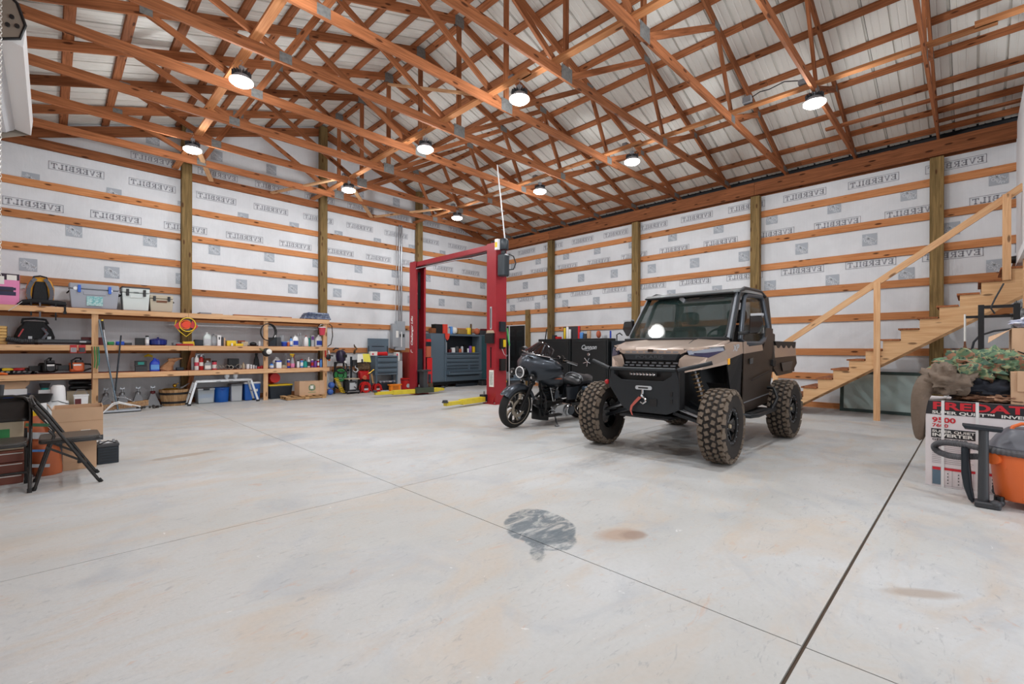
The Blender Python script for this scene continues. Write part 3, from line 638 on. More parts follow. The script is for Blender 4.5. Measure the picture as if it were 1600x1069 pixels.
o = MB().box(-.014, .014, -.003, .003, -.14, .0).box(-.022, .022, -.006, .006, -.15, -.1).build('hanging_buckle', 'bp_black'); o.location = (.19, SF-.045, 1.98); tag(o, 'short black strap with buckle hanging over the top shelf edge beside the backpack', 'strap')
mat('cool_grey', (158, 162, 172), .5); mat('cool_white', (206, 214, 212), .5); mat('cool_tan', (186, 176, 156), .55); mat('cool_blue', (42, 98, 200), .4); mat('cool_teal', (98, 168, 172), .5, c2=(200, 222, 220), nscale=30)
cooler(.60, 12.07, z, .72, .47, .42, 'cool_grey', 'cool_grey', 'cool_blue', 'large grey cooler with blue latches and a teal sticker on the top shelf', badge='cool_teal')
t = bpy.data.objects['cooler']; P(t, 'round_sticker', MB().cyl((-.27, -.205, .37), (-.27, -.214, .37), .03, n=16), 'white'); P(t, 'round_sticker', MB().cyl((.24, -.205, .36), (.24, -.214, .36), .02, n=16), 'white')
cw = cooler(1.215, 12.07, z, .44, .46, .42, 'cool_white', 'cool_white', 'black', 'pale mint-white hard cooler with black latches in the middle of the three coolers')
m = MB(); put_text(m, 'YETI', .03, frame((-.0, -.222, .36), (1, 0, 0), (0, 0, 1)), bold=.001); P(cw, 'brand_letters', m, 'dgrey'); P(cw, 'lid_gasket', MB().rbox(-.225, .225, -.215, .2, .445, .475, .03), 'dgrey', smooth=1)
cooler(1.63, 12.07, z, .40, .35, .38, 'cool_tan', 'cool_tan', 'blackm', 'small tan hard cooler at the right end of the three coolers', inset='brown')
boxthing(2.29, 2.50, 11.83, 12.1, z, z+.035, 'grey', 'flat grey slab lying at the front of the top shelf right of the tan cooler', 'tray', 'tray')
boxthing(2.50, 2.72, 11.83, 12.1, z, z+.02, 'cardboard', 'flat brown cardboard sheet beside the grey slab on the top shelf', 'cardboard', 'cardboard_sheet', .001)
o = board('loose_board', (2.95, 11.93, z+.015), (4.2, 11.93, z+.015), .14, .024, 'truss_pine'); tag(o, 'long dark thin board lying flat on the top shelf', 'board')
m = MB()
for k in range(5): m.rbox(-.34+.02*k, .34-.015*k, -.17, .17, .005+.032*k, .035+.032*k, .03)
m.noise(.012, 5); mat('tarp', (146, 156, 172), .8, c2=(70, 84, 120), nscale=22); o = m.build('folded_cloth', 'tarp', smooth=60); o.location = (4.83, 12.0, z); tag(o, 'folded grey and blue cloth pile at the right end of the top shelf', 'cloth')
# ---- middle shelf
z = MIDZ
o = MB().rbox(-.12, .12, -.14, .14, 0, .33, .03, axis='y'); mat('slat_wood', (214, 172, 104), .6)
t = E('wooden_crate', (-.66, 12.06, z), 'light wooden ribbed box cut by the left edge on the middle shelf', 'crate')
for k in range(6): P(t, 'slat', MB().rbox(-.12, .12, -.14, .14, .003+k*.054, .051+k*.054, .012), 'slat_wood', smooth=1)
mat('blower_grey', (44, 46, 50), .5); mat('blower_tube', (62, 64, 68), .42)
t = E('backpack_blower', (-.20, 12.1, z), 'black backpack leaf blower with a long ribbed tube lying along the middle shelf', 'leaf blower')
m = MB(); m.loft([[(x*k, y, zz) for x, y in ((-.26, 0), (-.22, -.11), (.22, -.11), (.26, 0), (.2, .14), (-.2, .14))] for zz, k in ((.02, .95), (.14, 1.02), (.28, .86), (.38, .6), (.42, .52))]); P(t, 'engine_housing', m, 'bp_black', smooth=40, bevel=.015)
P(t, 'top_frame', MB().tube([(-.16, -.06, .38), (-.15, -.08, .455), (0, -.085, .47), (.14, -.08, .455), (.17, -.06, .38)], .02, 8), 'bp_black', smooth=1)
for s, mm in ((-1, 'red'), (1, 'red')): P(t, 'pull_grip', MB().beam((s*.14, -.12, .28), (s*.17-.03, -.13, .14), .02, .02), mm)
for x in (-.05, .19): P(t, 'name_plate', MB().box(x-.03, x+.02, -.125, -.115, .06, .15), 'lgrey')
P(t, 'shoulder_strap', MB().tube([(.1, -.11, .3), (.16, -.16, .2), (.1, -.17, .1)], .022, 6), 'bp_grey')
m = MB(); pts = [(-.32, -.13, .16), (-.34, -.2, .08), (-.26, -.23, .055)]; n = 24
m = MB(); rr_ = []; pp = []
for k in range(33):
    a = k/32; pp.append((-.34+.35*a, -.22+.0*a, .10-.045*min(1, a*2))); rr_.append(.052 if k % 2 else .046)
m.tube(pp, rr_, 12); P(t, 'ribbed_elbow', m, 'blower_grey', smooth=20)
P(t, 'blower_tube', MB().tube([(.0, -.22, .055), (.1, -.22, .055), (.101, -.22, .055), (.60, -.22, .056), (.601, -.22, .056), (.75, -.22, .056)], [.05, .05, .044, .044, .041, .041], 16), 'blower_tube', smooth=1)
P(t, 'tube_clamp', MB().tube([(-.0, -.22, .055), (.045, -.22, .055)], .054, 16), 'black')
P(t, 'maker_strip', MB().box(.59, .68, -.264, -.258, .045, .07), 'lgrey')
boxthing(.42, .75, 12.02, 12.25, z, z+.15, mat('dark_red', (92, 22, 26), .5), 'dark red flat case behind the left shelf upright', 'case', 'tool_case')
for x, lb, c in ((.305, 'white and red blister pack hanging under the middle shelf left of the upright', 'red'), (.42, 'black and red blister pack hanging beside the white one', 'dgrey')):
    t = E('blister_pack', (x, SF-.045, 1.12), lb, 'package'); P(t, 'card', MB().box(-.048, .048, -.002, .002, 0, .15), 'red'); P(t, 'blister', MB().rbox(-.04, .04, -.018, -.002, .015, .10, .01), 'clearp' if c == 'red' else 'dgrey'); 
mat('cord_blue', (34, 84, 190), .5)
for x, w_, h_, c, lb in ((.84, .1, .07, 'green', 'small green tool bundle on the middle shelf by the broom handles'), (.98, .13, .08, 'cord_blue', 'blue tool case between the broom handles'), (1.10, .12, .05, 'dgrey', 'dark pliers lying on the middle shelf')):
    m = MB(); m.rbox(-w_/2, w_/2, -.05, .05, 0, h_*.7, .02); m.cyl((-w_/2, -.02, h_*.8), (w_/2, .01, h_*.8), .012, n=8); o = m.build('hand_tool', c, smooth=40); o.location = (x, 12.0, z); tag(o, lb, 'tool')
boxthing(1.22, 1.37, 11.98, 12.12, z, z+.15, 'black', 'black cube box standing left of the spray can on the middle shelf')
can(1.40, 11.95, z, .034, .20, 'lgrey', 'black', 'grey aerosol can between the black cube and the blue pan', lab='white')
mat('enamel_blue', (32, 50, 132), .25, coat=.4)
t = E('enamel_pot', (1.59, 12.05, z), 'round dark blue enamel pot with lid on the middle shelf', 'pot')
P(t, 'bowl', MB().lathe([(.12, 0), (.15, .02), (.155, .11), (.16, .115)], n=24), 'enamel_blue', smooth=1); P(t, 'lid', MB().lathe([(.162, .113), (.12, .135), (.03, .15), (.015, .155), (.02, .17), (.0, .175)], n=24), 'enamel_blue', smooth=1)
P(t, 'handle', MB().tube([(-.15, 0, .09), (-.185, 0, .1), (-.185, 0, .07), (-.15, 0, .06)], .008, 6), 'black')
# hoses hung on the post above the middle shelf
t = E('hung_cords', (2.02, 11.74, 1.68), 'coil of orange, yellow and grey cords hung on the shelf front below the top rail', 'cord')
for k, (r, mm, q) in enumerate(((.105, 'grey', 0), (.125, 'dgrey', .015), (.09, 'orange', -.01), (.14, 'yellow', .02))):
    P(t, 'coil', MB().tube([(r*math.cos(a)+q, -.01-.018*k, r*1.02*math.sin(a)+.03) for a in [2*pi*i/24 for i in range(24)]], .013 if k < 2 else .01, 7, closed=True), mm, smooth=1)
P(t, 'tail', MB().tube([(-.17, -.03, .12), (-.2, -.03, .0), (-.1, -.04, -.13), (0, -.04, -.22), (.1, -.04, -.12), (.17, -.03, -.02)], .008, 6), 'yellow', smooth=1)
for s in (-1, 1): P(t, 'webbing', MB().prism([(s*.1, .12), (s*.21, .0), (s*.15, -.07), (s*.06, -.02)], -.06, -.045, 'y'), 'red')
P(t, 'red_disc', MB().cyl((0, -.03, .03), (0, -.05, .03), .075, n=18), mat('hot_red', (222, 62, 24), .5))
P(t, 'hook', MB().tube([(0, .0, .2), (0, -.03, .2), (0, -.03, .15)], .006, 6), 'steel')
for i, (x, w_, h_, c, lb) in enumerate(((1.90, .16, .06, 'grey', 'flat grey tool pile below the hung cords, left part'), (2.10, .2, .09, 'yellow', 'yellow strap tool lying under the hung cords'), (2.28, .15, .13, 'gunmetal_dark', 'dark teal drill case left of the white jug'), (2.02, .3, .035, 'red', 'red cloth strip along the middle shelf front'))):
    m = MB(); m.rbox(-w_/2, w_/2, -.06, .06, 0, h_, .015); m.noise(.006, i); o = m.build('hand_tool', c, smooth=40); o.location = (x, 11.95 if i != 3 else 11.86, z); tag(o, lb, 'tool')
jug(2.44, 11.96, z, .15, .30, .12, 'cool_white', 'white', 'translucent gallon jug with purple liquid right of the hung cords', lab='lgrey')
m = MB().ball((0, 0, .12), .12, (.7, .6, 1.1)); m.noise(.02, 8); o = m.build('plastic_bag', 'clearp', smooth=60); o.location = (2.585, 12.05, z); tag(o, 'clear plastic bag right of the gallon jug', 'bag')
t = boxthing(2.645, 2.715, 11.96, 12.1, z, z+.24, 'white', 'slim white box with a black slot on the middle shelf', 'box', 'slim_box'); P(t, 'slot', MB().box(-.012, .012, -.0715, -.069, .14, .2), 'black')
boxthing(2.73, 2.765, 11.97, 12.12, z, z+.2, 'dgrey', 'narrow dark book standing right of the slim white box', 'book', 'book', .002)
boxthing(2.77, 2.80, 11.97, 12.12, z, z+.18, 'cardboard', 'narrow tan folder leaning beside the dark book', 'book', 'book', .002)
t = boxthing(2.82, 3.00, 11.9, 12.05, z, z+.12, 'yellow', 'bright yellow box on the middle shelf', 'box', 'yellow_box')
boxthing(2.97, 3.13, 11.84, 11.93, z, z+.055, 'yellow', 'low yellow case lying in front right of the yellow box', 'box', 'yellow_case')
bottle(2.905, 11.86, z, .018, .07, 'white', 'white', 'tiny white bottle in front of the yellow box')
boxthing(3.14, 3.28, 12.02, 12.16, z, z+.1, 'tan', 'tan carton with orange lid behind on the middle shelf'); boxthing(3.12, 3.26, 12.18, 12.28, z, z+.13, mat('terracotta', (190, 100, 70), .7), 'orange-brown block behind the tan carton', 'block', 'block')
m = MB(); m.ball((0, 0, .045), .07, (1.1, .8, .75)); m.tube([(-.12, 0, .01), (.1, -.02, .012)], .012, 8); o = m.build('power_tool', 'black', smooth=1); o.location = (3.37, 11.97, z); tag(o, 'small black power tool lying left of the middle upright', 'tool')
can(3.50, 11.94, z, .024, .13, 'white', 'lgrey', 'small white can just left of the middle upright')
t = E('hanging_hose', (3.61, 11.73, 1.60), 'black hose coil hung over the middle upright below the top rail', 'hose')
for k in range(3): P(t, 'coil', MB().tube([((.155+.008*k)*math.cos(a)+.01*k, -.012*k, (.19+.006*k)*math.sin(a)) for a in [2*pi*i/28 for i in range(28)]], .0095, 6, closed=True), 'rubber', smooth=1)
P(t, 'hang_nail', MB().cyl((0, .055, .185), (0, -.04, .185), .006, n=6), 'steel'); P(t, 'nozzle', MB().cyl((.15, -.02, -.12), (.17, -.02, -.07), .014, n=8), 'white')
boxthing(3.71, 3.86, 11.92, 12.08, z, z+.21, 'gunmetal_dark', 'black square canister right of the middle upright', 'canister', 'canister'); boxthing(3.875, 3.975, 11.94, 12.08, z, z+.22, 'dgrey', 'taller dark grey canister beside the black one', 'canister', 'canister')
t = E('glass_jar', (4.09, 12.2, z), 'cloudy glass jar at the back of the middle shelf', 'jar'); P(t, 'jar_body', MB().lathe([(.07, 0), (.075, .2), (.06, .26), (.06, .28)], n=16), 'clearp', smooth=1)
t = E('blue_tub', (4.04, 11.92, z), 'round blue tub with white lid on the middle shelf', 'tub'); P(t, 'tub', MB().lathe([(.058, 0), (.068, .1), (.068, .1)], n=18), 'blue', smooth=1); P(t, 'lid', MB().lathe([(.07, .1), (.07, .115), (.0, .118)], n=18), 'lblue', smooth=1)
bottle(4.13, 11.9, z, .03, .13, 'terracotta', 'white', 'small orange bottle right of the blue tub')
bottle(4.205, 11.93, z, .032, .24, 'lblue', 'black', 'tall light blue bottle with black cap on the middle shelf', lab='white')
jug(4.31, 11.95, z, .14, .28, .1, 'white', 'white', 'white gallon jug with blue and red label on the middle shelf', lab='blue')
bottle(4.42, 12.05, z, .045, .33, 'clearp', 'lgrey', 'clear tall bottle left of the pair of empty bottles'); bottle(4.50, 12.12, z, .045, .35, 'clearp', 'lgrey', 'tallest clear empty bottle on the middle shelf')
jug(4.58, 11.96, z, .11, .27, .09, 'white', 'red', 'narrow white bottle with red cap on the middle shelf', lab=None, name='bottle'); boxthing(4.655, 4.69, 11.98, 12.1, z, z+.22, 'teal', 'narrow teal bottle pack behind the red-capped bottle', 'bottle', 'bottle')
t = boxthing(4.73, 4.80, 12.0, 12.1, z, z+.29, 'lgrey', 'grey carton with dark print left of the last jug', 'box', 'carton'); P(t, 'print', MB().box(-.03, .03, -.0525, -.05, .17, .26), 'purple')
jug(4.89, 11.95, z, .16, .30, .12, 'white', 'white', 'last white gallon jug at the right end of the middle shelf', lab='blue')
t = E('red_pail', (4.89, 11.72, 1.56), 'small pinkish red pail hung under the top shelf corner', 'bucket'); P(t, 'pail', MB().lathe([(.06, 0), (.062, .005), (.083, .2), (.087, .205), (.08, .2), (.058, .01)], n=20), mat('pink_red', (214, 70, 90), .5), smooth=1); P(t, 'rim', MB().lathe([(.088, .19), (.09, .21), (.086, .21)], n=20, cap=False), 'white'); P(t, 'bail', MB().tube([(.085*math.cos(a), 0, .2+.07*math.sin(a)) for a in [pi*i/8 for i in range(9)]], .004, 5), 'steel')
m = MB(); m.tube([(5.07, 11.75, 1.86), (5.15, 11.74, 1.80), (5.17, 11.74, 1.55), (5.13, 11.75, 1.33), (5.05, 11.76, 1.27)], .012, 8); tag(m.build('black_hose', 'rubber', smooth=1), 'black hose loop hanging off the right end of the shelf unit', 'hose')
# ---- retractable reel and tool below it
t = E('baseball_cap', (3.585, 11.71, 1.02), 'black cap with white front panel hung on the middle upright', 'cap'); P(t, 'crown', MB().ball((0, 0, .105), .1, (1, .6, 1), 16, 10), 'black', smooth=1); P(t, 'front_panel', MB().lathe([(.0, -.012), (.05, -.008), (.062, .0)], c=(.035, -.058, .12), axis='y', n=14), 'paper', smooth=1); P(t, 'brim', MB().tube([(-.08, -.02, .15), (-.13, -.03, .17), (-.16, -.02, .2)], [.02, .022, .015], 8), mat('camo_tan', (150, 132, 84), .8, c2=(70, 74, 48), nscale=40), smooth=1)
# ---- low shelf
z = LOWZ
col_ = ['black', 'yellow', 'dgrey', 'red', 'orange', 'black', 'bp_grey']
nm_ = ['leftmost', 'second from the left', 'third from the left', 'fourth from the left', 'fifth from the left', 'sixth from the left', 'last, next to the chainsaw']
for i in range(7):
    x = -.60+i*.068; t = E('cordless_drill', (x, 12.0-.04*(i % 2), z), 'black and %s cordless drill in the low shelf heap, %s' % (['grey', 'yellow', 'dark grey', 'red', 'orange', 'silver', 'slate'][i], nm_[i]), 'drill', 'drills heaped on the low shelf'); t.rotation_euler = (0, 0, R.uniform(-1, 1))
    P(t, 'motor_body', MB().tube([(-.06, 0, .085), (-.03, 0, .09), (.04, 0, .09), (.075, 0, .09)], [.022, .028, .026, .014], 10), col_[i], smooth=1); P(t, 'grip', MB().beam((-.02, 0, .08), (-.035, 0, .02), .028, .03), 'black'); P(t, 'battery', MB().rbox(-.07, .01, -.03, .03, 0, .03, .008), 'blackm')
o = MB().tube([(-.14, 0, .02), (-.05, 0, .03), (.02, -.01, .022), (.06, -.01, .012)], [.018, .022, .022, .014], 10).build('saw_handle', 'orange', smooth=1); o.location = (-.58, 11.84, z); tag(o, 'bright orange tool handle at the left edge of the low shelf', 'handle')
mat('saw_orange', (222, 106, 56), .45)
def chainsaw(x, y, label, body, rz, case):
    t = E('chainsaw', (x, y, z), label, 'chainsaw', rz=rz)
    P(t, 'engine_cover', MB().rbox(-.1, .1, -.09, .09, .02, .2, .04, axis='x'), body, smooth=1, bevel=.006)
    P(t, 'front_handle', MB().tube([(-.08, -.1, .08), (-.085, -.1, .24), (-.02, -.09, .285), (.06, .0, .285), (.08, .1, .2), (.07, .11, .08)], .013, 8), 'black', smooth=1)
    P(t, 'rear_handle', MB().tube([(.1, 0, .17), (.2, 0, .16), (.24, 0, .09), (.1, 0, .04)], .017, 8), 'black', smooth=1)
    P(t, 'starter_cover', MB().cyl((0, -.088, .11), (0, -.105, .11), .065, n=16), case); P(t, 'name_badge', MB().box(-.06, .05, -.108, -.104, .14, .17), 'white')
    P(t, 'bar_scabbard', MB().box(-.26, -.1, -.02, .02, .05, .15), 'black', bevel=.01); P(t, 'air_filter', MB().rbox(-.02, .09, -.06, .06, .19, .24, .02), 'dgrey', smooth=1)
chainsaw(-.04, 12.0, 'black and white chainsaw beside the drills on the low shelf', 'blackm', .5, 'dgrey')
chainsaw(.35, 12.0, 'orange chainsaw with black handle left of the shelf upright', 'saw_orange', .15, 'saw_orange')
boxthing(1.215, 1.40, 11.93, 12.08, z, z+.105, 'dgrey', 'lower of two black boxes stacked left of the blue jug'); t = boxthing(1.21, 1.395, 11.935, 12.07, z+.107, z+.215, 'black', 'upper of two black boxes stacked left of the blue jug'); P(t, 'label', MB().box(-.05, .05, -.0695, -.067, .03, .085), 'teal')
jug(1.525, 11.96, z, .165, .27, .11, mat('jug_blue', (40, 72, 200), .35), 'jug_blue', 'bright blue plastic jug on the low shelf', lab='lblue')
o = MB().tube([(-.07, 0, 0), (0, 0, .03), (.07, .02, .0)], [.012, .03, .02], 8).build('yellow_drill', 'yellow', smooth=1); o.location = (1.45, 12.2, z+.30); tag(o, 'yellow tool hanging behind the blue jug', 'tool'); o.location.z = 1.04
mat('kraft', (178, 130, 92), .85, noise=.15, nscale=14)
m = MB(); m.loft([[(a+w_*math.cos(q), .07*d_*math.sin(q), zz) for q in [2*pi*i/14 for i in range(14)]] for zz, a, w_, d_ in ((0, -.02, .10, 1), (.04, -.02, .12, 1.1), (.10, .0, .11, 1), (.15, .03, .08, .7), (.19, .06, .055, .5), (.22, .09, .08, .8), (.25, .12, .12, .9), (.26, .14, .13, .8))]); m.noise(.014, 4)
o = m.build('paper_bag', 'kraft', smooth=25); o.location = (1.74, 11.98, z+.0); tag(o, 'crumpled brown paper bag slumped on the low shelf', 'bag')
m = MB(); m.rbox(-.07, .07, -.04, .04, 0, .07, .02); o = m.build('meter', 'gunmetal_dark', smooth=1); o.location = (1.95, 11.95, z); tag(o, 'small dark gauge right of the paper bag', 'tool')
for x, body, band, lb in ((2.25, 'paper', 'pink_red', 'white fire extinguisher with red label on the low shelf'), (2.335, 'red', 'paper', 'red fire extinguisher with white label on the low shelf')):
    t = E('fire_extinguisher', (x, 11.95, z), lb, 'extinguisher'); P(t, 'cylinder', MB().lathe([(.036, 0), (.04, .01), (.04, .24), (.03, .27), (.013, .285), (.013, .3)], n=18), body, smooth=1); P(t, 'label', MB().lathe([(.0405, .09), (.0405, .17)], n=18, cap=False), band); P(t, 'valve', MB().box(-.012, .012, -.012, .012, .29, .315).beam((-.01, 0, .325), (.05, 0, .335), .014, .008), 'steel'); P(t, 'hose', MB().tube([(.01, 0, .31), (.05, .0, .31), (.055, 0, .2), (.045, 0, .12)], .007, 6), 'black')
can(2.205, 12.08, z, .03, .33, 'lgrey', 'lgrey', 'tall grey cylinder behind the white extinguisher', name='canister', cat='canister')
t = boxthing(2.42, 2.56, 12.16, 12.26, z, z+.25, 'brown', 'dark brown box at the back right of the extinguishers')
jug(2.455, 11.97, z, .13, .2, .1, 'clearp', 'white', 'clear plastic jug right of the red extinguisher', lab='paper')
bottle(2.595, 12.0, z, .05, .2, 'pink_red', 'black', 'jar with wide black lid and pink label on the low shelf', neck=.9, lab='paper', name='jar', cat='jar')
mat('fitting', (176, 170, 158), .35, .6)
def ring(x, y, r, lb, mm='fitting', nm='hose_clamp'):
    o = MB().tube([(r*math.cos(a), .01*math.sin(a*2), r+r*math.sin(a)) for a in [2*pi*i/16 for i in range(16)]], .008, 6, closed=True).build(nm, mm, smooth=1); o.location = (x, y, z+.008); tag(o, lb, 'ring')
for i, x in enumerate((2.67, 2.73)): 
    o = MB().tube([(0, 0, .012), (.03, -.02, .04), (.0, -.02, .09), (-.035, 0, .1), (-.04, 0, .05)], .011, 6).build('pipe_fitting', 'fitting', smooth=1); o.location = (x, 11.93, z); tag(o, 'bent pale pipe fitting on the low shelf, %s of two' % ('left', 'right')[i], 'fitting')
ring(2.83, 11.95, .045, 'steel ring leaning left of the black power pack on the low shelf'); ring(2.90, 11.9, .04, 'steel ring in front of the black power pack'); ring(3.06, 11.93, .052, 'largest steel ring with yellow spot on the low shelf')
boxthing(2.90, 3.11, 12.1, 12.25, z, z+.24, 'black', 'black and red power pack at the back of the low shelf', 'box', 'power_pack')
o = MB().ball((0, 0, .05), .05).build('round_fitting', 'dgrey', smooth=1); o.location = (2.98, 11.95, z); tag(o, 'dark round fitting between the steel rings', 'fitting')
bottle(3.165, 11.96, z, .034, .15, 'tan', 'cardboard', 'tan figurine-shaped bottle right of the large ring')
for i, (x, r, h) in enumerate(((3.25, .038, .11), (3.32, .024, .10), (3.375, .022, .085), (3.425, .018, .07))):
    o = MB().lathe([(r*.8, 0), (r, h), (r*.9, h), (r*.7, .01)], n=14).build('cup', 'white' if i < 3 else 'lgrey', smooth=1); o.location = (x, 11.94, z); tag(o, 'small white plastic cup on the low shelf, %s' % ('widest and leftmost', 'second and tall', 'third and short', 'last, grey and smallest')[i], 'cup', 'plastic cups on the low shelf')
m = MB(); m.loft([[(x*k, y*k, zz) for x, y in ((-.07, -.04), (.07, -.04), (.07, .04), (-.07, .04))] for zz, k in ((0, 1), (.2, .7), (.3, .35), (.36, .45))]); o = m.build('black_bag', 'black', smooth=30, bevel=.01); o.location = (3.50, 12.18, z); tag(o, 'black pointed pouch standing behind the red clamps', 'bag')
for k, x in enumerate((3.48, 3.55)):
    o = MB().rbox(-.035, .03, -.03, .03, 0, .05+.02*k, .012).build('red_clamp', 'red', smooth=1); o.location = (x, 11.93, z); tag(o, 'small red clamp next to the middle upright, %s one' % ('lower', 'taller')[k], 'tool')
# bottles right of the middle upright
bottle(3.755, 11.92, z, .05, .13, 'lblue', 'blue', 'squat blue bottle at the left of the low shelf bottle row', lab='white')
jug(3.92, 12.1, z, .17, .27, .1, 'white', 'white', 'white jug standing behind the blue-capped carton', lab='lgrey'); t = boxthing(3.85, 3.965, 11.86, 11.96, z, z+.17, 'white', 'white carton with blue lid in the low shelf bottle row', 'carton', 'carton'); P(t, 'lid', MB().box(-.06, .06, -.052, .052, .15, .185), 'blue')
m = MB()
for k in range(5): m.tube([((.07-.004*k)*math.cos(a), (.05)*math.sin(a), .01+.013*k) for a in [2*pi*i/14 for i in range(14)]], .007, 5, closed=True)
o = m.build('coiled_strap', 'tan', smooth=1); o.location = (4.04, 11.92, z); tag(o, 'coiled tan strap lying between the carton and the blue can', 'strap')
can(4.145, 11.92, z, .036, .22, 'blue', 'paper', 'blue and white can left of the yellow-headed spray bottle', lab='terracotta')
trigger(4.24, 11.92, z, .1, .36, 'clearp', 'yellow', 'clear spray bottle with yellow trigger and pink liquid', 'pink')
trigger(4.17, 12.15, z, .08, .36, 'lgrey', 'lgrey', 'grey-headed spray bottle behind the yellow-headed one'); trigger(4.36, 12.18, z, .08, .34, 'red', 'red', 'red spray bottle at the back of the low shelf')
row = [(4.375, .034, .19, 'white', 'dgrey', None, 'white can with dark lid'), (4.465, .034, .215, 'lblue', 'red', 'white', 'light blue can with red cap'), (4.55, .05, .20, 'teal', 'dgrey', None, 'wide teal bottle'), (4.635, .034, .26, 'white', 'white', 'dgrey', 'tall white bottle with pointed nozzle'), (4.725, .035, .21, 'purple', 'white', 'red', 'purple and red can with white cap'), (4.805, .035, .19, 'purple', 'dgrey', None, 'violet can with dark cap'), (4.88, .026, .20, 'red', 'white', 'white', 'thin red can'), (4.95, .033, .215, 'lblue', 'blue', None, 'sky blue can with dark blue cap'), (5.015, .02, .2, 'red', 'red', None, 'slim red can at the very end')]
for i, (x, r, h, a, b, l_, lb) in enumerate(row):
    (bottle if i in (2, 3) else can)(x, 11.93, z, r, h, a, b, lb+' in the low shelf bottle row', lab=l_, group='bottles and cans at the right end of the low shelf')
for i, (x, c) in enumerate(((4.42, 'dgrey'), (4.60, 'green'), (4.77, 'white'), (4.92, 'dark_red'))):
    can(x, 12.1, z, .032, .19, c, 'white', '%s can half hidden in the second row of the low shelf' % ('dark grey', 'green', 'white', 'dark red')[i], group='bottles and cans at the right end of the low shelf')
o = boxthing(5.0, 5.03, 11.86, 11.88, 1.0, 1.17, 'red', 'red strip tag hung inside the right shelf upright', 'tag', 'red_tag'); o.location.y = 11.735; o.location.x = 4.985
# ------------------------------------------------------------------ things on the floor under and beside the shelf unit
def jackstand(x, y, label, col, g):
    t = E('jack_stand', (x, y, 0), label, 'jack stand', g)
    m = MB(); m.loft([[(sx*w_, sy*w_, zz) for sx, sy in ((-1,-1),(1,-1),(1,1),(-1,1))] for zz, w_ in ((0, .125), (.01, .125), (.27, .035))]); P(t, 'base', m, col, bevel=.004)
    P(t, 'ratchet_post', MB().cyl((0, 0, .2), (0, 0, .385), .018, n=10), 'steel', smooth=1); P(t, 'saddle', MB().box(-.035, .035, -.025, .025, .385, .40).box(-.035, -.022, -.025, .025, .4, .42).box(.022, .035, -.025, .025, .4, .42), 'steel')
    P(t, 'collar', MB().lathe([(.036, .25), (.045, .26), (.045, .31), (.036, .32)], n=14), 'steel' if col == 'grey' else 'dark_red', smooth=1); return t
for x, c, lb in ((.78, 'grey', 'grey steel jack stand behind the broom handles, leftmost of four'), (1.03, 'grey', 'grey steel jack stand, second of four under the shelf'), (1.28, 'grey', 'grey steel jack stand, third of four under the shelf'), (1.52, 'grey', 'jack stand with a red collar beside the wooden half barrel')):
    t = jackstand(x, 12.17, lb, c, 'jack stands under the shelf')
    if x == 1.52:
        for k in kids(t):
            if k.name.startswith('collar'): k.data.materials.clear(); k.data.materials.append(MATS['dark_red'])
t = E('barrel_planter', (1.87, 12.08, 0), 'wooden half barrel with black hoops, a brass lid and tools inside, under the shelf', 'barrel')
for k in range(22):
    a = 2*pi*k/22; a2 = 2*pi*(k+.96)/22; R_ = []
    for r, zz in ((.205, 0), (.235, .15), (.262, .34)): R_.append([(r*math.cos(a), r*math.sin(a), zz), (r*math.cos(a2), r*math.sin(a2), zz), ((r-.018)*math.cos(a2), (r-.018)*math.sin(a2), zz), ((r-.018)*math.cos(a), (r-.018)*math.sin(a), zz)])
    P(t, 'stave', MB().loft(R_), 'barrel_oak')
for zz, r in ((.05, .217), (.235, .249)): P(t, 'hoop', MB().lathe([(r, zz), (r+.004, zz), (r+.010, zz+.045), (r+.006, zz+.045)], n=32, cap=False), 'black', smooth=1)
P(t, 'bottom_disc', MB().cyl((0, 0, .02), (0, 0, .04), .2, n=24), 'barrel_oak')
mat('brass', (214, 176, 70), .25, .9)
o = MB().lathe([(.0, .03), (.10, .028), (.15, .012), (.165, 0), (.15, 0), (.0, .01)], n=24).build('brass_platter', 'brass', smooth=1); o.location = (1.80, 12.0, .345); tag(o, 'round brass lid lying on the half barrel', 'lid')
o = MB().ball((0, 0, .04), .04).tube([(0, 0, .04), (.06, 0, .09)], .012, 6).build('brass_horn', 'brass', smooth=1); o.location = (1.88, 12.05, .38); tag(o, 'small brass knob-shaped piece on the half barrel', 'ornament')
for k in range(3):
    o = board('steel_rod', (1.92+.03*k, 11.98, .36), (2.13, 12.12-.04*k, .43+.015*k), .02, .02, 'steel'); tag(o, 'thin steel rod sticking out of the half barrel, %s' % ('lowest', 'middle', 'uppermost')[k], 'rod', 'rods in the half barrel')
# aluminium work platform
mat('aluminium', (206, 208, 210), .35, .6)
t = E('work_platform', (2.73, 11.84, 0), 'folding aluminium work platform standing in front of the storage bins', 'platform')
P(t, 'deck', MB().rbox(-.55, .55, -.14, .14, .475, .52, .02), 'aluminium', smooth=1)
for k in range(6): P(t, 'deck_rib', MB().box(-.5, .5, -.12+k*.045, -.105+k*.045, .52, .524), 'lgrey')
for s in (-1, 1):
    for q in (-1, 1):
        m = MB(); m.beam((s*.53, q*.12, .49), (s*.66, q*.165, .03), .045, .028, up=(0, 1, 0)); P(t, 'leg', m, 'aluminium', bevel=.004); P(t, 'foot', MB().box(s*.66-.03, s*.66+.03, q*.165-.025, q*.165+.025, 0, .04), 'black')
    P(t, 'leg_rung', MB().beam((s*.60, -.14, .24), (s*.60, .14, .24), .03, .025), 'aluminium'); P(t, 'side_label', MB().box(s*.12-.04, s*.12+.04, -.1425, -.14, .487, .497), 'black')
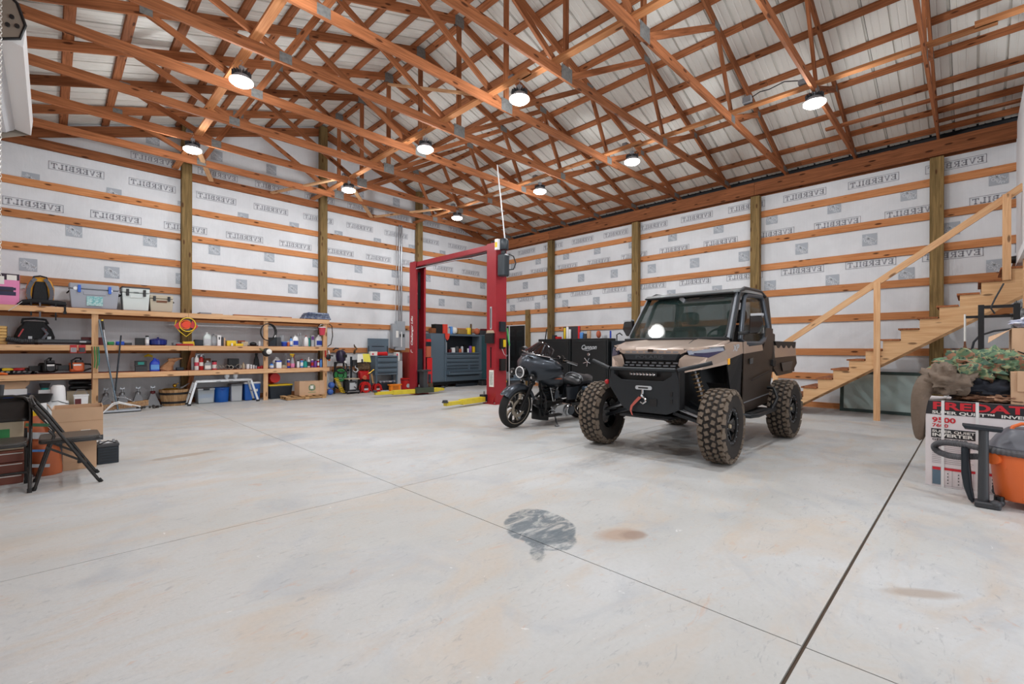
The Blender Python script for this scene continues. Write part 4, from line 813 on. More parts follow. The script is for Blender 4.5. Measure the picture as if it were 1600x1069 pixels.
# bins
def bin_(x0, x1, y0, y1, h, body, lid, label, lidcol=None, cat='bin', z=0, taper=.9):
    t = E('storage_bin', ((x0+x1)/2, (y0+y1)/2, z), label, cat); w_, d = (x1-x0)/2, (y1-y0)/2
    m = MB(); m.loft([[(sx*w_*k, sy*d*k, zz) for sx, sy in ((-1,-1),(1,-1),(1,1),(-1,1))] for zz, k in ((0, taper), (h*.9, .97))]); P(t, 'tub', m, body, bevel=.02)
    P(t, 'lid', MB().rbox(-w_, w_, -d, d, h*.9, h, .02), lid, smooth=1); m = MB()
    for k in (-.5, 0, .5): m.box(w_*k-.01, w_*k+.01, -d*.96, -d*.9, h*.2, h*.85)
    return t
mat('bin_clear', (196, 206, 212), .2, alpha=.6)
t = bin_(2.27, 2.60, 11.95, 12.3, .33, 'bin_clear', 'lgrey', 'clear storage bin with pale lid and blue goods inside, left of the blue tub'); P(t, 'contents', MB().box(-.13, .13, -.12, .12, .01, .12), 'white'); P(t, 'blue_contents', MB().box(-.14, .14, -.13, .13, .12, .2), 'lblue'); P(t, 'lid_latch', MB().box(-.06, .06, -.18, -.165, .29, .33), 'gunmetal_dark')
mat('tub_blue', (24, 92, 178), .35)
t = E('blue_tub', (2.755, 12.12, 0), 'round bright blue plastic tub under the work platform', 'tub'); P(t, 'tub', MB().lathe([(.135, 0), (.14, .01), (.158, .3), (.165, .305), (.165, .33), (.155, .33), (.13, .04), (0, .04)], n=28), 'tub_blue', smooth=1); P(t, 'rope_handle', MB().tube([(-.05, -.155, .3), (0, -.18, .27), (.05, -.155, .3)], .006, 6), 'blue')
bin_(2.92, 3.16, 11.98, 12.3, .40, 'lgrey', 'grey', 'tall grey translucent bin between the round tub and the blue tote')
t = bin_(3.19, 3.545, 11.98, 12.32, .43, 'tub_blue', 'white', 'large blue tote with white lid behind the platform leg'); t['label'] = 'large blue tote with white lid left of the middle shelf upright'
P(t, 'label', MB().box(.05, .11, -.163, -.158, .2, .26), 'paper')
for x, lb, c in ((2.80, 'grey bulb-shaped bottle with dark neck standing on the work platform, left one', 'lgrey'), (2.97, 'grey bulb-shaped bottle with short neck on the work platform, right one', 'lgrey')):
    t = E('pump_bottle', (x, 11.84, .525), lb, 'bottle', 'pump bottles on the work platform'); P(t, 'bulb', MB().lathe([(.03, 0), (.032, .02), (.05, .05), (.055, .08), (.05, .11), (.03, .14), (.026, .16)], n=16), c, smooth=1); P(t, 'neck', MB().lathe([(.016, .16), (.014, .22 if x < 2.9 else .175)], n=10), 'dark_red' if x < 2.9 else 'lgrey')
t = bin_(3.70, 4.25, 11.9, 12.28, .345, 'gunmetal_dark', 'yellow', 'black tote with a bright yellow lid right of the middle upright', taper=.86)
t = E('red_bucket', (3.86, 12.10, .348), 'red bucket tipped on its side on the yellow-lidded tote', 'bucket'); m = MB().lathe([(0, 0), (.115, 0), (.118, .01), (.15, .25), (.155, .25), (.148, .24), (.11, .015), (0, .015)], n=26); m.xf(Matrix.Translation((.0, -.12, .155)) @ Matrix.Rotation(-pi/2, 4, 'X')); P(t, 'bucket_body', m, mat('bucket_red', (196, 30, 26), .4), smooth=1)
P(t, 'bail', MB().tube([(-.15, .10, .155), (-.14, .16, .02), (0, .19, .01), (.14, .16, .02), (.15, .10, .155)], .004, 5), 'steel')
# carton on a pallet
t = E('wooden_pallet', (4.36, 11.55, 0), 'small light pallet on the floor under the tree-print carton', 'pallet')
for y_ in (-.17, 0, .17):
    board('stringer', (3.90, 11.55+y_, .035), (4.84, 11.55+y_, .035), .05, .045, 'pallet_wood', t)
for k in range(3): board('block', (3.92+.41*k, 11.38, .03), (4.01+.41*k, 11.38, .03), .1, .06, 'pallet_wood', t)
for k in range(6): board('slat', (3.95+k*.168, 11.33, .075), (3.95+k*.168, 11.78, .075), .10, .016, 'pallet_wood', t)
t = E('shipping_carton', (4.52, 11.58, .084), 'brown carton with a round green tree emblem strapped on the pallet', 'box')
P(t, 'carton', MB().box(-.30, .30, -.16, .16, 0, .33), 'cardboard', bevel=.003)
for x in (-.26, .23): P(t, 'strap', MB().box(x, x+.012, -.163, .163, -.001, .333), 'black')
for x in (-.30, .18): P(t, 'flap_edge', MB().box(x, x+.12, -.166, -.16, 0, .35), 'cardboard')
m = MB().lathe([(0, 0), (.085, 0), (.085, -.002), (0, -.002)], c=(.0, -.1615, .18), axis='y', n=22); P(t, 'emblem', m, mat('tree_print', (84, 104, 78), .8, c2=(150, 160, 130), nscale=24)); P(t, 'white_label', MB().box(-.04, .03, -.168, -.164, .15, .23), 'paper')
P(t, 'caption', MB().box(-.09, .09, -.1625, -.16, .06, .068), 'green')
# brooms
def pole(x0, y0, z0, x1, y1, z1, r, m_, label, cat, name, grip=None):
    t = E(name, (x0, y0, 0), label, cat); a = Vector((0, 0, z0)); b = Vector((x1-x0, y1-y0, z1))
    P(t, 'handle', MB().cyl(a, b, r, n=10), m_, smooth=1)
    if grip: c = a+(b-a)*.9; P(t, 'grip', MB().cyl(c, b+(b-a)*.005, r*1.3, n=10), grip, smooth=1); P(t, 'end_cap', MB().cyl(b+(b-a)*.005, b+(b-a)*.02, r*1.35, n=10), 'yellow')
    return t
mat('bristle', (196, 156, 118), .9, noise=.3, nscale=60)
t = pole(.86, 11.40, .12, .70, 11.74, 1.72, .014, 'steel', 'wide push broom with brown bristles leaning on the shelf by a silver handle', 'broom', 'push_broom', 'black')
P(t, 'broom_block', MB().beam((-.20, 0, .135), (.50, .03, .185), .07, .03), 'barrel_oak')
m = MB()
for k in range(30):
    a = k/29; m.cbox((-.19+a*.68, .03*a, .09+.05*a), (.018, .085, .085), taper=.8)
P(t, 'bristles', m, 'bristle', kind='stuff')
for s in (-.22, .3): P(t, 'brace_rod', MB().tube([(0, 0, .30), (s*.5, 0, .27), (s, 0, .17)], .006, 6), 'steel')
t = pole(.90, 11.33, .06, .655, 11.75, 1.74, .012, 'gunmetal', 'dark steel floor squeegee leaning on the shelf, its long blade on the floor', 'squeegee', 'floor_squeegee')
P(t, 'blade_holder', MB().box(-.24, .33, -.02, .02, .02, .055), 'steel'); P(t, 'rubber_blade', MB().box(-.25, .34, -.006, .006, 0, .03), 'black')
t = pole(.845, 11.50, .04, .975, 11.74, 1.46, .013, 'gunmetal_dark', 'short dark pole leaning the other way across the broom handle', 'pole', 'steel_pole')
t = E('tube_bracket', (.80, 11.26, 0), 'white tubular bracket lying behind the broom head', 'bracket'); P(t, 'tube_frame', MB().tube([(-.12, 0, .02), (.02, 0, .19), (.10, 0, .21), (.30, 0, .14), (.42, -.02, .1)], .011, 8), 'white', smooth=1); P(t, 'tube_frame', MB().tube([(-.12, .06, .02), (.04, .06, .16), (.12, .06, .18), (.3, .06, .12)], .011, 8), 'white', smooth=1)
m = MB(); rr = random.Random(5)
for k in range(16): m.ball((rr.uniform(-.2, .22), rr.uniform(-.05, .05), .02+rr.uniform(0, .025)), rr.uniform(.015, .028), n=7, m=5)
m.noise(.004); t = m.build('chain_heap', mat('dark_chain', (70, 66, 62), .4, .6), smooth=40); t.location = (1.42, 11.72, 0); tag(t, 'low heap of dark tow chain on the floor before the jack stands', 'chain', kind='stuff')
t = E('hung_cords', (.60, 11.765, .98), 'green and brown cords hanging on the left shelf upright', 'cord')
for x, l, c in ((-.01, .34, 'green'), (.025, .36, 'green'), (.05, .30, 'teal'), (-.045, .75, 'brown')): P(t, 'cord', MB().tube([(x, -.012, .26), (x+.01, -.02, 0), (x, -.015, .2-l)], .008, 6), c)
# items at the left end under the shelf
t = E('open_carton', (-.46, 12.0, .49), 'open low brown carton stacked on the white carton at the left edge', 'box'); P(t, 'tray', MB().box(-.17, .15, -.12, .15, 0, .13), 'cardboard'); P(t, 'flap', MB().prism([(.15, .12), (.21, .2), (.2, .08), (.15, .02)], -.12, .15, 'y'), 'cardboard'); P(t, 'flap', MB().beam((-.15, .0, .14), (.08, .0, .17), .2, .008), 'cardboard_in')
boxthing(-.72, -.29, 11.88, 12.2, .38, .488, 'white', 'long white carton under the open brown carton at the left edge'); boxthing(-.72, -.25, 11.86, 12.2, .31, .378, 'cord_blue', 'flat blue case below the white carton at the left edge', 'case', 'flat_case'); boxthing(-.75, -.22, 11.86, 12.25, 0, .30, 'paper', 'large white box on the floor at the left end of the shelf')
boxthing(-.15, .02, 11.9, 12.1, 0, .45, 'white', 'tall white storage drawer unit under the black planter pot', 'drawer unit', 'drawer_unit')
t = E('planter_pot', (-.07, 12.0, .452), 'black pot with a teal band on top of the white drawer unit', 'pot'); P(t, 'pot_body', MB().lathe([(.05, 0), (.055, .03)], n=18), 'teal', smooth=1); P(t, 'pot_rim', MB().lathe([(.055, .03), (.075, .11), (.078, .115), (.06, .115)], n=18), 'dgrey', smooth=1)
t = E('black_tub', (-.20, 11.5, .0), 'low round black rubber tub on a white stand behind the folding chairs', 'tub'); P(t, 'tub', MB().lathe([(.18, .26), (.2, .27), (.23, .38), (.24, .40), (.22, .40), (.17, .3), (0, .29)], n=26), 'rubber', smooth=1); P(t, 'stand', MB().box(-.16, .16, -.16, .16, 0, .26), 'white')
t = E('white_bucket', (.10, 11.65, .0), 'tall white upturned pail with a cord on it between the tub and the small bucket', 'bucket'); P(t, 'pail', MB().lathe([(.15, 0), (.14, .25), (.105, .26), (.095, .5), (.07, .54), (0, .55)], n=24), 'white', smooth=1); P(t, 'cord', MB().tube([(-.08, -.13, .26), (.0, -.155, .27), (.1, -.12, .22), (.14, -.05, .2)], .006, 6), 'black', smooth=1)
t = E('small_bucket', (.405, 11.70, .0), 'small square white bucket with raised wire handle beside the left upright', 'bucket'); m = MB().loft([[(sx*w_, sy*w_, zz) for sx, sy in ((-1,-1),(1,-1),(1,1),(-1,1))] for zz, w_ in ((0, .08), (.33, .10))]); P(t, 'pail', m, 'white', bevel=.01); P(t, 'rim', MB().rbox(-.108, .108, -.108, .108, .33, .35, .012), 'white'); P(t, 'label', MB().box(-.085, .0, -.104, -.098, .12, .28), 'dark_red'); P(t, 'wire_handle', MB().tube([(-.1, 0, .34), (-.05, 0, .44), (.05, 0, .44), (.1, 0, .34)], .006, 6), 'steel')
for k in range(2):
    o = MB().tube([(-.16, 0, 0), (-.1, .02, 0), (.1, -.01, 0), (.16, 0, 0)], [.04, .05, .05, .04], 10).build('rolled_mat', 'black', smooth=1); o.location = (.42, 12.2, .45+.1*k); tag(o, '%s black rolled mat stacked under the shelf beside the left upright' % ('lower', 'upper')[k], 'mat')
boxthing(.22, .56, 12.08, 12.3, 0, .395, 'tan', 'grey-brown crate carrying the rolled black mats', 'crate', 'crate')
# ---- right of the shelf unit: workshop clutter along the gable wall
for k, (x, zz, r) in enumerate(((5.22, .08, .08), (5.25, .255, .085))):
    o = MB().ball((0, 0, 0), r, (1, 1, 1), 18, 12).build('blue_ball', mat('ball_blue', (66, 108, 190), .5), smooth=1); o.location = (x, 11.99, zz); tag(o, '%s round blue ball beside the shelf end' % ('lower', 'upper')[k], 'ball', 'blue balls')
pts = []
for i in range(141): a = i/140; q = a*9*2*pi; c = Vector((5.56-.23*(1-a)**1.3, 11.9, .03)) if 0 else Vector((5.36+.19*a, 11.95, .44-.40*a)); pts.append(c+Vector((.055*math.cos(q), .055*math.sin(q), .0)))
o = MB().tube(pts, .008, 6).build('air_hose', 'yellow', smooth=1); tag(o, 'yellow spiral air hose drooping from the wall to the floor', 'hose')
t = E('welding_helmet', (5.58, 12.15, .84), 'dark purple welding helmet on top of the hose reel stack', 'helmet'); m = MB().loft([[(w_*math.cos(a)*.135, -.0+w_*math.sin(a)*.13, zz) for a in [2*pi*i/16 for i in range(16)]] for zz, w_ in ((0, .6), (.05, .85), (.16, 1), (.27, .95), (.33, .6), (.345, .2))]); P(t, 'shell', m, mat('helmet_purple', (44, 34, 62), .3), smooth=1); P(t, 'lens', MB().box(-.0, .11, -.14, -.115, .14, .22), 'black'); P(t, 'knob', MB().cyl((.06, -.12, .02), (.07, -.15, .02), .035, n=12), 'white')
mat('junk_dark', (40, 40, 42), .6)
t = E('hose_reel', (5.56, 12.2, 0), 'tall black hose reel stand with green and black coils under the helmet', 'reel')
P(t, 'frame', MB().beam((-.14, 0, 0), (-.12, 0, .86), .04, .04).beam((.14, 0, 0), (.12, 0, .86), .04, .04).beam((-.13, 0, .84), (.13, 0, .84), .04, .04), 'junk_dark')
for r, mm, yy, zz in ((.16, 'green', -.08, .50), (.12, 'green', -.06, .50), (.19, 'rubber', -.05, .52), (.17, 'rubber', -.02, .30), (.17, 'junk_dark', -.1, .72)):
    for k in range(2): P(t, 'coil', MB().tube([(r*math.cos(a)*(1-.1*k), yy-.02*k, zz+r*math.sin(a)*(1-.06*k)) for a in [2*pi*i/22 for i in range(22)]], .014, 6, closed=True), mm, smooth=1)
P(t, 'hub', MB().cyl((0, 0, .5), (0, -.08, .5), .07, n=16), 'green')
t = E('wall_fan', (5.78, 12.16, .45), 'round black wire fan face beside the green hose reel', 'fan')
for r in (.16, .12, .08, .04): P(t, 'wire_ring', MB().tube([(r*math.cos(a), -.02, .18+r*math.sin(a)) for a in [2*pi*i/20 for i in range(20)]], .006, 5, closed=True), 'grey', smooth=1)
P(t, 'blade', MB().box(-.12, .12, -.012, .0, .15, .21), 'dgrey'); P(t, 'blade', MB().box(-.03, .03, -.012, .0, .06, .30), 'dgrey'); P(t, 'stand', MB().box(-.03, .03, 0, .05, -.45, .03), 'dgrey')
t = E('welder_cart', (5.78, 11.95, 0), 'low grey welder on a small wheeled cart in front of the fan', 'welder'); P(t, 'cart_tray', MB().box(-.16, .16, -.14, .16, .05, .08), 'steel'); P(t, 'welder_body', MB().rbox(-.12, .1, -.12, .14, .08, .34, .02), 'dgrey', smooth=1); P(t, 'front_panel', MB().box(-.10, .08, -.125, -.118, .12, .3), 'lgrey'); P(t, 'top_shelf', MB().box(-.15, .17, -.14, .14, .39, .415), 'tan'); P(t, 'push_handle', MB().tube([(.15, 0, .06), (.17, 0, .4), (.12, 0, .42)], .012, 6), 'steel')
for s in (-1, 1): P(t, 'wheel', MB().lathe([(.0, -.015), (.045, -.015), (.05, 0), (.045, .015), (0, .015)], c=(s*.15, -.12, .05), axis='y', n=16), 'rubber', smooth=1)
P(t, 'torch_cable', MB().tube([(.02, -.14, .2), (.10, -.17, .1), (.18, -.16, .2), (.12, -.14, .33), (.05, -.13, .28)], .011, 6), 'black', smooth=1)
t = E('chain_hoist', (5.95, 12.12, .55), 'steel hoist with large hook hanging on a black stand left of the papers', 'hoist'); P(t, 'hoist_body', MB().rbox(-.07, .09, -.05, .05, .18, .36, .02), 'junk_dark', smooth=1); P(t, 'hook', MB().tube([(0, -.06, .2), (0, -.06, .15), (.06, -.06, .12), (.075, -.06, .06), (.02, -.06, .02), (-.05, -.06, .05), (-.06, -.06, .09)], [.012, .014, .018, .02, .02, .014, .006], 8), 'lgrey', smooth=1); P(t, 'stand', MB().box(-.1, -.06, 0, .05, -.55, .45), 'gunmetal_dark'); P(t, 'stand_foot', MB().box(-.14, .1, -.1, .1, -.55, -.52), 'gunmetal_dark')
mat('junk_brown', (112, 88, 60), .8, c2=(60, 50, 40), nscale=20)
t = E('shop_basket', (6.22, 12.15, 0), 'brown and red pile of pulleys and gear on a stand under the papers', 'pile of gear'); P(t, 'stand', MB().box(-.13, .15, -.1, .12, 0, .55), 'junk_dark'); m = MB().rbox(-.2, .18, -.1, .1, .62, .84, .05); m.noise(.02, 2); P(t, 'leather_pouch', m, 'junk_brown', smooth=40); m = MB().rbox(-.16, .13, -.14, .05, .36, .6, .05); m.noise(.025, 9); P(t, 'red_hoist_body', m, 'red', smooth=40); P(t, 'brass_nozzle', MB().tube([(.05, -.14, .5), (.16, -.15, .56), (.26, -.15, .63)], .016, 6), 'brass', smooth=1); m = MB().ball((-.02, -.12, .42), .07); m.noise(.015, 4); P(t, 'fittings', m, 'terracotta', smooth=40)
t = E('papers', (6.20, 12.02, .84), 'white and yellow papers clipped over the pile of gear', 'papers'); P(t, 'white_sheet', MB().loft([[(-.20, .0, .23), (-.04, -.01, .23), (-.05, -.02, .01), (-.22, -.01, .0)], [(-.20, .004, .23), (-.04, -.006, .23), (-.05, -.016, .01), (-.22, -.006, .0)]]), 'paper'); P(t, 'yellow_sheet', MB().loft([[(-.06, -.012, .24), (.15, .0, .235), (.19, -.02, .0), (-.04, -.03, .02)], [(-.06, -.008, .24), (.15, .004, .235), (.19, -.016, .0), (-.04, -.026, .02)]]), mat('yellow_paper', (232, 222, 90), .8)); P(t, 'clip', MB().box(-.10, -.07, -.04, -.01, -.03, .09), 'black')
o = MB().tube([(0, 0, 0), (.0, -.05, .1), (.05, -.06, .14), (0, -.03, .2), (-.03, -.05, .26)], [.03, .03, .02, .025, .01], 7).build('tool_hook', 'junk_brown', smooth=40); o.location = (6.06, 12.35, 1.08); tag(o, 'dark gnarled tool hung on the girt above the papers', 'tool')
for k, (x, zz, lb) in enumerate(((5.45, 1.18, 'black coat hook with cable on the girt above the helmet'), (5.30, .98, 'dark clamp hanging on the girt beside the shelf end'))):
    o = MB().tube([(0, .0, 0), (.06, -.05, .05), (.14, -.04, .04)], .018, 6).build('hook', 'junk_dark', smooth=1); o.location = (x, 12.36, zz); tag(o, lb, 'hook')
t = E('grabber_tool', (5.15, 11.9, .9), 'orange-handled cable tool hanging beside the right shelf upright', 'tool'); P(t, 'hang_loop', MB().beam((-.02, 0, .26), (-.10, -.02, .34), .012, .012), 'grey'); P(t, 'orange_grip', MB().beam((0, 0, .0), (.0, 0, .17), .05, .03), 'orange'); P(t, 'white_jaw', MB().beam((0, 0, .17), (-.02, 0, .27), .03, .03), 'white'); 
for x in (-.01, .03, .07): P(t, 'cable', MB().tube([(x, 0, .05), (x-.02, 0, -.3), (x+.02, 0, -.5)], .006, 5), 'grey')
o = MB().ball((0, 0, 0), .07, (1, .6, 1)).build('black_disc', 'black', smooth=1); o.location = (5.06, 11.74, 1.0); tag(o, 'round black tool hung on the right shelf upright', 'tool')
def cordreel(x, y, s, label):
    t = E('cord_reel', (x, y, 0), label, 'cord reel'); r = .14*s
    for yy in (-.06, .06): P(t, 'flange', MB().lathe([(r*.45, yy-.006), (r, yy-.012), (r*1.03, yy), (r, yy+.006), (r*.45, yy+.006)], c=(0, 0, r*1.05), axis='y', n=24, cap=False), 'bucket_red', smooth=1)
    P(t, 'wound_cord', MB().lathe([(r*.5, -.055), (r*.8, -.05), (r*.8, .05), (r*.5, .055)], c=(0, 0, r*1.05), axis='y', n=24), 'dark_red', smooth=1); P(t, 'hub_badge', MB().box(-r*.4, r*.4, -.078, -.07, r*.5, r*.85), 'lgrey'); P(t, 'stand', MB().tube([(-r*1.15, -.08, .01), (-r*.9, -.08, .1), (0, -.07, r*2.05), (r*.9, -.08, .1), (r*1.25, -.08, .01)], .012, 6), 'red', smooth=1); return t
cordreel(6.17, 11.93, 1.05, 'large red cord reel on the floor below the papers'); cordreel(6.57, 12.0, .82, 'smaller red cord reel left of the black case')
o = MB().rbox(-.1, .14, -.04, .04, 0, .035, .015).build('hand_tool', 'lgrey', smooth=1); o.location = (6.72, 11.86, 0); tag(o, 'small grey tool on the floor in front of the smaller reel', 'tool')
o = board('wood_wedge', (6.40, 12.0, .52), (6.43, 11.95, .25), .04, .03, 'pallet_wood'); tag(o, 'short pale wooden handle leaning between the reels and the tool cart', 'handle')
t = E('black_case', (6.86, 12.1, 0), 'black tool case with cables piled on top, left of the orange case', 'case'); P(t, 'case_body', MB().rbox(-.19, .19, -.12, .12, 0, .24, .02), 'gunmetal_dark', smooth=1); m = MB().rbox(-.17, .3, -.1, .1, .24, .29, .02); m.noise(.012, 6); P(t, 'cables', m, mat('cable_mix', (48, 70, 110), .6, c2=(210, 214, 216), nscale=14), smooth=40)
t = E('orange_case', (7.06, 11.86, 0), 'bright orange plastic case standing on the floor under the tool cart', 'case'); P(t, 'case_body', MB().rbox(-.165, .165, -.06, .06, 0, .17, .015), mat('case_orange', (246, 140, 30), .5), smooth=1); P(t, 'case_lid', MB().rbox(-.2, .2, -.07, .07, .165, .195, .012), 'case_orange', smooth=1); 
for zz in (.05, .09, .125): P(t, 'rib', MB().box(-.09, .09, -.066, -.06, zz, zz+.01), 'brown')
t = E('red_bucket', (7.55, 12.1, 0), 'red bucket on the floor against the left lift column', 'bucket'); P(t, 'pail', MB().lathe([(.125, 0), (.13, .01), (.155, .33), (.16, .35), (.15, .35), (.12, .02), (0, .02)], n=24), 'bucket_red', smooth=1); P(t, 'rim', MB().lathe([(.157, .28), (.165, .285), (.165, .3), (.157, .305)], n=24, cap=False), 'dark_red', smooth=1); P(t, 'round_label', MB().lathe([(0, 0), (.06, 0), (.06, -.003), (0, -.003)], c=(0.02, -.143, .12), axis='y', n=16), 'lgrey')
# tool cart with raised lid
t = E('tool_cart', (6.88, 12.12, 0), 'gunmetal tool cart with raised lid and three drawers below the electrical panel', 'tool cart')
P(t, 'cabinet', MB().box(-.34, .38, -.1, .2, .46, 1.02), 'gunmetal', bevel=.006)
for s in ((-.31, -.08), (.35, -.08), (-.31, .17), (.35, .17)): P(t, 'leg', MB().box(s[0]-.02, s[0]+.02, s[1]-.02, s[1]+.02, .04, .47), 'gunmetal'); P(t, 'caster', MB().lathe([(0, -.01), (.035, -.01), (.035, .01), (0, .01)], c=(s[0], s[1], .036), axis='y', n=12), 'rubber')
for k, (z0, z1) in enumerate(((.86, 1.0), (.71, .845), (.57, .695), (.47, .555))):
    d = P(t, 'drawer', MB().box(-.30, .34, -.125, -.1, z0, z1), 'gunmetal', bevel=.004); o = MB().box(-.28, .32, -.135, -.125, z1-.035, z1-.015).build('handle', 'gunmetal_dark', d)
P(t, 'lower_shelf', MB().box(-.32, .36, -.08, .18, .16, .18), 'gunmetal_dark')
l_ = MB().box(-.42, .24, .20, .23, 1.05, 1.52).build('lid', 'gunmetal', t, bevel=.004); MB().box(-.3, .1, .195, .2, 1.28, 1.30).build('handle', 'gunmetal_dark', l_)
for s in (-.40, .2): P(t, 'lid_stay', MB().beam((s, .19, 1.02), (s, .19, 1.3), .015, .015), 'blackm')
m = MB().rbox(-.16, .16, -.06, .06, 0, .1, .04); m.noise(.015, 3); o = m.build('red_tool_bag', mat('bright_red', (216, 34, 38), .5), smooth=40); o.location = (6.80, 12.12, 1.023); tag(o, 'bright red tool bag on the tool cart', 'bag')
t = boxthing(6.42, 6.64, 12.1, 12.2, 1.023, 1.14, 'paper', 'white carton with pink marks standing on the left of the tool cart'); P(t, 'print', MB().box(-.06, .0, -.0525, -.05, .02, .07), 'pink_red')
# electrical panel and conduits
mat('panel_grey', (164, 170, 176), .45, .2)
t = E('electrical_panel', (7.46, 12.36, 1.20), 'grey electrical panel with open door and breaker box on the gable wall', 'electrical panel')
P(t, 'main_box', MB().box(-.2, .17, -.02, .1, .02, .78), 'panel_grey', bevel=.005); P(t, 'breaker_cover', MB().box(-.13, .21, -.08, -.02, -.02, .62), 'panel_grey', bevel=.005); P(t, 'meter_socket', MB().box(-.06, .24, -.03, .1, .6, .86), 'panel_grey', bevel=.01)
P(t, 'side_door', MB().box(-.24, -.06, -.11, -.1, .08, .62), 'panel_grey', bevel=.003); P(t, 'schedule_card', MB().box(-.13, -.05, -.115, -.111, .36, .56), 'paper'); P(t, 'warning_label', MB().box(.06, .09, -.085, -.081, .08, .54), 'white'); P(t, 'breaker_switch', MB().box(.12, .17, -.09, -.081, .38, .47), 'black'); P(t, 'breaker_switch', MB().box(.02, .05, -.09, -.081, .38, .47), 'black')
for x, r, lb in ((7.52, .022, 'left'), (7.60, .03, 'right, thicker')):
    o = MB().cyl((x, 12.40, 2.0), (x, 12.40, 5.0), r, n=12).build('conduit', 'steel', smooth=1); tag(o, 'vertical grey conduit above the electrical panel, the %s one' % lb, 'conduit')
o = MB().cyl((7.40, 12.42, 1.9), (7.47, 12.42, 4.9), .008, n=6).build('thin_cable', 'lgrey'); tag(o, 'thin grey cable running up left of the conduits', 'cable')
# ---- foreground left: folding chairs, cartons, battery, sacks
mat('chair_brown', (42, 40, 39), .32, .3); mat('seat_taupe', (66, 61, 57), .38)
def fold_chair(loc, rz, label):
    """local: sitter faces +x; width along y; floor contacts at x=.33 (front) and x=-.09 (rear)"""
    t = E('folding_chair', loc, label, 'folding chair', rz=rz)
    for s in (-1, 1):
        y = s*.215
        P(t, 'upright', MB().tube([(.33, y, .0), (.31, y, .03), (-.02, y, .62), (-.085, y*.98, .72)], .0125, 10), 'chair_brown', smooth=1)
        P(t, 'rear_leg', MB().tube([(.0, y*.86, .50), (.03, y*.86, .45), (-.09, y*.86, .0)], .0115, 10), 'chair_brown', smooth=1)
        P(t, 'foot_cap', MB().cyl((.335, y, 0), (.315, y, .03), .016, n=10), 'rubber'); P(t, 'foot_cap', MB().cyl((-.092, y*.86, 0), (-.084, y*.86, .03), .015, n=10), 'rubber')
        P(t, 'pivot_link', MB().beam((.22, y*.93, .20), (-.02, y*.93, .36), .006, .018), 'chair_brown')
    P(t, 'top_rail', MB().tube([(-.085, -.211, .72), (-.105, -.17, .765), (-.11, -.1, .78), (-.11, .1, .78), (-.105, .17, .765), (-.085, .211, .72)], .0125, 10), 'chair_brown', smooth=1)
    m = MB(); n = 8; A = []
    for zz, xx in ((.765, -.108), (.70, -.088), (.60, -.035), (.565, -.01)):
        A.append([(xx-.02*(1-(2*i/n-1)**2), -.205+.41*i/n, zz) for i in range(n+1)])
    m.loft(A, cap=False, close=False); b = P(t, 'back_panel', m, 'chair_brown', smooth=1); s_ = b.modifiers.new('s', 'SOLIDIFY'); s_.thickness = .008
    m = MB().rbox(-.06, .33, -.195, .195, .40, .425, .05); P(t, 'seat', m, 'seat_taupe', smooth=1); P(t, 'seat_rim', MB().rbox(-.065, .336, -.2, .2, .385, .408, .05), 'chair_brown', smooth=1)
    P(t, 'front_crossbar', MB().cyl((.235, -.215, .16), (.235, .215, .16), .009, n=8), 'chair_brown'); P(t, 'rear_crossbar', MB().cyl((-.065, -.185, .1), (-.065, .185, .1), .009, n=8), 'chair_brown')
    return t
fold_chair((-.005, 5.78, 0), 0, 'dark steel folding chair seen from the side, the right one of two')
fold_chair((-.335, 5.88, 0), -pi/2, 'dark steel folding chair facing the camera, cut by the left edge of the view')
def carton(x0, x1, y0, y1, z0, z1, label, rz=0, flaps=True):
    cx, cy = (x0+x1)/2, (y0+y1)/2; t = E('cardboard_box', (cx, cy, z0), label, 'box', rz=rz); w_, d, h = (x1-x0)/2, (y1-y0)/2, z1-z0; k = .005
    P(t, 'side_wall', MB().box(-w_, w_, -d, -d+k, 0, h), 'cardboard'); P(t, 'side_wall', MB().box(-w_, w_, d-k, d, 0, h), 'cardboard'); P(t, 'side_wall', MB().box(-w_, -w_+k, -d+k, d-k, 0, h), 'cardboard'); P(t, 'side_wall', MB().box(w_-k, w_, -d+k, d-k, 0, h), 'cardboard')
    P(t, 'bottom', MB().box(-w_+k, w_-k, -d+k, d-k, 0, k), 'cardboard_in'); return t
t = carton(.02, .385, 6.18, 6.62, .29, .62, 'open brown cardboard box with a dark bottom band, stacked on a smaller box', rz=-.04)
P(t, 'dark_band', MB().box(-.184, .184, -.222, -.2205, .0, .05).box(.1825, .184, -.22, .22, 0, .05), 'dgrey'); P(t, 'tape', MB().box(-.08, .09, -.2235, -.2222, .045, .075), 'tan'); P(t, 'label', MB().box(.02, .09, -.2235, -.2222, .10, .115), 'paper'); P(t, 'flap', MB().beam((-.185, -.2, .33), (-.215, .2, .31), .09, .005, up=(1, 0, .5)), 'cardboard'); P(t, 'crease', MB().box(-.182, .182, -.2215, -.2205, .20, .203), 'cardboard_in')
t = carton(.09, .335, 6.30, 6.62, 0, .285, 'smaller brown cardboard box under the open box'); P(t, 'hand_hole', MB().rbox(-.02, .02, -.165, -.158, .06, .09, .008, axis='y'), 'black'); P(t, 'closed_top', MB().box(-.12, .12, -.155, .155, .275, .285), 'cardboard')
t = E('car_battery', (.43, 6.50, 0), 'dark grey car battery with ribbed side on the floor beside the brown boxes', 'battery')
P(t, 'case', MB().rbox(-.086, .086, -.11, .11, 0, .175, .008), 'gunmetal_dark'); P(t, 'cover', MB().rbox(-.09, .09, -.114, .114, .175, .205, .008), 'dgrey')
for k in range(5): P(t, 'side_rib', MB().beam((-.07, -.112, .03+k*.028), (.07, -.112, .03+k*.028-.04+.04), .004, .006), 'black')
for s in (-1, 1): P(t, 'terminal', MB().cyl((s*.055, .07, .2), (s*.055, .07, .225), .012, n=10), 'steel')
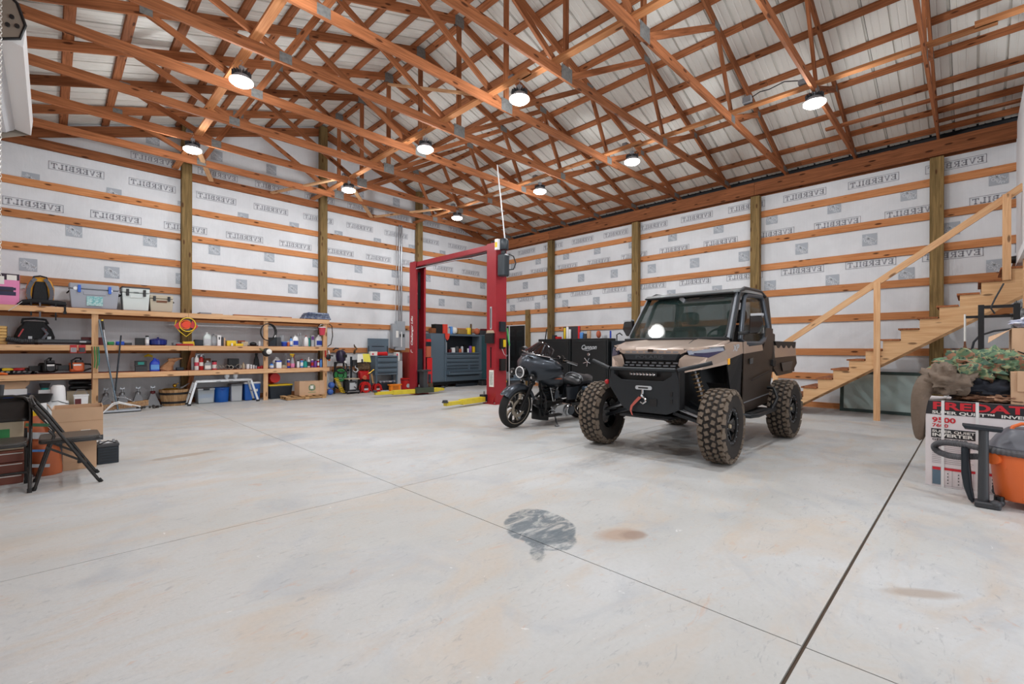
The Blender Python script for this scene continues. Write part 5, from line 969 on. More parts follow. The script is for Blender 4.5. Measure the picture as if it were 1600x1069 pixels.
P(t, 'top_label', MB().box(-.06, .06, -.05, .05, .205, .207), 'lgrey'); P(t, 'carry_strap', MB().tube([(-.07, -.08, .205), (0, -.085, .235), (.07, -.08, .205)], .006, 6), 'black')
t = E('charcoal_sack', (-.04, 6.26, 0), 'orange-brown printed sack leaning against the cardboard boxes behind the chair', 'sack')
m = MB().loft([[(w_*math.cos(a)*.11+o_, d_*math.sin(a)*.09, zz) for a in [2*pi*i/14 for i in range(14)]] for zz, w_, d_, o_ in ((0, .8, .9, .03), (.04, 1, 1.1, .02), (.2, 1, 1.15, .0), (.38, .85, .8, -.03), (.5, .65, .35, -.07), (.56, .6, .1, -.09))]); m.noise(.008, 2); mat('sack_green', (60, 110, 80), .5); P(t, 'sack_body', m, mat('sack_orange', (182, 96, 56), .5), smooth=50)
for z0, z1, c in ((.40, .46, 'lgrey'), (.26, .28, 'lblue'), (.5, .53, 'sack_green'), (.12, .15, 'lgrey')): P(t, 'printed_band', MB().beam((-.12, -.105, z0), (.04, -.115, z0-.02), .004, z1-z0), c)
t = E('round_pail', (-.0, 6.55, 0), 'dark round pail behind the orange-brown sack', 'pail'); P(t, 'pail', MB().lathe([(.13, 0), (.13, .05), (.15, .2), (.15, .22), (0, .22)], n=22), 'gunmetal_dark', smooth=1); t.location = (-.03, 6.85, 0)
for k, (zz, h, c, lb) in enumerate(((0, .085, 'sack_brown', 'lower reddish brown carton at the left edge under the folding chair'), (.09, .10, 'sack_brown', 'middle reddish brown carton with white line at the left edge'), (.195, .09, 'sack_brown', 'upper brown carton under the chair seat at the left edge'))):
    mat('sack_brown', (128, 70, 54), .5); t = boxthing(-.62, -.17+.01*k, 6.02, 6.3, zz, zz+h, c, lb, 'box', 'product_carton'); P(t, 'white_line', MB().box(-.22, .215, -.1425, -.14, h-.02, h-.012), 'paper'); P(t, 'round_mark', MB().box(-.02, .03, -.1425, -.14, h*.25, h*.5), 'lgrey')
t = boxthing(-.60, -.17, 6.1, 6.3, .29, .62, 'tan', 'pale carton with a green label seen through the left folding chair', 'box', 'product_carton'); P(t, 'green_label', MB().box(-.06, .13, -.1025, -.1, .1, .19), 'green'); P(t, 'teal_edge', MB().box(-.12, -.07, -.1025, -.1, .03, .3), 'teal')
t = E('leaning_tube', (-.42, 7.2, 0), 'dark tube leaning behind the left folding chair', 'tube'); P(t, 'tube', MB().cyl((0, 0, 0), (.06, .02, .82), .022, n=10), 'dgrey', smooth=1)
t['label'] = 'dark tube rising behind the left folding chair at the edge of the view'
o = boxthing(-.28, -.05, 7.0, 7.2, 0, .55, 'white', 'white box with a green and yellow sticker between the chairs and the sack', 'box', 'white_box'); P(o, 'sticker', MB().box(.02, .09, -.1025, -.1, .47, .54), 'yellow'); P(o, 'sticker', MB().box(.0, .09, -.1025, -.1, .3, .4), 'lblue')
# ------------------------------------------------------------------ two-post lift
mat('lift_red', (158, 36, 46), .38, noise=.08, nscale=4); mat('arm_yellow', (228, 206, 60), .45, noise=.12, nscale=9)
lf = E('car_lift', (7.06, 9.1, 0), 'red two-post car lift with an overhead beam and yellow swing arms', 'car lift')
def column(y0, y1, s):
    """three-sided column x 6.90..7.22; s=+1: open side faces +y"""
    k = .012; yb = y0 if s > 0 else y1-k
    m = MB(); m.box(6.90, 6.90+k, y0, y1, .02, 3.56); m.box(7.22-k, 7.22, y0, y1, .02, 3.56); m.box(6.90+k, 7.22-k, yb, yb+k, .02, 3.56)
    yo = y1-k if s > 0 else y0; m.box(6.90+k, 6.955, yo, yo+k, .02, 3.4); m.box(7.165, 7.22-k, yo, yo+k, .02, 3.4)
    m.build('column', 'lift_red', lf, W=1); ym = (y0+y1)/2
    MB().box(6.84, 7.28, y0-.06, y1+.06, 0, .02).build('base_plate', 'lift_red', lf, W=1)
    MB().prism([(6.84, .02), (6.90, .02), (6.90, .16)], ym-.1, ym-.09, 'y').build('gusset', 'lift_red', lf, W=1)
    for x, y in ((6.865, y0), (6.865, y1), (7.25, y0), (7.25, y1)): MB().cyl((x, y, .02), (x, y, .05), .014, n=6).build('anchor_bolt', 'steel', lf, W=1)
    ys = yo+(.0 if s > 0 else -.0); MB().box(6.965, 7.155, ym-.1, ym+.1, .3, 1.22).build('carriage', 'gunmetal_dark', lf, W=1)
    MB().cyl((7.06, ym, .9), (7.06, ym, 2.3), .035, n=12).build('cylinder_ram', 'blackm', lf, W=1, smooth=1)
    MB().box(6.99, 7.13, ym-.03, ym+.03, 2.3, 3.3).build('guide_channel', 'blackm', lf, W=1)
column(10.54, 10.84, -1); column(7.40, 7.70, 1)
MB().box(6.93, 7.19, 7.42, 10.82, 3.43, 3.545).build('crossbeam', 'lift_red', lf, W=1)
MB().box(6.89, 6.92, 7.7, 10.54, 3.36, 3.385).build('shutoff_bar', 'blackm', lf, W=1)
MB().tube([(6.88, 7.7, 3.33), (6.86, 8.2, 3.31), (6.88, 8.8, 3.355), (6.88, 10.5, 3.35)], .008, 6).build('hydraulic_line', 'lgrey', lf, W=1)
def arm(x0, y0, x1, y1, ext):
    z = .10; d = Vector((x1-x0, y1-y0, 0)); L_ = d.length; d.normalize()
    a = Vector((x0, y0, z)); b = a+d*(L_*.62); c = a+d*L_
    o = MB().beam(a, b, .13, .11).build('swing_arm', 'arm_yellow', lf, W=1, bevel=.004)
    i = MB().beam(b-d*.05, c, .095, .075).build('arm_extension', 'arm_yellow', lf, W=1, bevel=.004)
    MB().lathe([(.0, 0), (.065, 0), (.07, .015), (.055, .02), (.05, .05), (.02, .055)], c=(c.x, c.y, z+.03), n=18).build('lift_pad', 'dgrey', i, W=1, smooth=1)
    MB().box(x0-.07, x0+.07, y0-.07, y0+.07, .05, .20).build('arm_bracket', 'gunmetal_dark', lf, W=1)
    MB().cyl((x0, y0, .2), (x0, y0, .27), .02, n=10).build('pivot_pin', 'steel', lf, W=1)
arm(6.93, 10.42, 5.72, 10.55, 0); arm(7.20, 10.42, 7.78, 10.5, 0); arm(6.86, 7.74, 5.62, 7.52, 0); arm(7.24, 7.85, 7.85, 8.55, 0)
MB().box(6.99, 7.13, 10.30, 10.5, .16, .62).build('arm_yoke', 'dgrey', lf, W=1, bevel=.006); MB().box(6.92, 7.22, 10.28, 10.5, .62, .66).build('yoke_plate', 'dgrey', lf, W=1)
MB().box(6.78, 7.32, 10.28, 10.40, .05, .19).build('arm_carrier', mat('carrier_green', (62, 72, 56), .5), lf, W=1, bevel=.006)
# right column fittings
MB().box(6.888, 6.90, 7.53, 7.58, 1.655, 2.15).build('slot_cover', 'lgrey', lf, W=1); MB().box(6.884, 6.889, 7.545, 7.565, 1.68, 2.12).build('slot', 'black', lf, W=1)
MB().box(6.884, 6.90, 7.545, 7.565, .80, 1.26).build('slot', 'black', lf, W=1); MB().box(6.82, 6.90, 7.44, 7.68, 1.34, 1.56).build('control_box', 'black', lf, W=1, bevel=.006)
MB().prism([(7.44, 1.57), (7.68, 1.57), (7.64, 1.63), (7.48, 1.63)], 6.86, 6.90, 'x').build('lamp_shade', 'tan', lf, W=1)
MB().box(6.885, 6.9, 7.46, 7.60, .38, .75).build('warning_sign', 'paper', lf, W=1); MB().box(6.881, 6.886, 7.48, 7.58, .42, .71).build('warning_print', mat('print_grey', (150, 154, 150), .7, c2=(220, 222, 218), nscale=60), lf, W=1)
MB().rbox(6.88, 7.10, 7.16, 7.36, 2.80, 3.28, .05).build('oil_tank', mat('tank_grey', (46, 54, 60), .4), lf, W=1, smooth=1)
MB().cyl((6.99, 7.26, 3.28), (6.99, 7.26, 3.36), .06, n=16).build('pump_neck', 'blackm', lf, W=1, smooth=1); MB().lathe([(.09, 0), (.105, .02), (.105, .2), (.08, .24), (0, .25)], c=(7.0, 7.26, 3.38), n=22).build('pump_motor', 'tank_grey', lf, W=1, smooth=1)
MB().box(6.82, 6.89, 7.27, 7.36, 3.37, 3.60).build('motor_switch_box', 'white', lf, W=1); MB().box(6.815, 6.82, 7.28, 7.35, 3.42, 3.53).build('yellow_sticker', 'yellow', lf, W=1)
MB().tube([(7.09, 7.2, 3.3), (7.19, 7.15, 3.25), (7.23, 7.12, 3.1), (7.19, 7.15, 2.97), (7.09, 7.2, 2.95)], .014, 8).build('oil_hose', 'black', lf, W=1, smooth=1)
MB().box(6.99, 7.14, 7.33, 7.40, 1.60, 1.82).build('switch_box', 'gunmetal_dark', lf, W=1, bevel=.004); MB().box(7.0, 7.13, 7.34, 7.40, 1.22, 1.45).build('breaker_box', 'black', lf, W=1, bevel=.004); MB().box(7.06, 7.12, 7.30, 7.34, 1.26, 1.42).build('yellow_tool', 'yellow', lf, W=1, bevel=.006); MB().box(7.0, 7.15, 7.33, 7.40, .74, 1.0).build('valve_box', 'black', lf, W=1, bevel=.004)
MB().tube([(7.02, 7.33, 1.22), (7.04, 7.28, 1.1), (7.12, 7.28, 1.06), (7.14, 7.33, 1.05)], .006, 6).build('cable', 'lgrey', lf, W=1)
m = MB(); V, F = text_mb('Challenger Lifts', .085, bold=.004, sx=1.02, shear=.25); M = frame((6.897, 10.715, 1.70), (0, 0, 1), (0, 1, 0)); m.add([M @ Vector(v) for v in V], F); m.build('brand_letters', 'white', lf, W=1)
m = MB().tube([(6.897, 10.68, 1.12), (6.897, 10.76, 1.14), (6.897, 10.76, 1.2)], .008, 5); m.build('brand_mark', 'white', lf, W=1)
o = MB().cyl((7.04, 7.27, 3.62), (6.74, 7.2, 5.15), .014, n=8).build('lift_cable_conduit', 'white', smooth=1); tag(o, 'pale conduit rising from the lift pump to the roof trusses', 'conduit')
o = MB().cyl((7.34, 7.43, .0), (7.34, 7.43, 1.75), .014, n=8).build('air_pipe', 'lgrey', smooth=1); tag(o, 'thin pale air pipe standing beside the right lift column', 'pipe')
o = MB().tube([(7.20, 7.36, 1.68), (7.22, 7.36, 1.6), (7.25, 7.36, 1.42), (7.29, 7.37, 1.3)], .018, 7).build('green_strap', mat('strap_green', (96, 196, 110), .6), smooth=1); tag(o, 'bright green strap hanging behind the right lift column', 'strap')
# ------------------------------------------------------------------ red cabinet and items behind the left column
t = E('red_cabinet', (7.92, 12.15, 0), 'dark red cabinet behind the left lift column', 'cabinet'); P(t, 'body', MB().box(-.33, .33, -.15, .18, .05, 1.12), mat('cab_red', (136, 40, 32), .5), bevel=.005); P(t, 'door_panel', MB().box(-.3, .0, -.165, -.15, .1, 1.08), 'cab_red'); P(t, 'door_panel', MB().box(.02, .3, -.165, -.15, .1, 1.08), 'cab_red')
t = E('red_rack', (8.18, 11.75, 0), 'bright red stand with shelves between the left lift column and the tool chest', 'rack'); P(t, 'frame', MB().beam((-.06, 0, 0), (-.06, 0, .95), .03, .03).beam((.09, 0, 0), (.09, 0, .95), .03, .03), 'bright_red'); P(t, 'panel', MB().box(-.06, .09, -.01, .01, .45, .95), 'bright_red'); P(t, 'upper_case', MB().box(-.07, .08, .02, .16, .97, 1.3), 'terracotta'); P(t, 'black_case', MB().box(-.07, .08, .02, .14, 1.3, 1.44), 'gunmetal_dark'); P(t, 'red_case', MB().box(-.07, .08, .02, .14, 1.44, 1.52), 'bright_red'); m = MB().rbox(-.06, .08, -.1, .02, .03, .18, .03); m.noise(.01, 2); P(t, 'oddments', m, 'junk_brown', smooth=40)
t = boxthing(7.28, 7.40, 12.15, 12.3, 1.0, 1.26, 'paper', 'white carton with red marks right of the tool cart', 'box', 'carton'); t.location.z = .86; P(t, 'red_mark', MB().box(-.05, .0, -.0775, -.075, .15, .22), 'pink_red')
o = boxthing(7.24, 7.46, 12.1, 12.36, 0, .86, 'lgrey', 'grey cabinet stub between the tool cart and the dark red cabinet', 'cabinet', 'cabinet')
# ------------------------------------------------------------------ big tool chest on the gable wall
t = E('tool_chest', (9.5, 12.15, 0), 'large gunmetal tool chest with side lockers, open hutch and drawers at the gable wall', 'tool chest')
gx = 9.5; X = lambda a: a-gx; f0 = -.25
P(t, 'left_locker', MB().box(X(8.345), X(8.86), f0, .18, .18, 1.71), 'gunmetal', bevel=.006); P(t, 'locker_door', MB().box(X(8.33), X(8.83), f0-.012, f0, .21, 1.68), 'gunmetal', bevel=.003)
P(t, 'right_locker', MB().box(X(10.40), X(10.75), f0, .18, .18, 1.71), 'gunmetal', bevel=.006); P(t, 'locker_door', MB().box(X(10.43), X(10.72), f0-.012, f0, .21, 1.68), mat('gun_teal', (60, 96, 104), .4, .3), bevel=.003)
P(t, 'hutch_top', MB().box(X(8.87), X(10.39), f0, .18, 1.65, 1.71), 'gunmetal'); P(t, 'hutch_back', MB().box(X(8.87), X(10.39), .24, .18, 1.10, 1.65), 'gunmetal_dark')
P(t, 'hutch_side', MB().box(X(8.87), X(8.93), f0, .14, 1.10, 1.65), 'gunmetal'); P(t, 'hutch_side', MB().box(X(10.33), X(10.39), f0, .14, 1.10, 1.65), 'gunmetal')
P(t, 'cabinet', MB().box(X(8.87), X(10.39), f0, .18, .18, 1.09), 'gunmetal', bevel=.006); P(t, 'work_top', MB().box(X(8.87), X(10.39), f0-.02, .14, 1.08, 1.105), 'gunmetal')
P(t, 'base', MB().box(X(8.36), X(10.7), f0+.06, .16, .07, .18), 'blackm')
for x in (8.45, 9.0, 10.2, 10.6): P(t, 'caster', MB().lathe([(0, -.02), (.05, -.02), (.05, .02), (0, .02)], c=(X(x), f0+.08, .05), axis='y', n=14), 'rubber')
def drawer(x0, x1, z0, z1, out=0):
    d = P(t, 'drawer', MB().box(X(x0), X(x1), f0-.018-out, f0 if not out else f0-.0, z0, z1), 'gunmetal', bevel=.003); MB().box(X(x0)+.02, X(x1)-.02, f0-.032-out, f0-.018-out, z1-.022, z1-.006).build('drawer_pull', 'gunmetal_dark', d)
drawer(8.93, 10.30, .97, 1.07); drawer(8.93, 10.30, .83, .93); drawer(8.93, 10.30, .71, .80); drawer(8.93, 9.82, .62, .69); drawer(9.88, 10.30, .62, .69); drawer(8.93, 9.82, .53, .60); drawer(9.88, 10.30, .53, .60); drawer(8.93, 10.30, .40, .50, .16); drawer(8.93, 10.30, .22, .36)
def small(x, y, z, w_, d, h, m_, lb, cat, name, kind='box', nz=0):
    if kind == 'cyl': m = MB().lathe([(w_/2*.95, 0), (w_/2, .01), (w_/2, h*.9), (w_/2*.8, h)], n=14)
    elif kind == 'ball': m = MB().ball((0, 0, h/2), w_/2, (1, d/w_, h/w_))
    else: m = MB().rbox(-w_/2, w_/2, -d/2, d/2, 0, h, min(w_, d)*.12)
    if nz: m.noise(nz, int(x*100))
    o = m.build(name, m_, smooth=40); o.location = (x, y, z); return tag(o, lb, cat)
HT = 1.107
for i, (x, w_, h, c, k, n_) in enumerate(((9.02, .09, .34, 'lgrey', 'box', 'tall pale carton at the left in the tool chest hutch'), (9.20, .1, .1, 'dark_red', 'box', 'dark red box'), (9.34, .12, .16, 'white', 'box', 'white tool case'), (9.50, .13, .2, 'dgrey', 'cyl', 'dark round canister'), (9.62, .1, .12, 'terracotta', 'box', 'orange-brown box'), (9.72, .09, .2, 'lgrey', 'cyl', 'grey can'), (9.84, .12, .26, 'blackm', 'box', 'black power tool'), (9.98, .07, .14, 'white', 'cyl', 'small white can'), (10.08, .1, .22, 'purple', 'cyl', 'violet canister'), (10.21, .08, .2, 'yellow', 'box', 'yellow pack'))):
    small(x, 12.08, HT, w_, .1, h, c, n_+(' standing in the open tool chest hutch, place %s from the left' % ('one two three four five six seven eight nine ten'.split()[i]) if i else ''), 'container', 'container', k)
TT = 1.712
small(8.50, 12.05, TT, .16, .2, .16, 'truss_pine', 'wooden block on the left locker of the tool chest', 'block', 'wood_block'); small(8.72, 12.1, TT, .3, .22, .3, 'black', 'black tool bag with strap on the tool chest', 'bag', 'tool_bag', 'box', .015)
small(8.93, 12.0, TT, .16, .16, .3, mat('vest_red', (222, 66, 50), .7), 'red-orange canister standing on the tool chest', 'canister', 'canister')
o = MB().prism([(-.09, 0), (.1, 0), (.06, -.17), (.0, -.22), (-.07, -.15)], -.008, .008, 'y').build('red_rag', 'vest_red'); o.location = (8.95, 11.87, 1.715); tag(o, 'red rag hanging over the front edge of the tool chest', 'rag')
small(9.10, 12.05, TT, .12, .12, .18, 'lgrey', 'tall pale carton on the tool chest right of the red canister', 'box', 'carton'); small(9.22, 12.05, TT, .08, .12, .24, 'lblue', 'narrow blue carton on the tool chest', 'box', 'carton')
small(9.37, 12.05, TT, .2, .2, .22, 'paper', 'crumpled white bag on the middle of the tool chest', 'bag', 'plastic_bag', 'ball', .015)
small(9.66, 12.05, TT, .36, .2, .16, mat('olive_box', (150, 120, 66), .6), 'olive brown ammunition box on the tool chest', 'box', 'metal_box'); small(9.93, 12.0, TT, .17, .17, .22, 'yellow', 'bright yellow can on the tool chest', 'can', 'can', 'cyl')
small(10.08, 12.05, TT, .07, .07, .36, 'junk_brown', 'thin brown bottle on the tool chest right of the yellow can', 'bottle', 'bottle', 'cyl'); small(10.30, 12.0, TT, .22, .2, .22, 'terracotta', 'round rusty ball-shaped helmet on the tool chest', 'helmet', 'helmet', 'ball'); small(10.55, 12.05, TT, .3, .2, .15, 'dgrey', 'dark angular tool case at the right end of the tool chest top', 'case', 'tool_case'); small(10.62, 12.02, TT+.152, .2, .15, .06, 'dark_red', 'dark red tray on top of the dark angular tool case', 'tray', 'tray')
small(9.7, 11.8, 0, .9, .06, .09, 'gunmetal_dark', 'long dark toe bar lying on the floor before the tool chest', 'bar', 'floor_bar'); small(10.35, 11.7, 0, .3, .2, .16, 'junk_dark', 'dark oddments on the floor by the right lift column', 'pile of gear', 'oddments', 'box', .02)
# vise stand behind the motorcycle wheel
t = E('bench_vise', (7.98, 7.98, 0), 'dark cast bench vise on a steel stand between the right lift column and the motorcycle', 'vise'); P(t, 'stand', MB().box(-.14, .2, -.12, .12, 0, .46), 'dgrey', bevel=.01); P(t, 'stand_top', MB().box(-.2, .3, -.15, .15, .46, .5), 'gunmetal'); P(t, 'vise_body', MB().rbox(-.16, .26, -.1, .1, .5, .66, .03), 'gunmetal', smooth=1); P(t, 'anvil', MB().tube([(-.1, -.02, .6), (-.26, -.05, .58), (-.34, -.06, .56)], [.07, .06, .03], 10), 'steel', smooth=1); P(t, 'vise_jaw', MB().box(-.34, -.22, -.12, .02, .5, .64), 'steel', bevel=.01); P(t, 'yellow_clamp', MB().box(-.42, -.3, -.13, -.08, .42, .47), 'yellow', bevel=.01)
# ------------------------------------------------------------------ door in the right wall
d = MB().box(11.45, 11.49, 10.82, 11.73, 0.01, 2.035).build('door_2', 'black', kind='structure', bevel=.004)
for (a, b, c, e) in ((.13, .40, 1.66, 1.88), (.51, .78, 1.66, 1.88), (.13, .40, .98, 1.52), (.51, .78, .98, 1.52), (.13, .40, .22, .82), (.51, .78, .22, .82)):
    m = MB(); y0, y1 = 10.82+a, 10.82+b
    m.box(11.444, 11.45, y0, y1, c, e); m.box(11.436, 11.445, y0+.04, y1-.04, c+.04, e-.04); m.build('raised_panel', mat('door_black', (28, 32, 34), .35), d, W=1, bevel=.004)
MB().ball((11.41, 11.66, 1.0), .03).build('door_knob', 'steel', d, W=1, smooth=1)
f = MB(); f.box(11.43, 11.50, 10.74, 10.815, 0, 2.06); f.box(11.43, 11.50, 11.735, 11.77, 0, 2.06); f.box(11.43, 11.50, 10.815, 11.735, 2.036, 2.06); f.build('trim_3', 'white', kind='structure')
# ------------------------------------------------------------------ black safes against the right wall
mat('safe_black', (26, 30, 32), .42, noise=.3, nscale=120)
def safe(x0, x1, y0, y1, z1, label):
    t = E('gun_safe', ((x0+x1)/2, (y0+y1)/2, 0), label, 'safe'); MB().box(x0, x1, y0, y1, .03, z1).build('body', 'safe_black', t, W=1, bevel=.012)
    MB().box(x0-.02, x0, y0+.05, y1-.05, .09, z1-.06).build('door', 'safe_black', t, W=1, bevel=.008); MB().box(x0+.03, x1, y0+.03, y1-.03, 0, .03).build('plinth', 'black', t, W=1); return t
s1 = safe(10.70, 11.10, 7.02, 8.26, 1.525, 'wide black gun safe with a script brand name and five-spoke chrome handle'); s2 = safe(10.70, 11.10, 8.30, 9.55, 1.53, 'second black safe to the left of the one with the five-spoke handle')
m = MB(); V, F = text_mb('Cannon', .12, bold=.004, shear=.35, sx=.95); M = frame((10.676, 7.64, 1.275), (0, -1, 0), (0, 0, 1)); m.add([M @ Vector(v) for v in V], F); m.tube([(10.676, 7.85, 1.21), (10.676, 7.66, 1.18), (10.676, 7.45, 1.25)], .006, 5); m.build('brand_letters', 'lgrey', s1, W=1)
MB().lathe([(0, -.03), (.035, -.03), (.05, -.012), (.05, 0), (0, 0)], c=(10.68, 7.64, 1.075), axis='x', n=20).build('dial', 'chrome', s1, W=1, smooth=1)
h = MB().cyl((10.68, 7.64, .87), (10.61, 7.64, .87), .03, n=14).build('handle_hub', 'chrome', s1, W=1, smooth=1)
for k in range(5):
    a = pi/2*3+2*pi*k/5; MB().tube([(10.62, 7.64, .87), (10.60, 7.64+.13*math.cos(a), .87+.13*math.sin(a))], [.013, .018], 8).build('spoke', 'chrome', h, W=1, smooth=1)
t = E('chess_board_case', (11.0, 8.45, 1.527), 'flat dark case with a red edge standing on the safes', 'case'); MB().box(10.97, 11.03, 8.18, 8.78, 1.527, 1.90).build('case_body', mat('case_dark', (58, 54, 58), .6), t, W=1, bevel=.005); MB().box(10.955, 10.97, 8.15, 8.22, 1.527, 1.90).build('red_edge', 'bright_red', t, W=1); t['name_hint'] = 1; del t['name_hint']; t.name = 'flat_case'
ST = 1.532
for y, w_, h, c, k, lb, ct in ((8.92, .2, .07, 'bright_red', 'box', 'low bright red case lying on the left safe', 'case'), (8.68, .07, .33, 'yellow', 'cyl', 'yellow spray bottle on the safes', 'bottle'), (8.58, .08, .36, 'white', 'cyl', 'tall white bottle right of the yellow one on the safes', 'bottle'), (8.49, .08, .28, 'white', 'cyl', 'shorter white bottle before the dark case', 'bottle'), (9.08, .14, .12, 'junk_dark', 'box', 'dark box left of the red case on the left safe', 'box'), (8.05, .09, .18, 'lblue', 'box', 'blue-grey carton right of the dark case on the safe', 'box'), (7.92, .1, .14, 'dgrey', 'box', 'dark grey carton beside the blue-grey one', 'box'), (7.80, .08, .22, 'cardboard', 'box', 'tan carton behind the dark grey one on the safe', 'box'), (7.47, .2, .22, 'terracotta', 'ball', 'round copper-coloured ornament on the right safe', 'ornament'), (7.28, .16, .08, 'lgrey', 'box', 'small grey lettered tin beside the copper ornament', 'tin'), (7.08, .05, .2, 'blue', 'cyl', 'small blue bottle at the right end of the safe', 'bottle')):
    small(10.92, y, ST, w_, .1, h, c, lb, ct, ct if ' ' not in ct else 'item', k)
o = MB().tube([(10.95, 6.9, 1.2), (10.95, 6.9, 1.62), (10.9, 6.78, 1.66), (10.9, 6.70, 1.60)], .016, 7).build('valve_pipe', 'black', smooth=1); tag(o, 'black bent pipe rising beside the right end of the safe', 'pipe')
t = boxthing(10.8, 11.2, 6.55, 6.98, 0, 1.45, 'gunmetal_dark', 'dark air tank cabinet right of the safe, mostly behind the car mirror', 'cabinet', 'cabinet'); t['label'] = 'dark narrow cabinet right of the safe behind the car mirror'
# ------------------------------------------------------------------ stairs
stx0, stx1 = 10.05, 11.15
st = E('staircase', (10.6, 1.2, 0), 'open pine staircase with sawtooth stringers and a single sloping handrail rising to the loft', 'stairs')
rise, run = .175, .2355
def nose(k): return 2.30-(rise*k-.525)/.743
def stringer(x):
    pts = []
    for k in range(1, 15):
        pts += [(nose(k)-.025, rise*(k-1)-.03 if k > 1 else 0), (nose(k)-.025, rise*k-.03)]
    ytop = nose(15)-.02; pts += [(ytop-.05, rise*14-.03), (ytop-.05, rise*14-.03-.34)]
    yb = 2.243+.26/.742; pts += [(yb, 0)]
    return MB().prism(pts, x, x+.038, 'x').build('stringer', 'stair_y', st, W=1)
woodmat('stair_y', (228, 186, 140), (206, 156, 110), axis=1, kn=.8, var=.1); stringer(stx0); stringer(stx1-.04)
for k in range(1, 15):
    board('tread', (stx0-.02, nose(k)-.03-run/2+.03, rise*k-.015), (stx1+.02, nose(k)-.03-run/2+.03, rise*k-.015), run+.02, .028, 'truss_pine', st)
m = MB()
for k in range(12): y = 2.0-k*.22; m.box(stx0+.005, stx0+.033, y-.03, y+.03, .26+.742*(2.243-y)-.012, .26+.742*(2.243-y)+.004)
for n_, (y, z0, z1) in (('newel_post', (1.175, 0, 2.376)), ('newel_post', (-.343, 2.255, 3.53)), ('newel_post', (2.74, 0, 1.30))):
    board(n_, (stx0-.02, y, z0), (stx0-.02, y, z1), .09, .038, 'stair_pine', st, up=(1, 0, 0))
board('handrail', (stx0+.02, 2.80, 1.387-(2.80-2.518)*.736), (stx0+.02, -.52, 3.584+.052*.736), .038, .10, 'stair_pine', st)
# sash of glass under the stairs
t = E('framed_glass_panel', (11.28, 1.25, 0), 'dark green framed glass panel leaning against the wall under the stairs', 'window sash')
y0, y1, zt = .62, 1.90, .80; sl = lambda z: 11.20+.10*z/.8
mat('sash_green', (52, 72, 68), .5)
for nm, a, b, w_ in (('frame_rail', (sl(.03), y0, .03), (sl(.03), y1, .03), .06), ('frame_rail', (sl(zt), y0, zt-.03), (sl(zt), y1, zt-.03), .06), ('frame_stile', (sl(0), y0+.03, 0), (sl(zt), y0+.03, zt), .06), ('frame_stile', (sl(0), y1-.03, 0), (sl(zt), y1-.03, zt), .06)):
    MB().beam(a, b, .03 if 'rail' in nm else .06, .06 if 'rail' in nm else .03, up=(0, 0, 1) if 'rail' in nm else (1, 0, 0)).build(nm, 'sash_green', t, W=1)
MB().add([(sl(.04), y0+.05, .05), (sl(.04), y1-.05, .05), (sl(zt)-.0, y1-.05, zt-.05), (sl(zt)-.0, y0+.05, zt-.05), (sl(.04)+.005, y0+.05, .05), (sl(.04)+.005, y1-.05, .05), (sl(zt)+.005, y1-.05, zt-.05), (sl(zt)+.005, y0+.05, zt-.05)], [(0,1,2,3),(7,6,5,4),(0,4,5,1),(1,5,6,2),(2,6,7,3),(3,7,4,0)]).build('pane', mat('pane_glass', (200, 222, 218), .08, alpha=.55, spec=.6), t, W=1)
o = boxthing(11.36, 11.42, 1.02, 1.10, .0, .72, 'pallet_wood', 'short pale board standing behind the leaning glass panel', 'board', 'loose_board')
t = E('loft_goods', (10.6, -.3, 2.45), 'black bag with a brown board on the top stair', 'bag'); t.name = 'bag'; MB().ball((10.35, -.44, 2.54+.05), .08, (1, 1.4, .7)).build('bag_body', 'black', t, W=1, smooth=1); MB().beam((10.5, -.46, 2.5), (10.5, -.49, 2.66), .02, .1).build('board', 'brown', t, W=1)
# ------------------------------------------------------------------ generator carton with clothes, boxes and the shop vacuum
from mathutils import noise as mn
t = E('generator_carton', (5.86, -.08, 0), 'large white and black carton with big red lettering and white straps, right of the stairs', 'box')
MB().box(5.565, 6.15, -.46, .306, 0, .758).build('carton', mat('carton_white', (232, 226, 228), .6), t, W=1, bevel=.004)
GX_ = 5.5645
def face(name, y1, y0, z0, z1, m, k=.0015): return MB().box(GX_-k, GX_, y0, y1, z0, z1).build(name, m, t, W=1)
face('black_band', .306, -.46, .638, .758, mat('ink_black', (40, 40, 44), .5)); MB().box(5.57, 6.15, .306, .3075, .638, .758).build('black_band', 'ink_black', t, W=1)
mat('print_red', (206, 40, 52), .5)
def gtext(name, s, y, z, h, m, sx=1.5, bold=.004, k=.003):
    V, F = text_mb(s, h, bold=bold, sx=sx, align='LEFT'); M = frame((GX_-k, y, z), (0, -1, 0), (0, 0, 1)); b = MB(); b.add([M @ Vector(v) for v in V], F); return b.build(name, m, t, W=1)
gtext('brand_letters', 'PREDATOR', .262, .712, .062, 'print_red', 1.72, .003); gtext('subtitle_letters', 'SUPER QUIET\u2122  INVERTER', .262, .656, .024, 'paper', 1.62, .001)
gtext('model_number', '9500', .262, .588, .042, 'print_red', 1.25, .002); gtext('watt_number', '7600', .262, .540, .028, 'print_red', 1.3, .001)
face('black_strip', .268, -.04, .432, .512, 'ink_black'); gtext('strip_letters', 'SUPER QUIET\u2122', .262, .489, .021, 'paper', 1.5, .0008); gtext('strip_letters', 'INVERTER', .262, .456, .026, 'paper', 1.55, .0014); gtext('generator_letters', 'GENERATOR', .262, .415, .018, 'ink_black', 1.5, .0006)
m = MB()
for k in range(11): m.box(GX_-.0012, GX_, -.0+.01*(k % 3), .262, .37-.016*k, .373-.016*k)
m.build('small_print', mat('print_grey2', (150, 146, 150), .6), t, W=1, kind='stuff')
m = MB().box(GX_-.0012, GX_, -.40, .26, .174, .176).box(GX_-.0012, GX_, -.4, .26, .015, .017)
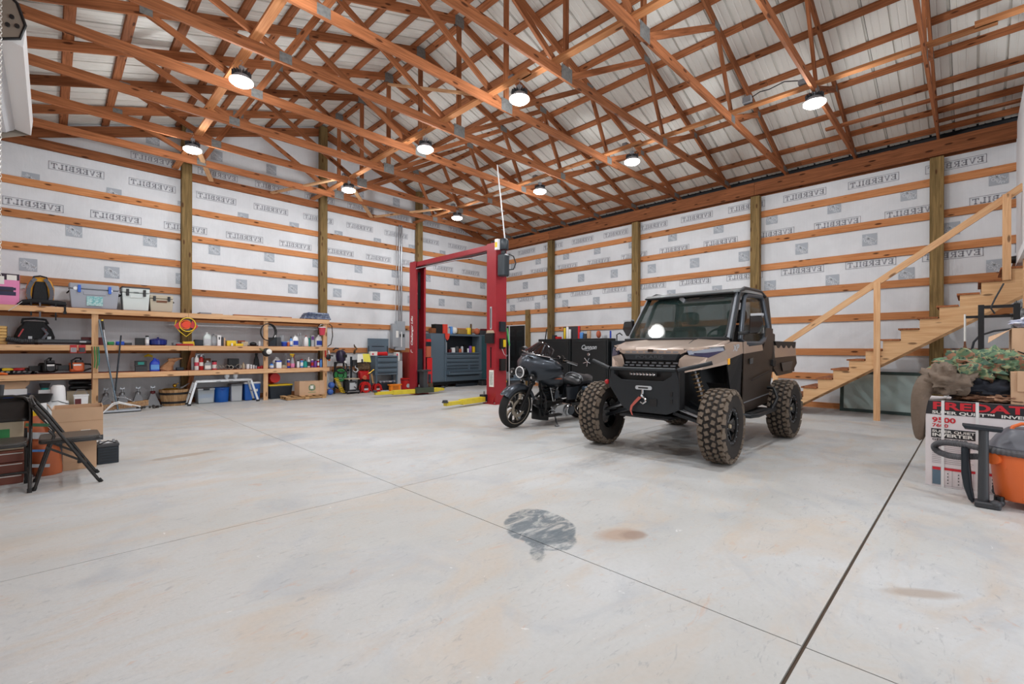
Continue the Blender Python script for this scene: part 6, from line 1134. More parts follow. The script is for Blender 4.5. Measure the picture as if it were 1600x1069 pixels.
for y in (.26, .2, .13, .065, 0, -.1, -.2): m.box(GX_-.0012, GX_, y, y+.002, .015, .176)
m.build('chart_lines', 'print_grey2', t, W=1, kind='stuff'); face('chart_picture', .258, .205, .02, .17, mat('chart_blue', (96, 120, 138), .5)); face('chart_header', .258, .205, .148, .172, 'print_red', .0025); face('chart_header', .195, -.38, .152, .172, 'print_red', .0025)
m = MB()
for i in range(5):
    for j in range(4): m.box(GX_-.0025, GX_, .155-.068*i, .163-.068*i, .035+.028*j, .043+.028*j)
m.build('chart_marks', 'ink_black', t, W=1, kind='stuff')
for y in (.192, -.022): 
    m = MB().box(GX_-.005, GX_-.002, y-.010, y+.010, 0, .76).box(5.56, 6.15, y-.010, y+.010, .759, .762); m.build('plastic_strap', 'white', t, W=1)
def garment(name, c, rad, amp, freq, m_, label, cat='clothing', seed=0, flat=.0, rot=0, pts=None, n=40, group=None):
    """crumpled cloth: squashed ball with folds"""
    b = MB(); rings = []; off = Vector((seed*3.1, seed*7.7, seed*1.3))
    for k in range(n//2+1):
        a = -pi/2+pi*k/(n//2); ring = []
        for i in range(n):
            q = 2*pi*i/n; d = Vector((math.cos(a)*math.cos(q), math.cos(a)*math.sin(q), math.sin(a)))
            f = 1+amp*(abs(mn.noise(d*freq+off))*2.2-.6)+amp*.5*(abs(mn.noise(d*freq*2.3+off))*2-.5)
            p = Vector((d.x*rad[0], d.y*rad[1], d.z*rad[2]))*f; p.z = max(p.z, -rad[2]*flat) if flat else p.z
            ca, sa = math.cos(rot), math.sin(rot); ring.append((p.x*ca-p.y*sa, p.x*sa+p.y*ca, p.z))
        rings.append(ring)
    b.loft(rings); o = b.build(name, m_, smooth=80); o.location = c; return tag(o, label, cat, group)
mat('coat_brown', (118, 102, 88), .75, bump=.3, bscale=30, noise=.12, nscale=5); mat('black_cloth', (28, 32, 42), .9)
cam_ = bpy.data.materials.new('camo'); cam_.use_nodes = True; nt = cam_.node_tree; L = nt.links.new; b_ = nt.nodes['Principled BSDF']; b_.inputs['Roughness'].default_value = .85; MATS['camo'] = cam_
N = lambda t_: nt.nodes.new('ShaderNode'+t_); tc = N('TexCoord'); pos = tc.outputs['Object']
c_ = cmix(cramp(cnoise(11, 3, .5, .8), .50, .53), lin((100, 128, 98)), lin((70, 96, 80)))
c_ = cmix(cramp(cnoise(14, 3, .5, 1.2, rot=1.), .55, .58), c_, lin((146, 152, 114))); c_ = cmix(cramp(cnoise(12.5, 3, .5, .8, rot=2.1), .57, .6), c_, lin((148, 108, 84))); c_ = cmix(cramp(cnoise(17, 3, .5, 1, rot=.4), .62, .64), c_, lin((58, 66, 56))); L(c_, b_.inputs['Base Color'])
mat('plaid', (178, 138, 110), .85, c2=(110, 74, 56), nscale=26)
garment('black_jacket', (5.82, -.10, .86), (.24, .30, .13), .22, 2.6, 'black_cloth', 'black folded jacket under the camouflage jacket on the printed carton', seed=3, flat=.8)
garment('camouflage_jacket', (5.84, -.03, 1.04), (.22, .29, .165), .42, 2.8, 'camo', 'crumpled green camouflage jacket on top of the clothes heap', seed=1, flat=.75, rot=.2)
garment('camouflage_hood', (5.80, -.19, 1.10), (.13, .12, .10), .3, 2.8, 'camo', 'green camouflage sleeve bunched against the cardboard box', seed=8, rot=.4)
garment('patterned_shirt', (5.70, -.16, .80), (.14, .24, .05), .4, 4.5, 'plaid', 'brown patterned shirt crumpled below the black jacket', seed=5, flat=.6)
# coat: heap plus sleeve hanging down the left end of the carton
t = E('brown_coat', (5.66, .22, .9), 'taupe quilted coat draped over the left end of the carton with one sleeve hanging down', 'coat')
o = garment('coat_body', (0, 0, 0), (.22, .19, .15), .28, 2.4, 'coat_brown', None, None, seed=2, flat=.8, rot=.3); o.parent = t; o.location = (.04, -.05, .03)
for a_, b_2 in ((k for k in ((0, 0),))): pass
m = MB(); sp = [(.0, .02, .06), (-.06, .09, .0), (-.07, .13, -.12), (-.07, .135, -.28), (-.06, .13, -.42), (-.055, .125, -.52)]
m.tube(sp, [.09, .085, .065, .055, .047, .036], 14); m.noise(.006, 3); o = P(t, 'sleeve', m, 'coat_brown', smooth=60); sb = o.modifiers.new('s', 'SUBSURF'); sb.levels = 1; sb.render_levels = 1
# cardboard boxes on and beside the heap
def bx(name, x0, x1, y0, y1, z0, z1, label): 
    t = E(name, ((x0+x1)/2, (y0+y1)/2, z0), label, 'box'); MB().box(x0, x1, y0, y1, z0, z1).build('carton', 'cardboard', t, W=1, bevel=.003); return t
t = bx('cardboard_box', 5.95, 6.4, -.75, -.235, .762, 1.40, 'tall brown cardboard box with a curved black printed stroke at the right edge')
MB().tube([(5.946, -.27, 1.20), (5.946, -.31, 1.178), (5.946, -.38, 1.168), (5.946, -.45, 1.17)], [.003, .006, .007, .007], 6).build('curved_print', 'black', t, W=1)
MB().add([(5.955, -.235, 1.395), (6.35, -.235, 1.395), (6.32, -.10, 1.33), (5.99, -.09, 1.27), (5.955, -.235, 1.40), (6.35, -.235, 1.40), (6.32, -.10, 1.335), (5.99, -.09, 1.275)], [(0,1,2,3),(7,6,5,4),(0,4,5,1),(1,5,6,2),(2,6,7,3),(3,7,4,0)]).build('flap', 'cardboard', t, W=1)
garment('white_bag', (6.02, -.40, 1.45), (.12, .15, .06), .3, 3, mat('bag_white', (226, 228, 236), .5, c2=(120, 130, 170), nscale=18), 'white plastic bag with blue print on the tallest cardboard box', 'bag', seed=6, flat=.7)
t = bx('cardboard_box', 5.42, 5.56-.003, -.62, -.20, .80, 1.05, 'x'); bpy.data.objects.remove(kids(t)[0]); t.location = (5.62, -.42, .763); t['label'] = 'smaller open cardboard box with a folded flap in front of the tallest box'
MB().box(5.57, 5.93, -.66, -.215, .763, 1.03).build('carton', 'cardboard', t, W=1, bevel=.003); MB().box(5.558, 5.568, -.64, -.25, .87, 1.035).build('flap', 'cardboard', t, W=1, bevel=.002); MB().box(5.60, 5.9, -.64, -.24, 1.031, 1.034).build('dark_inside', 'cardboard_in', t, W=1)
# shop vacuum
mat('vac_orange', (232, 112, 52), .35); mat('vac_grey', (96, 98, 106), .4); mat('hose_grey', (84, 84, 88), .45)
t = E('shop_vacuum', (5.36, -.38, 0), 'orange and black wet dry vacuum with grey ribbed hose at the right edge', 'vacuum')
MB().loft([[(5.32+r*.22*(abs(math.cos(a))**.55)*(1 if math.cos(a) > 0 else -1), -.36+r*.27*(abs(math.sin(a))**.55)*(1 if math.sin(a) > 0 else -1), z) for a in [2*pi*i/28 for i in range(28)]] for z, r in ((.06, .84), (.08, .9), (.36, 1.0), (.43, 1.03))]).build('drum', 'vac_orange', t, W=1, smooth=50)
MB().loft([[(5.32+r*.22*(abs(math.cos(a))**.55)*(1 if math.cos(a) > 0 else -1), -.36+r*.27*(abs(math.sin(a))**.55)*(1 if math.sin(a) > 0 else -1), z) for a in [2*pi*i/28 for i in range(28)]] for z, r in ((.43, 1.06), (.465, 1.06), (.47, 1.0), (.53, .88), (.58, .72), (.60, .62))]).build('motor_head', 'vac_grey', t, W=1, smooth=50)
MB().box(5.125, 5.15, -.50, -.2, .385, .44).build('black_rim', 'black', t, W=1, bevel=.006); MB().box(5.12, 5.14, -.22, -.17, .30, .46).build('latch', 'vac_orange', t, W=1, bevel=.008)
MB().loft([[(5.142, y, z) for y, z in ((-.24, .09), (-.26, .17), (-.52, .17), (-.54, .09))], [(5.12, y, z) for y, z in ((-.26, .09), (-.28, .15), (-.52, .15), (-.54, .09))]]).build('front_panel', 'vac_orange', t, W=1)
MB().tube([(5.26, -.20, .56), (5.27, -.215, .615), (5.28, -.26, .64), (5.3, -.46, .645), (5.31, -.5, .6)], .013, 8).build('carry_handle', 'vac_orange', t, W=1, smooth=1)
m = MB()
for k in range(8): m.box(5.175, 5.185, -.27-.016*k, -.262-.016*k, .475, .51)
m.build('vent_slots', 'black', t, W=1, kind='stuff'); MB().cyl((5.12, -.10, .375), (5.22, -.16, .375), .045, n=16).build('hose_port', 'vac_orange', t, W=1, smooth=1)
for x, y in ((5.16, -.14), (5.16, -.58), (5.56, -.14), (5.56, -.58)):
    MB().ball((x, y, .035), .034, (1, 1, 1), 12, 8).build('caster', 'dgrey', t, W=1, smooth=1); MB().cyl((x, y, .04), (x, y, .085), .03, n=12).build('caster_socket', 'black', t, W=1)
path = [(5.17, -.62, .40), (5.10, -.45, .428), (5.09, -.3, .428), (5.12, -.12, .435), (5.2, .05, .445), (5.26, .15, .44), (5.30, .21, .42), (5.31, .235, .385), (5.30, .21, .35), (5.26, .14, .335), (5.2, .06, .345), (5.2, -.0, .36), (5.18, -.08, .372)]
P_ = [Vector(p) for p in path]; dense = []
for i in range(len(P_)-1):
    p0 = P_[max(i-1, 0)]; p1 = P_[i]; p2 = P_[i+1]; p3 = P_[min(i+2, len(P_)-1)]
    k_ = 14
    for j in range(k_): u = j/k_; dense.append(.5*((2*p1)+(-p0+p2)*u+(2*p0-5*p1+4*p2-p3)*u*u+(-p0+3*p1-3*p2+p3)*u**3))
MB().tube(dense, [.026 if (i//1) % 2 else .0225 for i in range(len(dense))], 12).build('ribbed_hose', 'hose_grey', t, W=1, smooth=15)
t = E('floor_nozzle', (5.10, -.06, 0), 'black upright vacuum wand with a flat floor nozzle on top, before the orange vacuum', 'nozzle')
MB().tube([(5.09, -.055, .03), (5.09, -.055, .56), (5.09, -.055, .60)], [.033, .028, .03], 16).build('wand', 'dgrey', t, W=1, smooth=1); MB().loft([[(5.05, .065, .62), (5.05, -.16, .61), (5.05, -.15, .59), (5.05, .05, .597)], [(5.13, .065, .63), (5.13, -.16, .62), (5.13, -.15, .575), (5.13, .05, .58)]]).build('nozzle_head', 'gunmetal_dark', t, W=1, bevel=.004); MB().rbox(5.03, 5.15, -.15, -.005, 0.002, .045, .015).build('base_shoe', 'dgrey', t, W=1, smooth=1); MB().ball((5.06, -.12, .036), .035).build('caster_ball', 'dgrey', t, W=1, smooth=1)
o = MB().tube([(5.19, .045, .425), (5.18, .045, .34), (5.17, .04, .22), (5.16, .03, .12), (5.15, .01, .03), (5.145, -.005, .012)], [.027, .026, .030, .026, .019, .016], 14).build('crevice_wand', 'gunmetal_dark', smooth=1); tag(o, 'dark curved hand wand standing left of the upright nozzle', 'wand')
# things under the stairs
t = E('black_rack', (9.0, -.1, 0), 'black steel frame standing under the stairs behind the clothes heap', 'rack')
for y in (-.07,): MB().box(8.98, 9.04, y-.03, y+.03, 0, 1.83).build('upright', 'black', t, W=1)
MB().box(8.99, 9.03, -.4, -.1, 1.78, 1.82).build('top_arm', 'black', t, W=1); MB().box(9.05, 9.09, -.4, .08, 1.655, 1.69).build('cross_bar', 'black', t, W=1); MB().box(8.98, 9.04, -.43, -.37, 0, 1.83).build('upright', 'black', t, W=1); MB().box(8.9, 9.12, -.5, .05, 0, .03).build('foot', 'black', t, W=1)
MB().tube([(8.95, -.28, 2.1), (8.96, -.2, 1.9), (8.95, -.16, 1.78), (8.96, -.2, 1.7)], .01, 6).build('hanging_chain', 'black', t, W=1)
o = garment('cable_bundle', (9.2, -.42, 1.62), (.06, .06, .22), .5, 3, mat('cable_bw', (190, 190, 188), .7, c2=(30, 30, 30), nscale=18), 'tangle of black and white cables hanging right of the black frame', 'cables', seed=4)
t = E('grey_toolbox', (9.6, .08, 0), 'grey plastic utility tub behind the camouflage jacket under the stairs', 'tub'); MB().rbox(9.45, 9.9, -.12, .22, 0, 1.20, .03).build('tub_body', 'grey', t, W=1, smooth=1); MB().rbox(9.43, 9.92, -.14, .24, 1.20, 1.225, .03).build('lid', 'dgrey', t, W=1, smooth=1)
t = E('paint_brush', (9.8, .095, 1.226), 'white-handled long brush standing on the grey tub under the stairs', 'brush'); P(t, 'handle', MB().cyl((0, 0, .12), (0, 0, .53), .013, n=10), 'paper', smooth=1); P(t, 'brush_head', MB().loft([[(x*k, y*k, z) for x, y in ((-.05, -.03), (.05, -.03), (.05, .03), (-.05, .03))] for z, k in ((0, 1), (.05, .5), (.12, .35))]), 'brown')
o = MB().tube([(9.5, .02, 1.22), (9.48, .0, 1.33), (9.4, -.06, 1.42), (9.3, -.2, 1.48), (9.2, -.36, 1.50)], .014, 8).build('bent_pipe', 'dgrey', smooth=1); tag(o, 'bent grey pipe arching from the grey tub to the right', 'pipe')
o = MB().box(8.3, 8.34, -.35, .02, 0, 1.20).build('brown_board', 'truss_pine'); tag(o, 'reddish board standing behind the camouflage jacket', 'board')
# ------------------------------------------------------------------ side-by-side utility vehicle, nose towards -X
mat('utv_copper', (184, 164, 150), .32, .35, coat=.4); mat('utv_brown', (66, 56, 49), .42, .3); mat('utv_black', (26, 27, 29), .5); mat('utv_frame', (44, 48, 52), .38, .4)
mat('utv_glass', (38, 56, 54), .04, alpha=.55, spec=.8); mat('utv_gloss', (16, 18, 20), .12, coat=.6); mat('lens', (52, 52, 78), .12, spec=.6)
mat('tyre', (44, 39, 36), .8, noise=.2, nscale=20); mat('tyre_lug', (116, 103, 90), .85, noise=.25, nscale=30); mat('trim_grey', (140, 145, 152), .35, .4)
U = E('utility_vehicle', (6.15, 2.65, 0), 'copper and dark brown lifted side-by-side utility vehicle with big muddy tyres', 'vehicle')
YC = 2.65
def ub(name, mb, m, **k):
    if 'par' in k: p = k.pop('par')
    else: p = U
    return mb.build(name, m, p, W=1, **k)
# wheels
wr_ = E('wheel', (0, 0, 0), parent=U)
def wheel_mesh():
    ty = MB().lathe([(.19, -.085), (.205, -.115), (.29, -.132), (.345, -.122), (.378, -.085), (.382, 0), (.378, .085), (.345, .122), (.29, .132), (.205, .115), (.19, .085)], axis='y', n=40, cap=False)
    lg = MB(); n = 32
    for k in range(n):
        a = 2*pi*k/n
        for j, (y, da, wy, wa, r) in enumerate(((-.092, 0, .044, .047, .380), (-.032, .5, .041, .043, .387), (.032, 0, .041, .043, .387), (.092, .5, .044, .047, .380))):
            q = a+da*2*pi/n; M = Matrix.Rotation(-q, 4, 'Y'); s0 = len(lg.v)
            lg.cbox((r, y, 0), (.022, wy, wa), Matrix.Rotation((.35 if j % 2 else -.3)*(1 if j < 2 else 1), 3, 'X'), taper=.88); lg.xf(M, s0)
        for s in (-1, 1):
            q = a+(.25 if k % 2 else .0)*2*pi/n; s0 = len(lg.v); lg.cbox((.357, s*.121, 0), (.05 if k % 2 else .034, .024, .055), Matrix.Rotation(-s*.55, 3, 'Z')); lg.xf(Matrix.Rotation(-q, 4, 'Y'), s0)
    rim = MB().lathe([(.195, .09), (.2, .10), (.182, .105), (.172, .09), (.16, .03), (.15, -.04), (.19, -.09)], axis='y', n=32, cap=False)
    rg = MB().lathe([(.158, .092), (.197, .092), (.197, .108), (.158, .104)], axis='y', n=32, cap=False); rg.lathe([(.158, .104), (.158, .092)], axis='y', n=32, cap=False)
    sp = MB()
    for k in range(7):
        a = 2*pi*k/7; s0 = len(sp.v); sp.loft([[(.03, .035, -.022), (.03, .06, -.022), (.03, .06, .022), (.03, .035, .022)], [(.165, .07, -.016), (.165, .09, -.016), (.165, .09, .016), (.165, .07, .016)]]); sp.xf(Matrix.Rotation(a, 4, 'Y'), s0)
    hub = MB().cyl((0, .02, 0), (0, .075, 0), .045, n=16); cap = MB().cyl((0, .07, 0), (0, .092, 0), .022, n=12)
    bl = MB()
    for k in range(16): a = 2*pi*k/16; bl.cyl((.178*math.cos(a), .105, .178*math.sin(a)), (.178*math.cos(a), .114, .178*math.sin(a)), .007, n=6)
    disc = MB().cyl((0, -.03, 0), (0, -.02, 0), .12, n=24)
    return [('tyre', ty.mesh('tyre', 'tyre', 40), None), ('tread_lugs', lg.mesh('tread_lugs', 'tyre_lug'), 'stuff'), ('rim', rim.mesh('rim', 'utv_gloss', 40), None), ('beadlock_ring', rg.mesh('beadlock_ring', 'utv_black', 40), None), ('spokes', sp.mesh('spokes', 'utv_gloss'), 'stuff'), ('hub', hub.mesh('hub', 'utv_black', 1), None), ('hub_cap', cap.mesh('hub_cap', 'tan', 1), None), ('ring_bolts', bl.mesh('ring_bolts', 'trim_grey'), 'stuff'), ('brake_disc', disc.mesh('brake_disc', 'steel', 1), None)]
WM = wheel_mesh(); bpy.data.objects.remove(wr_)
for i, (x, y, side, st_) in enumerate(((5.07, 1.90, 'n', .06), (5.07, 3.40, 'f', .06), (7.22, 1.86, 'n', 0), (7.22, 3.42, 'f', 0))):
    w0 = E('wheel', (x-6.15, y-2.65, .398), parent=U, rz=(pi if side == 'n' else 0)+st_)
    for nm, me, kd in WM:
        o = bpy.data.objects.new(nm, me); COL.objects.link(o); o.parent = w0
        if kd: o['kind'] = kd
# chassis and dark lower tub
m = MB().loft([[(x, YC+s*w_, z) for s, z in ((-1, z0), (1, z0), (1, z1), (-1, z1))] for x, w_, z0, z1 in ((4.98, .30, .52, 1.12), (5.45, .36, .46, 1.20), (5.8, .50, .42, 1.15), (7.0, .50, .42, 1.0), (7.6, .40, .5, .95))]); ub('chassis_tub', m, 'utv_black')
def mir(pts): return [(x, YC-v, z) for x, v, z in pts]
def panel(name, pts, m_, th=.014, both=True, par=None):
    """plate given on the near side (v measured outwards from the centre line), mirrored on the far side"""
    for s in ((1, -1) if both else (1,)):
        V = [(x, YC-s*v, z) for x, v, z in pts]; n = len(V); c = sum((Vector(p) for p in V), Vector())/n
        nrm = (Vector(V[1])-Vector(V[0])).cross(Vector(V[2])-Vector(V[1])).normalized(); inn = Vector((6.1, YC, .9))-c
        if nrm.dot(inn) < 0: nrm = -nrm
        W_ = V+[tuple(Vector(p)+nrm*th) for p in V]
        b = MB().add(W_, [tuple(range(n)), tuple(range(2*n-1, n-1, -1))]+[(i, n+i, n+(i+1) % n, (i+1) % n) for i in range(n)])
        b.build(name, m_, par or U, W=1, bevel=.003)
# hood
rings = []
for x, w_, z, cr in ((4.93, .41, 1.212, .0), (5.0, .52, 1.232, .012), (5.25, .655, 1.268, .02), (5.52, .675, 1.335, .02)):
    rings.append([(x, YC+w_, z-.035), (x, YC+w_*.97, z-.004), (x, YC+w_*.5, z+cr), (x, YC+w_*.46, z+cr-.008), (x, YC, z+cr*.6), (x, YC-w_*.46, z+cr-.008), (x, YC-w_*.5, z+cr), (x, YC-w_*.97, z-.004), (x, YC-w_, z-.035)])
m = MB(); m.loft([r+[(r[0][0], YC-.3, r[0][2]-.05), (r[0][0], YC+.3, r[0][2]-.05)] for r in rings]); ub('hood', m, 'utv_copper', smooth=25, bevel=.004)
MB().lathe([(0, 0), (.022, 0), (.022, .004), (0, .006)], c=(5.03, YC+.0, 1.235), n=16).build('hood_badge', 'lgrey', U, W=1)
ub('hood_seam', MB().tube([(5.53, YC-.27, 1.352), (5.36, YC-.30, 1.312), (5.2, YC-.33, 1.277)], .004, 5), 'black')
# headlights, cheeks and fenders
panel('headlight_housing', [(4.925, .40, 1.205), (5.26, .70, 1.245), (5.28, .705, 1.20), (5.06, .60, 1.118), (4.95, .42, 1.15)], 'utv_gloss')
panel('headlight_lens', [(4.925, .43, 1.195), (5.235, .703, 1.232), (5.25, .712, 1.195), (5.06, .612, 1.118), (4.94, .445, 1.146)], 'lens')
panel('headlight_brow', [(4.915, .40, 1.222), (5.26, .705, 1.262), (5.26, .705, 1.246), (4.92, .40, 1.206)], 'utv_copper')
panel('cheek', [(4.90, .345, 1.03), (4.90, .36, 1.10), (4.94, .41, 1.15), (5.05, .60, 1.12), (4.99, .56, .99), (4.93, .40, .95)], 'utv_copper')
panel('cheek', [(5.05, .60, 1.12), (5.28, .712, 1.20), (5.36, .715, 1.10), (5.34, .715, 1.045), (4.99, .56, .985)], 'utv_copper')
panel('fender', [(5.28, .715, 1.20), (5.27, .70, 1.262), (5.52, .69, 1.30), (5.84, .70, 1.30), (5.84, .705, 1.165), (5.36, .715, 1.10)], 'utv_copper')
panel('amber_marker', [(5.335, .722, 1.105), (5.385, .722, 1.112), (5.385, .722, 1.045), (5.335, .722, 1.038)], mat('amber', (240, 170, 40), .3, emit=.15), .01)
panel('front_quarter', [(5.36, .705, 1.10), (5.84, .70, 1.165), (5.86, .66, .46), (5.70, .64, .50), (5.60, .64, .80), (5.50, .66, .95), (5.36, .70, 1.04)], 'utv_black')
b = MB(); V, F = text_mb('XP', .07, bold=.003, sx=1.5, shear=.2); M = frame((5.60, YC-.708, 1.225), (1, 0, .08), (0, 0, 1)); b.add([M @ Vector(v) for v in V], F); ub('model_letters', b, 'lgrey')
# grille
ub('grille_back', MB().prism([(YC-.34, 1.20), (YC+.34, 1.20), (YC+.40, 1.21), (YC+.36, .99), (YC-.36, .99), (YC-.40, 1.21)], 4.95, 5.0, 'x'), 'black')
m = MB()
for k in range(8):
    for j, z in enumerate((1.178,)): m.cbox((4.938, YC-.30+k*.086, z), (.02, .06, .016))
for k in range(8):
    for j, z in enumerate((1.055, 1.022)): m.cbox((4.935, YC-.30+k*.086+(.03 if j else 0), z), (.02, .056, .016))
ub('grille_mesh', m, 'trim_grey', kind='stuff'); ub('grille_bar', MB().loft([[(4.90, YC-.34, 1.155), (4.90, YC+.34, 1.155), (4.895, YC+.31, 1.085), (4.895, YC-.31, 1.085)], [(4.95, YC-.36, 1.165), (4.95, YC+.36, 1.165), (4.95, YC+.33, 1.075), (4.95, YC-.33, 1.075)]]), 'utv_frame', bevel=.004)
b = MB(); V, F = text_mb('POLARIS', .034, bold=.001, sx=1.9); M = frame((4.889, YC, 1.12), (0, -1, 0), (0, 0, 1)); b.add([M @ Vector(v) for v in V], F); ub('brand_letters', b, mat('letter_dark', (70, 74, 78), .4))
ub('winch_hood_notch', MB().cbox((4.925, YC, 1.195), (.03, .06, .03)), 'utv_gloss')
# bumper: bent plate, light bar recess, side tubes
ub('bumper_plate', MB().prism([(YC+.36, .985), (YC+.36, .92), (YC+.26, .86), (YC-.26, .86), (YC-.36, .92), (YC-.36, .985), (YC-.40, 1.0), (YC-.43, .90), (YC-.44, .56), (YC-.30, .50), (YC+.16, .50), (YC+.26, .56), (YC+.42, .78), (YC+.40, 1.0)], 4.715, 4.735, 'x'), 'utv_frame', bevel=.004)
ub('bumper_side', MB().box(4.72, 4.84, YC-.445, YC-.43, .56, 1.0), 'utv_black'); ub('bumper_side', MB().box(4.72, 4.98, YC+.415, YC+.43, .76, 1.0), 'utv_black')
ub('bumper_tube', MB().cyl((4.72, YC-.40, .985), (4.72, YC+.40, .985), .021, n=12), 'utv_frame', smooth=1)
for s in (-1, 1): ub('side_tube', MB().tube([(4.72, YC+s*.42, .985), (4.80, YC+s*.60, 1.03), (4.84, YC+s*.74, 1.07)], .022, 10), 'utv_frame', smooth=1)
ub('recess_panel', MB().box(4.80, 4.82, YC-.36, YC+.36, .80, .99), 'black')
lb = MB().rbox(4.735, 4.79, YC-.17, YC+.17, .905, .95, .01, axis='y'); o = ub('light_bar', lb, 'black'); 
for k in range(8): MB().lathe([(0, 0), (.014, 0), (.017, -.006), (.012, -.012)], c=(4.733, YC-.14+k*.04, .928), axis='x', n=12).build('light_cell', 'chrome', o, W=1, smooth=1)
ub('fairlead', MB().rbox(4.70, 4.716, YC-.13, YC+.07, .755, .80, .02, axis='x'), 'lgrey'); ub('fairlead_slot', MB().box(4.697, 4.701, YC-.09, YC+.03, .77, .785), 'black')
ub('hook', MB().tube([(4.69, YC-.03, .76), (4.685, YC-.03, .71), (4.68, YC-.02, .69), (4.68, YC-.06, .665), (4.68, YC-.075, .63), (4.68, YC-.04, .605), (4.68, YC-.005, .62)], [.014, .014, .012, .013, .013, .012, .007], 8), 'chrome', smooth=1)
ub('pull_strap', MB().loft([[(4.675, YC+.01+a, z), (4.675, YC+.01+a-w_, z-.01), (4.67, YC+.01+a-w_, z-.01), (4.67, YC+.01+a, z)] for z, a, w_ in ((.68, .0, .035), (.63, .05, .035), (.57, .10, .025), (.52, .11, .02), (.47, .09, .018))]), mat('strap_red', (190, 96, 84), .8))
ub('skid_slot', MB().box(4.708, 4.716, YC-.19, YC-.10, .58, .66), 'black')
for z in (.62, .70): ub('bolt_slot', MB().box(4.708, 4.716, YC-.37, YC-.345, z, z+.05), 'black')
ub('tow_shackle', MB().ball((4.74, YC+.47, .82), .03), 'red', smooth=1)
ub('skid_plate', MB().box(4.75, 7.5, YC-.3, YC+.3, .43, .45), 'utv_black')
# suspension
for s in (-1, 1):
    for z, zz in ((.50, .40), (.62, .47)):
        ub('control_arm', MB().beam((4.92, YC+s*.28, z), (5.03, YC+s*.66, zz-.02), .05, .035), 'utv_frame'); ub('control_arm', MB().beam((5.25, YC+s*.28, z), (5.12, YC+s*.66, zz-.02), .05, .035), 'utv_frame')
    ub('tie_rod', MB().cyl((4.90, YC+s*.25, .58), (4.95, YC+s*.64, .45), .014, n=8), 'steel'); ub('axle_boot', MB().tube([(5.07, YC+s*.3, .48), (5.07, YC+s*.62, .41)], [.04, .03], 10), 'rubber')
    ub('shock', MB().cyl((5.14, YC+s*.56, .52), (5.16, YC+s*.40, 1.0), .022, n=10), 'steel', smooth=1)
    pts = [Vector((5.14, YC+s*.54, .58)).lerp(Vector((5.16, YC+s*.41, .96)), i/80)+Vector((.045*math.cos(i*.65), .045*math.sin(i*.65)*.95, 0)) for i in range(81)]
    ub('coil_spring', MB().tube(pts, .008, 6), mat('spring_tan', (150, 124, 92), .4, .3), smooth=1)
    for z in (.45, .55): ub('rear_arm', MB().beam((7.2, YC+s*.3, z+.05), (7.22, YC+s*.68, .40), .05, .04), 'utv_black')
    ub('rear_shock', MB().cyl((7.35, YC+s*.55, .5), (7.45, YC+s*.4, .95), .04, n=10), 'dgrey', smooth=1)
# doors, near and far
panel('door', [(5.86, .71, 1.16), (6.55, .71, 1.20), (6.66, .71, 1.34), (6.70, .71, 1.50), (7.02, .70, 1.50), (7.02, .70, 1.0), (6.90, .68, .50), (5.90, .68, .44)], 'utv_brown')
panel('door_upper_band', [(5.86, .715, 1.16), (5.86, .715, 1.30), (5.92, .715, 1.31), (6.02, .715, 1.25), (6.52, .715, 1.275), (6.55, .715, 1.20), (6.48, .715, 1.195)], 'utv_copper', .02)
panel('door_crease', [(6.1, .722, .84), (6.86, .722, .94), (6.86, .722, .925), (6.1, .722, .825)], 'utv_black', .004); panel('sill_line', [(5.92, .69, .575), (6.88, .69, .625), (6.88, .69, .61), (5.92, .69, .56)], 'trim_grey', .004)
panel('door_handle', [(6.02, .725, 1.10), (6.14, .725, 1.11), (6.14, .725, 1.04), (6.02, .725, 1.03)], 'utv_gloss', .01); panel('rear_latch', [(6.92, .73, 1.08), (7.06, .73, 1.06), (7.02, .73, .98), (6.92, .73, 1.0)], 'utv_black', .03)
# window frame (thick dark tube) and glass on each side
mat('utv_winframe', (84, 90, 98), .35, .4)
WF = [(5.88, .66, 1.33), (6.18, .60, 1.86), (6.30, .59, 1.91), (6.82, .60, 1.93), (6.90, .60, 1.88), (6.93, .66, 1.50), (6.66, .69, 1.34), (6.50, .69, 1.29), (5.95, .69, 1.28)]
for s in (-1, 1):
    ub('window_frame', MB().tube([(x, YC+s*v, z) for x, v, z in WF], .03, 8, closed=True), 'utv_winframe', smooth=50)
    ub('side_glass', MB().add([(x, YC+s*(v-.01), z) for x, v, z in WF]+[(x, YC+s*(v-.016), z) for x, v, z in WF], [tuple(range(9)), tuple(range(17, 8, -1))]), mat('side_glass', (60, 56, 50), .05, alpha=.35, spec=.7))
    ub('a_pillar', MB().beam((5.56, YC+s*.66, 1.32), (6.02, YC+s*.60, 1.93), .05, .06), 'utv_frame', bevel=.012); ub('pillar_trim', MB().beam((5.53, YC+s*.645, 1.335), (5.97, YC+s*.585, 1.925), .034, .036), 'trim_grey', bevel=.004)
    ub('b_pillar', MB().beam((7.04, YC+s*.68, 1.0), (7.0, YC+s*.60, 1.93), .06, .09), 'utv_brown', bevel=.012)
    ub('roof_rail', MB().tube([(6.0, YC+s*.60, 1.92), (6.2, YC+s*.60, 1.985), (6.8, YC+s*.60, 1.995), (7.0, YC+s*.60, 1.94)], .026, 8), 'utv_frame', smooth=1)
